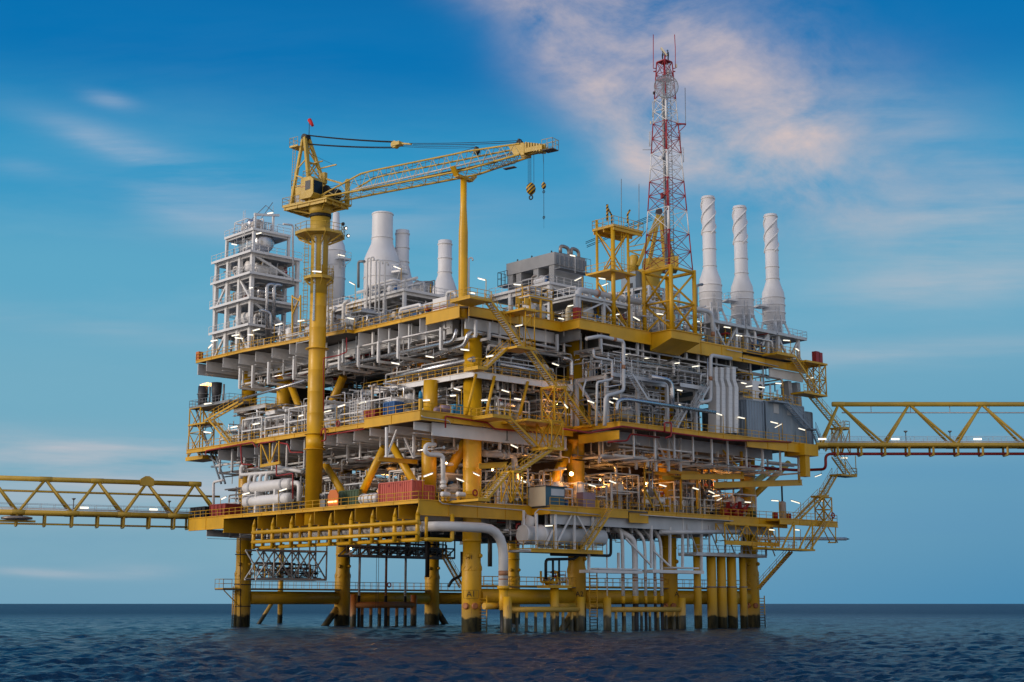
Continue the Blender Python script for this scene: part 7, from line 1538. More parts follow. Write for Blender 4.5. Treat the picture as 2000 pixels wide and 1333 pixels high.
b.obj('post', YEL, t); b = MB(); b.beam(U(1278, 924, y=-3), U(1304, 927, y=-4.4), .35, .45); b.beam(U(1304, 922, y=-4.3), U(1364, 925, y=-4.3), .35, .5); b.beam(U(1293, 934, y=-4.7), U(1352, 933, y=-4.7), .2, .62); b.obj('beam', YEL, t)
b = MB()
for dy, l0, l1 in ((-.1, 1311, 1335), (.12, 1317, 1330)): a, c = U(l0, 933, y=-4.82), U(l1, 933, y=-4.82); b.box(a.x, c.x, -4.83, -4.81, a.z - dy - .04, a.z - dy + .04)
b.obj('notice_line', INK, t)
for k, px in enumerate((1281, 1305.5, 1329)):
    a, c = U(px, 856, y=-7), U(px, 921, y=-7); b = MB(); b.beam(a, c, .32); 
    if k: b.beam(U((1283, 1283, 1308)[k], 858, y=-7), c + Vector((0, 0, .6)), .2)
    tag(b.obj('hanging_post', WHT), ['plain white hanging post over the yellow lifting frame', 'middle white hanging post with a slanting strut over the lifting frame', 'outer white hanging post with a slanting strut over the lifting frame'][k], 'post', 'white hanging posts')
for k, (pa, pb, pc) in enumerate((((755, 835), (755, 893), (775, 840)), ((808, 850), (808, 895), (790, 856)), ((1155, 875), (1155, 905), None))):
    b = MB(); b.beam(U(*pa, y=3), U(*pb, y=3), .28)
    if pc: b.beam(U(*pc, y=3), U(*pb, y=3), .2)
    tag(b.obj('hanging_post', WHT), ['white hanging post with strut over the salmon container', 'second white hanging post with strut, over the container end', 'plain white hanging post beside leg A2'][k], 'post')
# mast face side of the lowest deck
a, c, e = U(1034, 985, x=U(1065.5, 986, y=-5).x), U(1065.5, 986, y=-5), U(1103, 988, y=-5); t = thing('site_cabin', 'small cabin with a cream end and a blue side on the lowest deck', 'cabin', (c.x, -5, ZL)); hc = sz(1065, 950, c.x, -5) - ZL
b = MB(); b.box(c.x, e.x, -5, min(a.y, 0), ZL, ZL + hc); b.obj('side_wall', LBL if False else paint('cabin_blue', (.05, .14, .2), .5, 0, .25, .4), t); b = MB(); b.box(c.x - .04, c.x, -5.02, min(a.y, 0), ZL + .02, ZL + hc); b.obj('end_wall', CRM, t); b = MB(); b.box(c.x - .15, e.x + .25, -5.2, .1, ZL + hc, ZL + hc + .1); b.obj('roof', DRK, t); b = MB(); b.box(c.x + 1.0, e.x - .1, -5.04, -5.0, ZL + hc * .55, ZL + hc * .9); b.obj('window', LGR, t)
a, c = U(1139, 990, y=-4.4), U(1163, 990, y=-4.4); t = thing('mauve_cabinet', 'tall mauve cabinet on the lowest deck near the stair to the drum platform', 'cabinet', (a.x, -4.4, ZL)); b = MB(); b.box(a.x, c.x, -4.4, -3.2, ZL, ZL + 2.2); b.obj('body', MAU, t); b = MB(); b.box(c.x + .1, c.x + .8, -4.4, -3.5, ZL, ZL + 1.2); b.obj('yellow_box', YEL, t)
q = U(1107, 988, y=-4.8); t = thing('blue_barrel', 'blue barrel standing between the cabin and the mauve cabinet', 'barrel', (q.x, -4.8, ZL)); b = MB(); b.lathe((q.x, -4.8, ZL), [(.28, 0), (.3, .05), (.3, .45), (.32, .47), (.3, .49), (.3, .88), (.26, .92)], 16); b.obj('shell', BLU, t)
for k, (px, t0, t1, r) in enumerate(((1203, 905, 968, .28), (1230, 908, 968, .2))):
    a, c = U(px, t0, y=1.5), U(px, t1, y=1.5); t = thing('process_pipe', ['fat', 'slim'][k] + ' silver pipe dropping in front of the dark lower storey by the tube lamps', 'pipe', c); b = MB(); b.pipe([(a.x - 2.6, 1.5, a.z + .1), (a.x, 1.5, a.z), (c.x, 1.5, c.z)], r, 12, 1.2); b.obj('run', SLV, t); b = MB()
    for dz in (.2, .8, 1.3): b = MB(); b.lathe((c.x, 1.5, c.z + dz), [(r, 0), (r * 1.9, .02), (r * 1.9, .16), (r, .18)], 14); b.obj('flange', DRK, t)
t = thing('wellhead_frame', 'yellow upright frame with pipes and control lines on the lowest deck edge', 'frame', U(1275, 990, y=-5.4)); b = MB()
for pa, pb in (((1259, 992), (1259, 905)), ((1259, 905), (1284, 907)), ((1259, 955), (1276, 993)), ((1276, 955), (1294, 993)), ((1259, 973), (1280, 973)), ((1259, 922), (1272, 923))): b.beam(U(*pa, y=-5.4), U(*pb, y=-5.4), .2)
b.obj('frame', YEL, t); 
for k, px in enumerate((1268, 1274)): a, c = U(px, 990, y=-5.1), U(px, 908, y=-5.1); b = MB(); b.tube(c, a, .13, n=8); b.obj('control_line', [GRY, SLV][k], t)
b = MB(); valve(b, U(1288, 978, y=-5.0), .3); b.obj('valve', WHT, t); b = MB(); valve(b, U(1262, 980, y=-5.0), .22); b.obj('valve', WHT, t)
for k, px in enumerate((1320, 1336)): q = U(px, 983, y=-4.9); b = MB(); b.ring(q, .42, .05, (0, 1, 0), 18, 6); b.beam(q - Vector((.4, 0, 0)), q + Vector((.4, 0, 0)), .05); b.beam(q - Vector((0, 0, .4)), q + Vector((0, 0, .4)), .05); b.tube(q, q + Vector((0, .9, 0)), .06, n=6); tag(b.obj('handwheel', WHT), ['white valve handwheel in front of the beige wall, the one near the wellhead frame', 'white valve handwheel in front of the beige wall, by the yellow post'][k], 'handwheel', 'handwheels')
t = thing('vaulted_tank_end', 'arched brown tank end lit orange inside the lower storey', 'tank', U(1172, 975, y=5)); q = U(1182, 968, y=6); b = MB(); b.lathe((q.x, 6, q.z), [(1.9, 0), (2.0, .1), (2.0, 5), (.5, 5.2)], 28, (0, 1, 0)); b.obj('shell', WAL, t); b = MB(); b.lathe((q.x, 5.98, q.z), [(1.2, 0), (1.25, -.1), (1.25, -.25), (.9, -.26)], 22, (0, 1, 0)); b.obj('manway', BRS, t)
# fire pumps, vessel and barrels at the deck end
for k, (px, py, s_) in enumerate(((1418, 992, 1.3), (1440, 990, 1.5))):
    q = U(px, py, y=-3); t = thing('fire_pump', ['lower dark red fire pump set on the lowest deck nearer the beige wall', 'taller dark red fire pump set on the lowest deck, the one by the green pumps'][k], 'pump', (q.x, -3, ZL), 'red fire pumps'); b = MB(); b.box(q.x - s_, q.x + s_, -4, -2, ZL, ZL + .35); b.obj('skid_base', RED, t); b = MB(); b.lathe((q.x - s_ * .8, -3, ZL + 1.0), [(.3, 0), (.6, .15), (.65, s_ * .8), (.4, s_)], 16, (1, 0, 0)); b.obj('motor', RED, t); b = MB(); b.lathe((q.x + s_ * .4, -3, ZL + .35), [(.5, 0), (.55, .8), (.35, 1.2), (.3, s_ + .8)], 14); b.pipe([(q.x + s_ * .4, -3, ZL + 1.4), (q.x + s_ * .4, -4, ZL + 1.6), (q.x + s_, -4, ZL + 2.2)], .2, 8); b.obj('pump_casing', RED, t); b = MB(); valve(b, (q.x + s_ * .2, -4.1, ZL + 1.3), .2); b.obj('valve', RED, t)
t = thing('standing_vessel', 'cream upright vessel with a black vent pipe at the end of the lowest deck', 'vessel', U(1529, 1010, y=-4)); q = U(1529, 1012, y=-4); b = MB(); b.vessel((q.x, -4, ZL + .2), (q.x, -4, ZL + 3.1), .55, 18); b.obj('shell', BGE, t); b = MB(); b.tube((q.x, -4, ZL + 3), (q.x, -4, ZL + 6), .14, n=8); b.obj('vent_pipe', DRK, t); b = MB(); b.box(q.x - .5, q.x + .5, -4.4, -3.6, ZL, ZL + .3); b.obj('base', GRY, t)
for k, (px, lab) in enumerate(((1514, 'dark red barrel on the inner side of the cream upright vessel'), (1540, 'dark red barrel on the outer side of the cream upright vessel'), (1471, 'dark green barrel beside the red pump sets'))):
    q = U(px, 1010, y=-4.6); t = thing('barrel', lab, 'barrel', (q.x, -4.6, ZL)); b = MB(); b.lathe((q.x, -4.6, ZL), [(.4, 0), (.45, .06), (.45, .5), (.48, .53), (.45, .56), (.45, 1.15), (.4, 1.2)], 16); b.obj('shell', RED if k < 2 else GRN, t)
def lifering(label, p, ax): o = MB(); o.ring(p, .36, .1, ax, 20, 8); o = o.obj('life_ring', ORG if False else RED); return tag(o, label, 'life ring', 'life rings')
lifering('red life ring on the railing of the end landing', U(1627, 1007, y=-8.95), (0, 1, 0)); lifering('red life ring on the main deck railing near the white ladder frame', U(660, 828, x=-8.55), (1, 0, 0)); lifering('red life ring on the lowest deck railing by leg A1', U(928, 963, y=-2.3), (0, 1, 0)); lifering('small dark life ring on the back row walkway', U(760, 1143, y=53), (0, 1, 0))
for k, (px, py, w_, h) in enumerate(((1596, 708, 1.0, 1.2), (1602, 710, .9, 1.1))): q = U(px, py, y=-7.2); b = MB(); b.box(q.x - w_ / 2, q.x + w_ / 2, -7.4, -6.6, ZT, ZT + h + .6); tag(b.obj('hose_cabinet', RED), ['dark red hose cabinet at the far corner of the top deck', 'second dark red hose cabinet at the very corner of the top deck'][k], 'cabinet')
b = MB(); q = U(386, 698, x=-7.2); b.box(-7.3, -6.5, q.y - .5, q.y + .4, ZT + .1, ZT + 1.5); tag(b.obj('hose_cabinet', ORG), 'small orange cabinet on the top deck railing at the crane face end', 'cabinet')
t = thing('yellow_tank_frame', 'yellow steel frame holding two pale tanks at the top deck stair head', 'tank frame', U(1048, 615, y=-3.6)); a, c = U(1036, 620, y=-3.8), U(1078, 628, y=-3.8); b = MB(); zt7 = ZT + 2.6
for x in (a.x, (a.x + c.x) / 2, c.x):
    for y in (-3.7, -1.5): b.beam((x, y, ZT), (x, y, zt7), .22)
for z in (ZT + .9, zt7):
    for y in (-3.7, -1.5): b.beam((a.x, y, z), (c.x, y, z), .2)
b.box(a.x - .9, a.x - .2, -3.7, -3.5, ZT + 1.6, ZT + 2.4); b.box(a.x - 2.4, a.x - 1.7, -3.7, -3.5, ZT + 1.4, ZT + 2.2); b.beam((a.x - 2.4, -3.6, ZT), (a.x - 2.4, -3.6, ZT + 2.2), .1); b.beam((a.x - .3, -3.6, ZT + 1.6), (a.x, -3.6, ZT + 1.6), .1); b.beam((a.x - 2.4, -3.6, ZT + 1.5), (a.x, -3.6, ZT + 1.5), .1); b.obj('frame', YEL, t)
for u_ in (.27, .75): x = a.x + (c.x - a.x) * u_; b = MB(); b.lathe((x, -2.6, ZT + .1), [(.55, 0), (.8, .4), (.8, 1.6), (.3, 2.1)], 18); b.obj('tank', LGR, t)
b = MB(); b.box(a.x - .2, c.x + .2, -3.9, -1.2, zt7 + .1, zt7 + .22); b.obj('roof_floor', LGR, t); rail_mb([(a.x - .2, -1.2, zt7 + .2), (a.x - .2, -3.9, zt7 + .2), (c.x + .2, -3.9, zt7 + .2), (c.x + .2, -1.2, zt7 + .2)], 1.3, 1.2, .05).obj('railing', YEL, t); clutter(t, a.x, c.x, -3.6, -1.4, zt7 + .2, zt7 + 1.6, rg, 0, 5, [LGR, BRS], 4, 2)
# white skid and goods along the top deck edge
a, c = U(845, 604, x=-3.8), U(872, 598, x=-3.8); t = thing('white_tank_box', 'white box tank with a blue and red stripe behind the top deck railing', 'tank', (-3.8, (a.y + c.y) / 2, ZT)); b = MB(); b.box(-3.8, -1.6, c.y, a.y, ZT, ZT + 1.9); b.obj('body', WHT, t); b = MB(); b.box(-3.83, -3.8, c.y, a.y, ZT + .7, ZT + .85); b.obj('blue_stripe', BLU, t); b = MB(); b.box(-3.83, -3.8, c.y, a.y, ZT + .5, ZT + .62); b.obj('red_stripe', RED, t)
q = U(918, 592, x=-2); b = MB(); b.lathe((-1.5, q.y + 1, ZT), [(.55, 0), (.6, .1), (.6, 1.1), (.3, 1.4)], 18); tag(b.obj('red_tank', RED), 'small red dome topped tank beside the boom rest post', 'tank')
t = thing('vent_pipe_bank', 'bank of thin white candy cane vent pipes in front of the widest stack', 'vent pipes', (2, 14, ZT)); 
for k, (px, tp_) in enumerate(((716, 505), (722.5, 503), (733, 508), (740, 509), (751, 512))):
    p = U(px, 600, x=1); zt8 = sz(px, tp_, p.x, p.y); e = S_ * .45; b = MB(); b.pipe([(p.x, p.y, ZT), (p.x, p.y, zt8), (p.x + e.x, p.y + e.y, zt8), (p.x + e.x, p.y + e.y, zt8 - .5)], .13, 8, .22); b.obj('vent_pipe', WHT, t)
b = MB(); 
for z in (ZT + 3, ZT + 5.5): p0, p1 = U(712, 600, x=1.2), U(756, 600, x=1.2); b.beam((1.2, p0.y, z), (1.2, p1.y, z), .16)
b.obj('support_rail', WHT, t)
pxpipe('dark bent pipe beside the thin white vent pipes', [(700, 562), (700, 511), (712, 511)], .2, GRY, {'x': 2}); pxpipe('silver hooped pipe on the top deck in front of the slim lone stack', [(872, 585), (874, 570), (889, 571), (891, 582)], .24, LGR, {'x': 4})
# long white beam and frame under the stacks
t = thing('steel_structure', 'white steel frame with long level beam in front of the white stacks', 'steel frame', (4, 16, ZT)); a, c = U(645, 578, x=3), U(815, 606, x=3)
zf3 = sz(730, 583, 3, U(730, 590, x=3).y); steel_frame(t, 3, 16, max(c.y, 2) + 3, a.y, [ZT + 2.6, zf3], 2, 4, WHT, .45, .6, True, ZT, (1,), (1,), LGR, .4)
clutter(t, 3.4, 12, c.y + 3, a.y, ZT + .2, ZT + 2.2, rg, 4, 18, None, 14, 6); clutter(t, 3.4, 12, c.y + 3, a.y, ZT + 2.8, zf3 - .6, rg, 4, 18, None, 10, 6); clutter(t, 3.4, 9, c.y + 3, a.y, zf3 + .1, zf3 + 2.4, rg, 2, 12, [WHT, LGR, GRY], 12, 4)
t = thing('fan_cooler', 'two grey fan cones on the frame behind the slim stacks', 'fan cooler', U(822, 560, x=16)); 
for px in (821, 834): p = U(px, 563, x=14); b = MB(); b.lathe((p.x, p.y, p.z - 1), [(1.6, 0), (1.6, .7), (1.0, 1.4), (1.0, 1.9)], 20); b.obj('fan_cone', GRY, t)
b = MB(); p = U(828, 575, x=14); b.box(p.x - 2, p.x + 2, p.y - 2.5, p.y + 2.5, ZT, p.z + .4); b.obj('plenum', GRY, t)
t = thing('white_valve_skid', 'white pipe and valve skid with small canopy beside the crane pedestal on the top deck', 'valve skid', (-2, 18, ZT))
for pts, r, m_ in (([(648, 650), (648, 610), (656, 602)], .28, WHT), ([(671, 640), (671, 592), (682, 588)], .27, WHT), ([(666, 633), (690, 627)], .27, SLV), ([(640, 655), (640, 598)], .2, WHT)): b = MB(); b.pipe([U(*q, x=-3.6) for q in pts], r, 12); b.obj('run', m_, t)
a, c = U(676, 613, x=-3.8), U(705, 607, x=-3.8); b = MB(); b.box(-3.8, -.6, c.y, a.y, a.z - .2, a.z); b.obj('canopy', LGR, t); rail_mb([(-3.8, a.y, a.z), (-3.8, c.y, a.z)], 1.2, 1, .04).obj('railing', YEL, t)
clutter(t, -4, 1.5, c.y - 1, 24, ZT + .1, ZT + 3.4, rg, 2, 16, [WHT, WHT, LGR, SLV], 14, 8); b = MB(); valve(b, U(684, 630, x=-4), .35, (0, 1, 0)); b.obj('valve', WHT, t)
for k, (y0, y1, lab) in enumerate(((26.5, 43, 'pipe and valve skid on the top deck between the process tower and the crane pedestal'), (1.5, 13, 'low skid of pipes and pumps on the top deck edge before the boom rest post'))):
    t = thing('process_skid', lab, 'process skid', (-2, (y0 + y1) / 2, ZT)); clutter(t, -5 if k == 0 else -3.4, 2, y0, y1, ZT + .1, ZT + (3.4 if k == 0 else 2.2), rg, 4, 26 if k == 0 else 22, [WHT, SLV, LGR, BRS], 22, 12)
    if k == 0:
        b = MB(); 
        for px in (571, 587): b.beam(U(px, 650, x=-4.6), U(px, 577, x=-4.6), .2)
        b.beam(U(571, 580, x=-4.6), U(587, 588, x=-4.6), .18); b.beam(U(571, 615, x=-4.6), U(587, 578, x=-4.6), .16); b.obj('yellow_frame', YEL, t)
    else:
        b = MB(); 
        for y in (3.5, 6, 8.5): b.tube((-3, y, ZT + .9), (-1.5, y, ZT + 1.1), .45, n=14)
        b.obj('pump_motor', BLU, t)
t = thing('process_skid', 'skid of pipes and small vessels behind the mast frame on the top deck', 'process skid', (34, -2, ZT)); clutter(t, 26, 44, -5.4, 5, ZT + .1, ZT + 6.5, rg, 6, 40, [WHT, LGR, SLV, LGR], 36, 12)
t = thing('process_skid', 'skid of pipes under the three spiral straked stacks', 'process skid', (54, -2, ZT)); clutter(t, 46, 62, -5.6, 3, ZT + .1, ZT + 3.6, rg, 3, 16, [WHT, LGR, RED, BLU], 14, 8)
pxpipe('fat pale pipe bending down in front of the first straked stack', [(1340, 598), (1358, 604), (1391, 610), (1393, 670)], .32, LGR, {'y': -5.8}, bands=((2, .72),), bend=1.5)
pxpipe('grey exhaust elbow beside the first straked stack', [(1360, 602), (1360, 558), (1372, 556)], .2, GRY, {'y': -5})

pxpipe('thin pale conduit bent along the lowest deck girder between leg A1 and the cabin', [(858, 978), (864, 984), (1020, 997), (1027, 1002), (1028, 1014)], .07, LGR, {'y': -2.35}, 'conduit', n=6); pxpipe('thin pale conduit along the lowest deck girder under the cabin', [(1044, 1012), (1045, 1002), (1052, 995), (1172, 1006)], .07, LGR, {'y': -5.95}, 'conduit', n=6)
pxpipe('thin pale conduit along the lowest deck edge below the beige wall', [(1250, 1006), (1432, 1018)], .08, LGR, {'y': -6.4}, 'conduit', n=6); pxpipe('thin pale conduit under the crane face edge of the top deck', [(580, 671), (592, 668), (640, 658)], .07, LGR, {'x': -6.9}, 'conduit', n=6)
pxpipe('twin pale line along the top deck girder near the straked stacks', [(1420, 683), (1450, 689)], .07, LGR, {'y': -7.1}, 'conduit', n=6); pxpipe('pale line along the yellow girder near the end stair', [(1445, 699), (1520, 716)], .07, LGR, {'y': -7.2}, 'conduit', n=6)
pxpipe('thin pale conduit bent along the main deck corner girder', [(823, 812), (826, 815), (876, 822), (880, 828)], .06, LGR, {'y': -3.2}, 'conduit', n=6)
t = thing('equipment_row', 'dark pumps and vessels packed behind the red fire pumps', 'equipment', (46, 3, ZL)); clutter(t, 38, 54, -1, 6.6, ZL + .1, ZM - 3, rg, 5, 34, [BRS, GRY, WAL, YEL, RED], 26, 8)  # dark mix of colours stands in for shade behind the pumps
# ---------------------------------------------------------------- hangers and pipes under the decks, skids on them
PM = [WHT, WHT, LGR, SLV, LGR, WHT, BRS]
def rack(label, axis, a0, a1, f0, f1, ztop, zlo, rg, npipe=10, step=3.0, tray=True, group=None, redp=.08):
    """goal post hangers below a deck with pipes running along the face; axis is the run direction, f0..f1 the depth"""
    P3 = (lambda a, f, z: (f, a, z)) if axis == 'y' else (lambda a, f, z: (a, f, z))
    t = thing('pipe_rack', label, 'pipe rack', P3((a0 + a1) / 2, (f0 + f1) / 2, zlo), group)
    n = max(1, int((a1 - a0) / step)); rows = []; w = (f1 - f0) / 3
    for k in range(3): rows.append((f0 + k * w + .2, f0 + (k + 1) * w - .35, zlo + rg.uniform(0, .9) + .25 * k))
    for (g0, g1, z) in rows:
        for i in range(n):
            a = a0 + (a1 - a0) * (i + .5 + rg.uniform(-.15, .15)) / n; b = MB(); wd = rg.choice([.2, .24, .3])
            b.beam(P3(a, g0, z), P3(a, g0, ztop), wd); b.beam(P3(a, g0 - wd / 2, z), P3(a, g1, z), wd)
            if rg.random() < .5: b.beam(P3(a, g1, z), P3(a, g1, ztop), wd)
            if rg.random() < .3: b.beam(P3(a, g0, z + 1.0), P3(a, g1, z + 1.0), .14)
            b.obj('hanger', rg.choice([WHT, LGR, WHT]), t)
        m = max(2, npipe // 3)
        for i in range(m):
            f = g0 + (g1 - g0) * (i + .5) / m; r = rg.choice([.07, .09, .11, .14, .18, .22]); zp = z + .16 + r + (rg.choice([0, 0, 1.0]))
            e0, e1 = a0 - rg.uniform(-.8, .3), a1 + rg.uniform(-.8, .3); pts = [P3(e0, f, zp), P3(e1, f, zp)]
            if rg.random() < .45: q = rg.uniform(-1.6, 1.4); pts = [P3(e0, f, zp + q)] + pts
            if rg.random() < .45: q = rg.uniform(-1.8, 1.4); pts = pts + [P3(e1, f, zp + q)]
            b = MB(); b.pipe(pts, r, 7); b.obj('pipe', RED if rg.random() < redp else rg.choice(PM), t)
        if tray and rg.random() < .6:
            f = (g0 + g1) / 2; b = MB(); b.beam(P3(a0, f, z - .28), P3(a1, f, z - .28), .5, .12); b.obj('cable_tray', rg.choice([DRK, GRY, BLK]), t)
    for i in range(4):
        a, f = rg.uniform(a0, a1), rg.uniform(f0, f1); zz_ = rg.uniform(zlo - .8, ztop - .5); b = MB(); l = rg.uniform(.5, 1.4)
        b.pipe([P3(a, f, ztop), P3(a, f, zz_), P3(a + l, f, zz_), P3(a + l, f, zz_ + rg.uniform(-.7, .6))], rg.choice([.045, .06, .08]), 5); b.obj('drop_pipe', rg.choice([WHT, LGR]), t)
    return t
rg = random.Random(23)
def bays(a, c, n): return [(a + (c - a) * i / n, a + (c - a) * (i + 1) / n) for i in range(n)]
NB = ['first', 'second', 'third', 'fourth', 'fifth', 'sixth', 'seventh', 'eighth']
for lev, (zu, zl, sname) in {'main': (ZT - .5, ZT - 4.7, 'top deck'), 'low': (ZM - .5, ZM - 4.6, 'main deck')}.items():
    for i, (a, c) in enumerate(bays(.5, 53, 7)):
        rack(f'hung pipe rack below the {sname}, {NB[i]} bay along the crane face from leg A1', 'y', a, c, -3.4 if lev == 'main' else (-5.0 if i < 3 else -7.0), 7.5, zu, zl, rg, 12, group='pipe racks along the crane face')
    for i, (a, c) in enumerate(bays(1, 57, 7)):
        f = (-2.2 if a < 13 else -5.6) if lev == 'main' else (-1.6 if a < 13 else -10.8)
        rack(f'hung pipe rack below the {sname}, {NB[i]} bay along the mast face from leg A1', 'x', a, c, f, 8, zu, zl + (0 if lev == 'main' else .2), rg, 12, group='pipe racks along the mast face')
for i, (a, c) in enumerate(bays(4, 44, 5)): rack(f'dark pipe rack below the lowest deck, {NB[i]} bay along the mast face from leg A1', 'x', a, c, -3.6, 6, ZL - .6, ZL - 3.6, rg, 9, group='pipe racks below the lowest deck')
for i, (a, c) in enumerate(bays(6, 50, 4)): rack(f'dark pipe rack below the lowest deck, {NB[i]} bay along the crane face from leg A1', 'y', a, c, -6.5, 6, ZL - 1.8, ZL - 3.4, rg, 8, tray=False, group='pipe racks below the lowest deck')
for i, (a, c) in enumerate(bays(1, 20.5, 3)): rack(f'pipe rack under the white mezzanine, {NB[i]} bay from leg A1 along the crane face', 'y', a, c, -1.2, 8, ZZ - .6, ZZ - 2.2, rg, 9, group='pipe racks under the mezzanine')
for i, (a, c) in enumerate(bays(1, 15, 2)): rack(f'pipe rack under the white mezzanine, {NB[i]} bay from leg A1 along the mast face', 'x', a, c, -1.6, 6, ZZ - .6, ZZ - 2.2, rg, 9, group='pipe racks under the mezzanine')
def skid_at(label, x0, x1, y0, y1, z0, z1, group, nv=3, npp=16, ns=12, nva=6, mats=None):
    t = thing('process_skid', label, 'process skid', ((x0 + x1) / 2, (y0 + y1) / 2, z0), group)
    b = MB()
    for x in (x0, x1): b.beam((x, y0, z0 + .15), (x, y1, z0 + .15), .2, .3)
    for y in (y0, y1): b.beam((x0, y, z0 + .15), (x1, y, z0 + .15), .2, .3)
    b.obj('base_frame', rg.choice([WHT, LGR, YEL]), t)
    b = MB(); h = rg.uniform(2.2, z1 - z0)
    for x in (x0 + .2, x1 - .2):
        for y in (y0 + .2, y1 - .2): b.beam((x, y, z0 + .3), (x, y, z0 + h), .2)
    for k in (h, h * .55):
        for x in (x0 + .2, x1 - .2): b.beam((x, y0 + .2, z0 + k), (x, y1 - .2, z0 + k), .18)
        for y in (y0 + .2, y1 - .2): b.beam((x0 + .2, y, z0 + k), (x1 - .2, y, z0 + k), .18)
    b.obj('frame', rg.choice([WHT, LGR, WHT]), t)
    clutter(t, x0 + .3, x1 - .3, y0 + .3, y1 - .3, z0 + .3, z1, rg, nv, npp, mats, ns, nva)
    return t
for lev, (z0, z1, sname) in {'main': (ZM, ZM + 5.6, 'main deck'), 'low': (ZL, ZL + 5.4, 'lowest deck')}.items():
    for i, (a, c) in enumerate(bays(2 if lev == 'low' else 3, 53, 8)):
        skid_at(f'pipe and vessel skid on the {sname}, {NB[i]} along the crane face from leg A1', (-2.6 if i < 2 else -5.6) if lev == 'low' else (-1.4 if i == 0 else -6.0), 2.6, a + .3, c - .3, z0, z1, 'skids along the crane face')
    for i, (a, c) in enumerate(bays(3, 56, 8)):
        if lev == 'main' and a > 15: continue
        skid_at(f'pipe and vessel skid on the {sname}, {NB[i]} along the mast face from leg A1', a + .3, c - .3, -1.2 if a < 8 else -2.6, 4.6, z0, z1 - (1.2 if a > 40 else 0), 'skids along the mast face', mats=[WHT, SLV, BRS, GRY, LGR])
for i, (a, c) in enumerate(bays(3, 19, 2)): skid_at(f'pipe skid on the white mezzanine, {NB[i]} from leg A1 along the crane face', 0, 6, a, c, ZZ, ZZ + 3.4, 'mezzanine skids', 2, 12, 8, 5)
skid_at('pipe skid on the white mezzanine beside the zigzag stair', 3, 14, -1.0, 1.5, ZZ, ZZ + 3, 'mezzanine skids', 2, 12, 8, 5)
# deep rows in dark colours that paint shade into the middle
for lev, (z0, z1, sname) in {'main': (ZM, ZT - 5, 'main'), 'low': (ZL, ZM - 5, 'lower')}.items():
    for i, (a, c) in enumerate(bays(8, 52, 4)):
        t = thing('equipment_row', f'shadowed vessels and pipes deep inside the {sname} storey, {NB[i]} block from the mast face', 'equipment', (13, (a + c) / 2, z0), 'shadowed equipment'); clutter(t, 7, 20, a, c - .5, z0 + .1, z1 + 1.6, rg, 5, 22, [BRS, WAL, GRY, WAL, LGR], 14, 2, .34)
# traced hangers and long pipes under the top deck
t = thing('pipe_rack', 'white L shaped hangers with long silver pipes under the top deck crane face', 'pipe rack', (-4, 12, ZT - 5))
for px, zb7 in ((662.7, 721), (699.7, 714.6), (738.8, 706.5), (777.4, 698.4), (861, 682)):
    p = U(px, zb7, x=-4.0); b = MB(); b.beam((-4.0, p.y, p.z), (-4.0, p.y, ZT - 2.2), .34); b.beam((-4.1, p.y, p.z), (1.5, p.y, p.z), .3, .34); b.obj('hanger', WHT, t)
for px, zb7 in ((468, 758), (493, 756), (524, 749), (573.6, 740)):
    p = U(px, zb7, x=-5.6); b = MB(); b.beam((-5.6, p.y, p.z), (-5.6, p.y, ZT - 2.2), .34); b.beam((-5.7, p.y, p.z), (1, p.y, p.z), .3, .34); b.obj('hanger', WHT, t)
b = MB(); b.pipe([U(647, 718, x=-3.7), U(886, 667, x=-3.7), U(892, 643, x=-3.7)], .25, 12, 1.2); b.obj('pipe', SLV, t)
b = MB(); b.pipe([U(674, 683, x=-3.6), U(880, 640, x=-3.6)], .12, 8); b.obj('pipe', WHT, t)
b = MB(); b.pipe([U(460, 783, x=-5.4), U(520, 765, x=-5.4), U(596, 744, x=-5.4)], .2, 8); b.obj('pipe', SLV, t)
b = MB(); b.pipe([(-2.6, 5, ZT - 5.3), U(909, 674, x=-2.6), U(915, 647, x=-2.6), (2, -2.2, U(915, 647, x=-2.6).z)], .3, 12, 1.0); b.obj('pipe', SLV, t)
t = thing('pipe_rack', 'pale L shaped hangers with level pipes under the mast face girder', 'pipe rack', (14, -3, ZT - 5))
for px, zt_, zb7, y in ((929, 632, 656.5, -2.8), (955, 634, 662, -2.8), (1088, 640, 684, -2.8), (1173, 660, 680, -6.0), (1245, 675, 693, -6.0), (1340, 690, 700, -6)):
    p = U(px, zb7, y=y); b = MB(); b.beam((p.x, y, p.z), (p.x, y, ZT - 1.6), .34); b.beam((p.x, y - .1, p.z), (p.x, y + 5, p.z), .3, .36); b.obj('hanger', LGR, t)
for pa, pb, y, r in (((960, 655), (1085, 681), -2.6, .18), ((1175, 672), (1330, 699), -5.8, .14), ((950, 668), (1170, 712), -.5, .2), ((1330, 700), (1440, 719), -5.8, .14), ((1440, 722), (1500, 735), -5, .16)): b = MB(); b.tube(U(*pa, y=y), U(*pb, y=y), r, n=8); b.obj('pipe', LGR, t)
pxpipe('long shiny silver pipe lying behind the railing of the white mezzanine', [(775, 737), (800, 729), (925, 702)], .38, SLV, {'x': -.8}); pxpipe('silver pipe running beyond leg A1 over the mezzanine railing', [(975, 712), (1082, 731)], .3, SLV, {'y': -1.4}); pxpipe('fat silver bent pipe half hidden behind the zigzag stair', [(992, 712), (998, 696), (1062, 704)], .42, SLV, {'y': 1})
pxpipe('fat white flanged pipe in the lower storey beyond leg A1', [(945, 887), (1004, 889), (1010, 975)], .42, WHT, {'y': 1.2}, flanges=((0, .6), (0, .75))); pxpipe('silver elbow pipe on the far main deck close to the inner column', [(524, 822), (530, 818), (585, 824)], .3, SLV, {'x': -3}); pxpipe('white curved suction pipe hanging at the burner side of the lower storey', [(471, 935), (471, 912), (478, 908)], .3, WHT, {'x': -7})
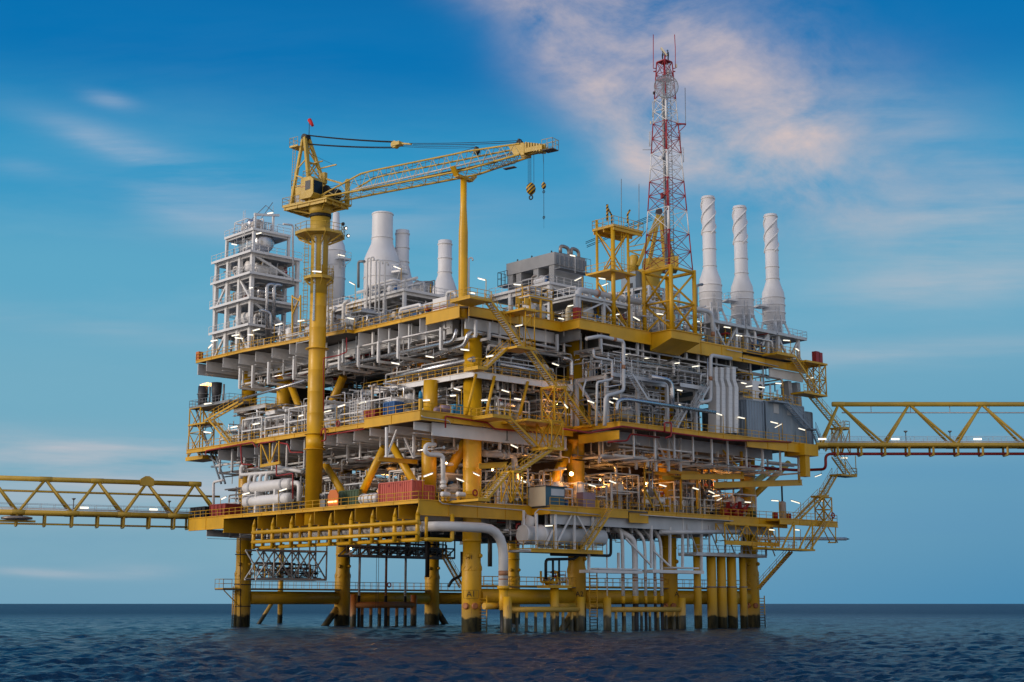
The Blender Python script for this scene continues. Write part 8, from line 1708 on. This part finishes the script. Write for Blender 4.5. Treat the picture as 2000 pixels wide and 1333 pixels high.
t = thing('storage_tank', 'big pale tank standing on the main deck behind the zigzag stair', 'tank', U(1045, 818, y=4)); q = U(1050, 815, y=4.5); b = MB(); b.lathe((q.x, 4.5, ZM), [(3.2, 0), (3.2, 3.6), (2.6, 4.3), (.5, 4.6)], 32); b.obj('shell', BGE, t); b = MB(); b.lathe((q.x + .8, 1.35, ZM + 1.9), [(.45, 0), (.5, -.2), (.5, -.35), (.3, -.4)], 18, (0, 1, 0)); b.obj('manway', LGR, t); b = MB(); b.pipe([(q.x - 1.2, 1.2, ZM + 4), (q.x - .7, 1.2, ZM + 3), (q.x - .9, 1.2, ZM + .4)], .06, 6); b.obj('red_line', RED, t)
pxpipe('white bell pipe glowing pink under the main deck railing by the crane pedestal', [(668, 845), (668, 805), (690, 798)], .7, WHT, {'x': -3}, bend=1.4)
t = thing('ladder_frame', 'white caged ladder frame standing by the red waste skip on the main deck', 'ladder frame', U(695, 820, x=-8)); a, c = U(683, 829, x=-8), U(711, 822, x=-8); b = MB()
for y in (a.y, (a.y + c.y) / 2, c.y): b.tube((-8, y, ZM), (-8, y, ZM + 3.6), .06, n=6); b.tube((-7.2, y, ZM), (-7.2, y, ZM + 3.6), .06, n=6)
for k in range(8): z = ZM + .4 + k * .42; b.tube((-8, a.y, z), (-8, c.y, z), .045, n=5); b.tube((-7.2, a.y, z), (-7.2, c.y, z), .045, n=5)
b.obj('rungs', WHT, t)
# ---------------------------------------------------------------- tube lamps, traced one by one
LAMPS_C = '522 418 534 416,500 458 511 455,452 477 463 479,487 563 494 562,537 636 552 632,493 647 508 643,452 657 468 654,458 660 475 662,484 654 495 655,411 667 425 665,407 681 415 672,581 628 595 626,609 530 629 532,682 551 693 557,678 621 692 624,768 520 783 526,658 497 675 501,933 544 948 548,916 572 928 574,899 683 917 685,949 698 964 695,831 696 848 699,764 709 781 712,631 806 647 802,659 796 675 791,700 789 716 785,826 783 840 782,886 759 900 763,879 774 891 773,940 783 953 782,827 932 846 925,891 935 907 941,924 924 937 930,398 790 414 788,397 844 413 846,450 836 465 833,493 830 508 827,583 814 593 811,473 967 488 963,545 960 561 955,432 976 442 971'
LAMPS_M = '1113 499 1124 501,1169 544 1183 546,1175 559 1188 554,1122 549 1136 542,1003 556 1018 557,1108 599 1123 596,1139 584 1153 586,1090 622 1102 624,1208 598 1223 600,1236 619 1250 627,1197 616 1211 614,1282 613 1296 615,1006 638 1021 635,1078 710 1092 715,979 762 995 767,1004 779 1018 781,1102 790 1109 798,1220 693 1231 692,1257 701 1272 699,1268 717 1278 717,1147 783 1161 788,1197 778 1212 782,1313 711 1328 709,1351 717 1367 715,1322 762 1333 764,1325 790 1339 799,1397 807 1411 812,1440 815 1455 818,1447 748 1458 750,1456 756 1470 754,1481 756 1494 758,1514 749 1527 750,1504 824 1520 828,1513 836 1527 828,1559 837 1573 841,1575 740 1589 738,1413 639 1427 641,1437 655 1450 657,1529 665 1543 666,1554 681 1561 686,1356 627 1367 629,1641 895 1656 895,1591 932 1605 927,1149 947 1164 951,1189 939 1204 945,1287 947 1302 951,1352 953 1365 957,1383 959 1396 965,1391 970 1406 968,1400 978 1410 973,1454 981 1467 982,1506 978 1521 979,1544 978 1563 984,1598 974 1609 981,1502 1035 1513 1036,1551 1035 1562 1036,997 869 1012 876,1014 937 1028 943,1057 832 1073 831,1064 1028 1080 1027,1190 785 1198 788,1330 846 1342 849'
lamps = []
for face, src in (('crane', LAMPS_C), ('mast', LAMPS_M)):
    for rec in src.split(','):
        x0, y0, x1, y1 = map(float, rec.split()); pl = {'x': -6.9 if face == 'crane' else 0}
        if face == 'crane':
            xx = -6.9
            if x0 > 640: xx = -4.6 if y0 < 720 else -7.6
            if y0 > 900 and x0 > 420 and x0 < 600: xx = -9.2
            if x0 < 415 and y0 > 700: xx = -6.9
            if 600 < x0 < 630: xx = -10.2
            if x0 > 880: xx = -2.5
            if y0 < 560 and x0 > 650: xx = 1.5 if x0 < 690 and y0 > 540 else 9.5
            if x0 > 900 and y0 < 560: xx = -2.5
            pl = {'x': xx}
        else:
            yy = -5.5
            if x0 < 1130 and y0 > 600: yy = -3.4
            if 700 < y0 < 870 and x0 > 1140: yy = -9.8 if y0 > 740 else -5.5
            if y0 < 605: yy = -4.0
            if x0 > 1570 or y0 > 1020: yy = -8.2
            if y0 > 860 and y0 < 1000: yy = -5.0
            if 1060 < x0 < 1110 and y0 > 780: yy = -7.2
            if 990 < x0 < 1030 and y0 < 680: yy = -7.0
            pl = {'y': yy}
        lamps.append((face, x0, U(x0, y0, **pl), U(x1, y1, **pl)))
def storey(z): return 'below the lowest deck' if z < ZL - .3 else 'in the lower storey' if z < ZM - .6 else 'in the main storey' if z < ZT - .8 else 'above the top deck'
cnt = {}
for face, px, a, c in sorted(lamps, key=lambda l: -l[1] if l[0] == 'crane' else l[1]):
    s_ = storey(a.z); k = cnt.get((face, s_), 0); cnt[(face, s_)] = k + 1
    t = thing('tube_lamp', f'lit tube lamp {s_}, {ORD[k] if k < 30 else "thirty " + ORD[k - 30]} along the {face} face from leg A1', 'lamp', (a + c) / 2, 'lit tube lamps')
    a, c = a + (c - a) * .07, c - (c - a) * .07; d = (c - a).normalized(); n_ = Vector((0, 0, 1)); b = MB(); b.tube(a, c, .065, n=8); b.obj('tube', TUBE, t)
    b = MB(); b.beam(a + n_ * .11 - d * .05, c + n_ * .11 + d * .08, .24, .08, d.cross(Vector((1, 0, 0))) if abs(d.z) > .9 else (0, 0, 1)); b.obj('housing', LGR, t)
    fl = max([z for z in (ZL, ZM, ZT) if z < a.z + .2] or [a.z - 3]); e = a if a.z < c.z and face == 'crane' else c; b = MB()
    top_ = e.z > ZT and not 600 < px < 632 and px > 565
    if x0 > 1e9 or 1.2 < e.z - fl < (14 if top_ and not (px > 1100 and e.z > ZT + 8) else 7 if px > 1570 else 4.4): b.pipe([e + n_ * .12, e + d * .25 * (1 if e is c else -1) + n_ * .1, Vector((e.x, e.y, fl)) + d * .25 * (1 if e is c else -1)], .05, 6, .1); b.obj('post', YEL, t)
    elif top_: b.tube(e + n_ * .12, e - n_ * 2.4, .05, n=6); b.obj('post', LGR, t)
    else: b.tube(e + n_ * .1, e + n_ * 1.1, .035, n=5); b.obj('hanger_rod', LGR, t)
# ---------------------------------------------------------------- amber floodlights that are really lit
def flood(label, p, watts, face=(-.6, -.75, -.2), r=.3, vis=True, rad=.3):
    p = Vector(p); face = Vector(face).normalized(); t = thing('floodlight', label, 'floodlight', p, 'amber floodlights')
    b = MB(); b.lathe(p - face * .35, [(.12, 0), (r, .25), (r * 1.05, .35)], 14, face); b.obj('housing', DRK, t); b = MB(); b.lathe(p + face * .005, [(r * .95, 0), (r * .8, .06), (.02, .1)], 14, face); b.obj('lens', FLOOD, t)
    l = bpy.data.lights.new('floodlight_glow', 'POINT'); l.energy = watts; l.color = (1, .42, .1); l.shadow_soft_size = rad; o = bpy.data.objects.new('floodlight_glow', l); COL.objects.link(o); o.location = p + face * .6 - Vector(t.location); o.parent = t
FL = [((1116, 926), {'y': -2.0}, 320, 'bright amber floodlight mounted on leg A2 in the lower storey'), ((728, 965), {'x': -6.5}, 110, 'amber floodlight just above the white drum by the salmon container'), ((1087, 789), {'y': -3.6}, 130, 'amber floodlight inside the zigzag stair lattice'), ((962, 918), {'y': -2.8}, 70, 'amber floodlight under the short lifting beam beside leg A1'), ((1172, 938), {'y': 2.0}, 420, 'amber floodlight at the arched tank end in the lower storey'), ((1018, 933), {'y': 1}, 160, 'amber floodlight behind the lower stair lattice'), ((872, 905), {'x': -2.5}, 60, 'amber floodlight beside the looped white pipe'), ((1262, 945), {'y': 1.0}, 300, 'small amber floodlight behind the wellhead frame'), ((1395, 935), {'y': 0}, 260, 'amber floodlight under the shorter runway beam'), ((684, 800), {'x': -3}, 130, 'small amber floodlight near the pink bell pipe on the main deck'), ((685, 1072), {'y': 40}, 140, 'small amber floodlight on the dark hanging truss walkway')]
for (px, py), pl, wt, lab in FL: flood(lab, U(px, py, **pl), wt, r=.28 if wt == 320 else .13)
for (px, py, y, wt, lab) in ((1200, 880, 8, 480, 'added amber light deep in the lower storey on the mast face'), (760, 935, 30, 480, 'added amber light deep in the lower storey on the crane face'), (830, 760, 18, 300, 'added amber light deep in the main storey near the mezzanine')): flood(lab, U(px, py, y=y), wt, r=.15)  # extra lights added to warm the dark interior
# white work light inside the process decks, thrown by the lit tubes there
# ---------------------------------------------------------------- people
def person(label, feet, face, pose='work', h=1.74, overall=NAVY, helmet=HEL):
    feet = Vector(feet); f = Vector(face).normalized(); s = Vector((f.y, -f.x, 0)); k = h / 1.74
    J = lambda a, w_, z: feet + f * a * k + s * w_ * k + Vector((0, 0, z * k))
    V = []; Ed = []; Rr = []
    def ch(pts, start=None):
        prev = start
        for p, r in pts:
            V.append(p); Rr.append(r * k); i = len(V) - 1
            if prev is not None: Ed.append((prev, i))
            prev = i
        return prev
    ch([(J(0, 0, .93), .15)]); chest = ch([(J(.02, 0, 1.12), .14), (J(.05, 0, 1.34), .165)], 0); neck = ch([(J(.07, 0, 1.5), .06), (J(.1, 0, 1.6), .085), (J(.1, 0, 1.69), .08)], chest)
    for sg in (1, -1):
        ch([(J(.0, .1 * sg, .86), .105), (J(.06 if sg > 0 else .02, .12 * sg, .48), .075), (J(-.02, .13 * sg, .1), .05), (J(.02, .13 * sg, .05), .045), (J(.16, .14 * sg, .04), .04)], 0)
        hand = (J(.42, .12 * sg, 1.28 if sg > 0 else 1.12)); el = J(.16, .27 * sg, 1.08)
        wr = ch([(J(.04, .2 * sg, 1.4), .07), (el, .048), (hand, .033), (hand + (hand - el).normalized() * .09 * k, .035)], chest)
    me = bpy.data.meshes.new('person'); me.from_pydata([tuple(v - feet) for v in V], Ed, []); o = bpy.data.objects.new('person', me); COL.objects.link(o); o.location = feet
    o['_o'] = tuple(feet); md = o.modifiers.new('skin', 'SKIN'); md.use_smooth_shade = True; me.skin_vertices.new() if not me.skin_vertices else None
    for i, r in enumerate(Rr): me.skin_vertices[0].data[i].radius = (r, r)
    me.skin_vertices[0].data[0].use_root = True; sb = o.modifiers.new('sub', 'SUBSURF'); sb.levels = 1; sb.render_levels = 1
    dg = bpy.context.evaluated_depsgraph_get(); m2 = bpy.data.meshes.new_from_object(o.evaluated_get(dg)); o.modifiers.clear(); o.data = m2
    m2.materials.clear(); m2.materials.append(overall); m2.materials.append(SKIN); zn = 1.53 * k
    for p in m2.polygons:
        p.use_smooth = True
        if p.center.z > zn or ((p.center - (J(.42, 0, 1.2) - feet)).dot(f) > -.01): p.material_index = 1
    tag(o, label, 'person'); b = MB(); c = J(.1, 0, 1.69); b.lathe(c - Vector((0, 0, .02)), [(.16 * k, 0), (.135 * k, .02), (.125 * k, .09), (.07 * k, .15), (.01, .165)], 14); b.obj('helmet', helmet, o)
mp_ = lambda px, py: mpt(px, py)
person('person in dark overalls and blue helmet working on the radar at the mast top', (mpt(1305.5, 122).x, mpt(1305.5, 122).y, ZMAST + .12), (-rx, -ry, 0)); person('person in dark overalls and dark helmet crouched against the radar pedestal', (mpt(1294, 122).x, mpt(1294, 122).y, ZMAST + .12), (rx, ry, 0), h=1.55, helmet=NAVY)
WHELM = WHT
for px, lab in ((1470, 'person in navy overalls and white helmet under the middle straked stack'), (1487, 'person in navy overalls and white helmet nearer the last straked stack')):
    q = U(px, 690, y=-6.1); person(lab, (q.x, -6.1, ZT), (-.3, -1, 0), overall=paint('navy_work_overalls', (.02, .04, .12), .8, 0, .2, 0) if 'navy_work_overalls' not in MATS else MATS['navy_work_overalls'], helmet=WHELM)
for o in list(COL.objects):
    if '_o' in o: del o['_o']
    if o.get('category') and not o.get('kind'): o['kind'] = 'thing'
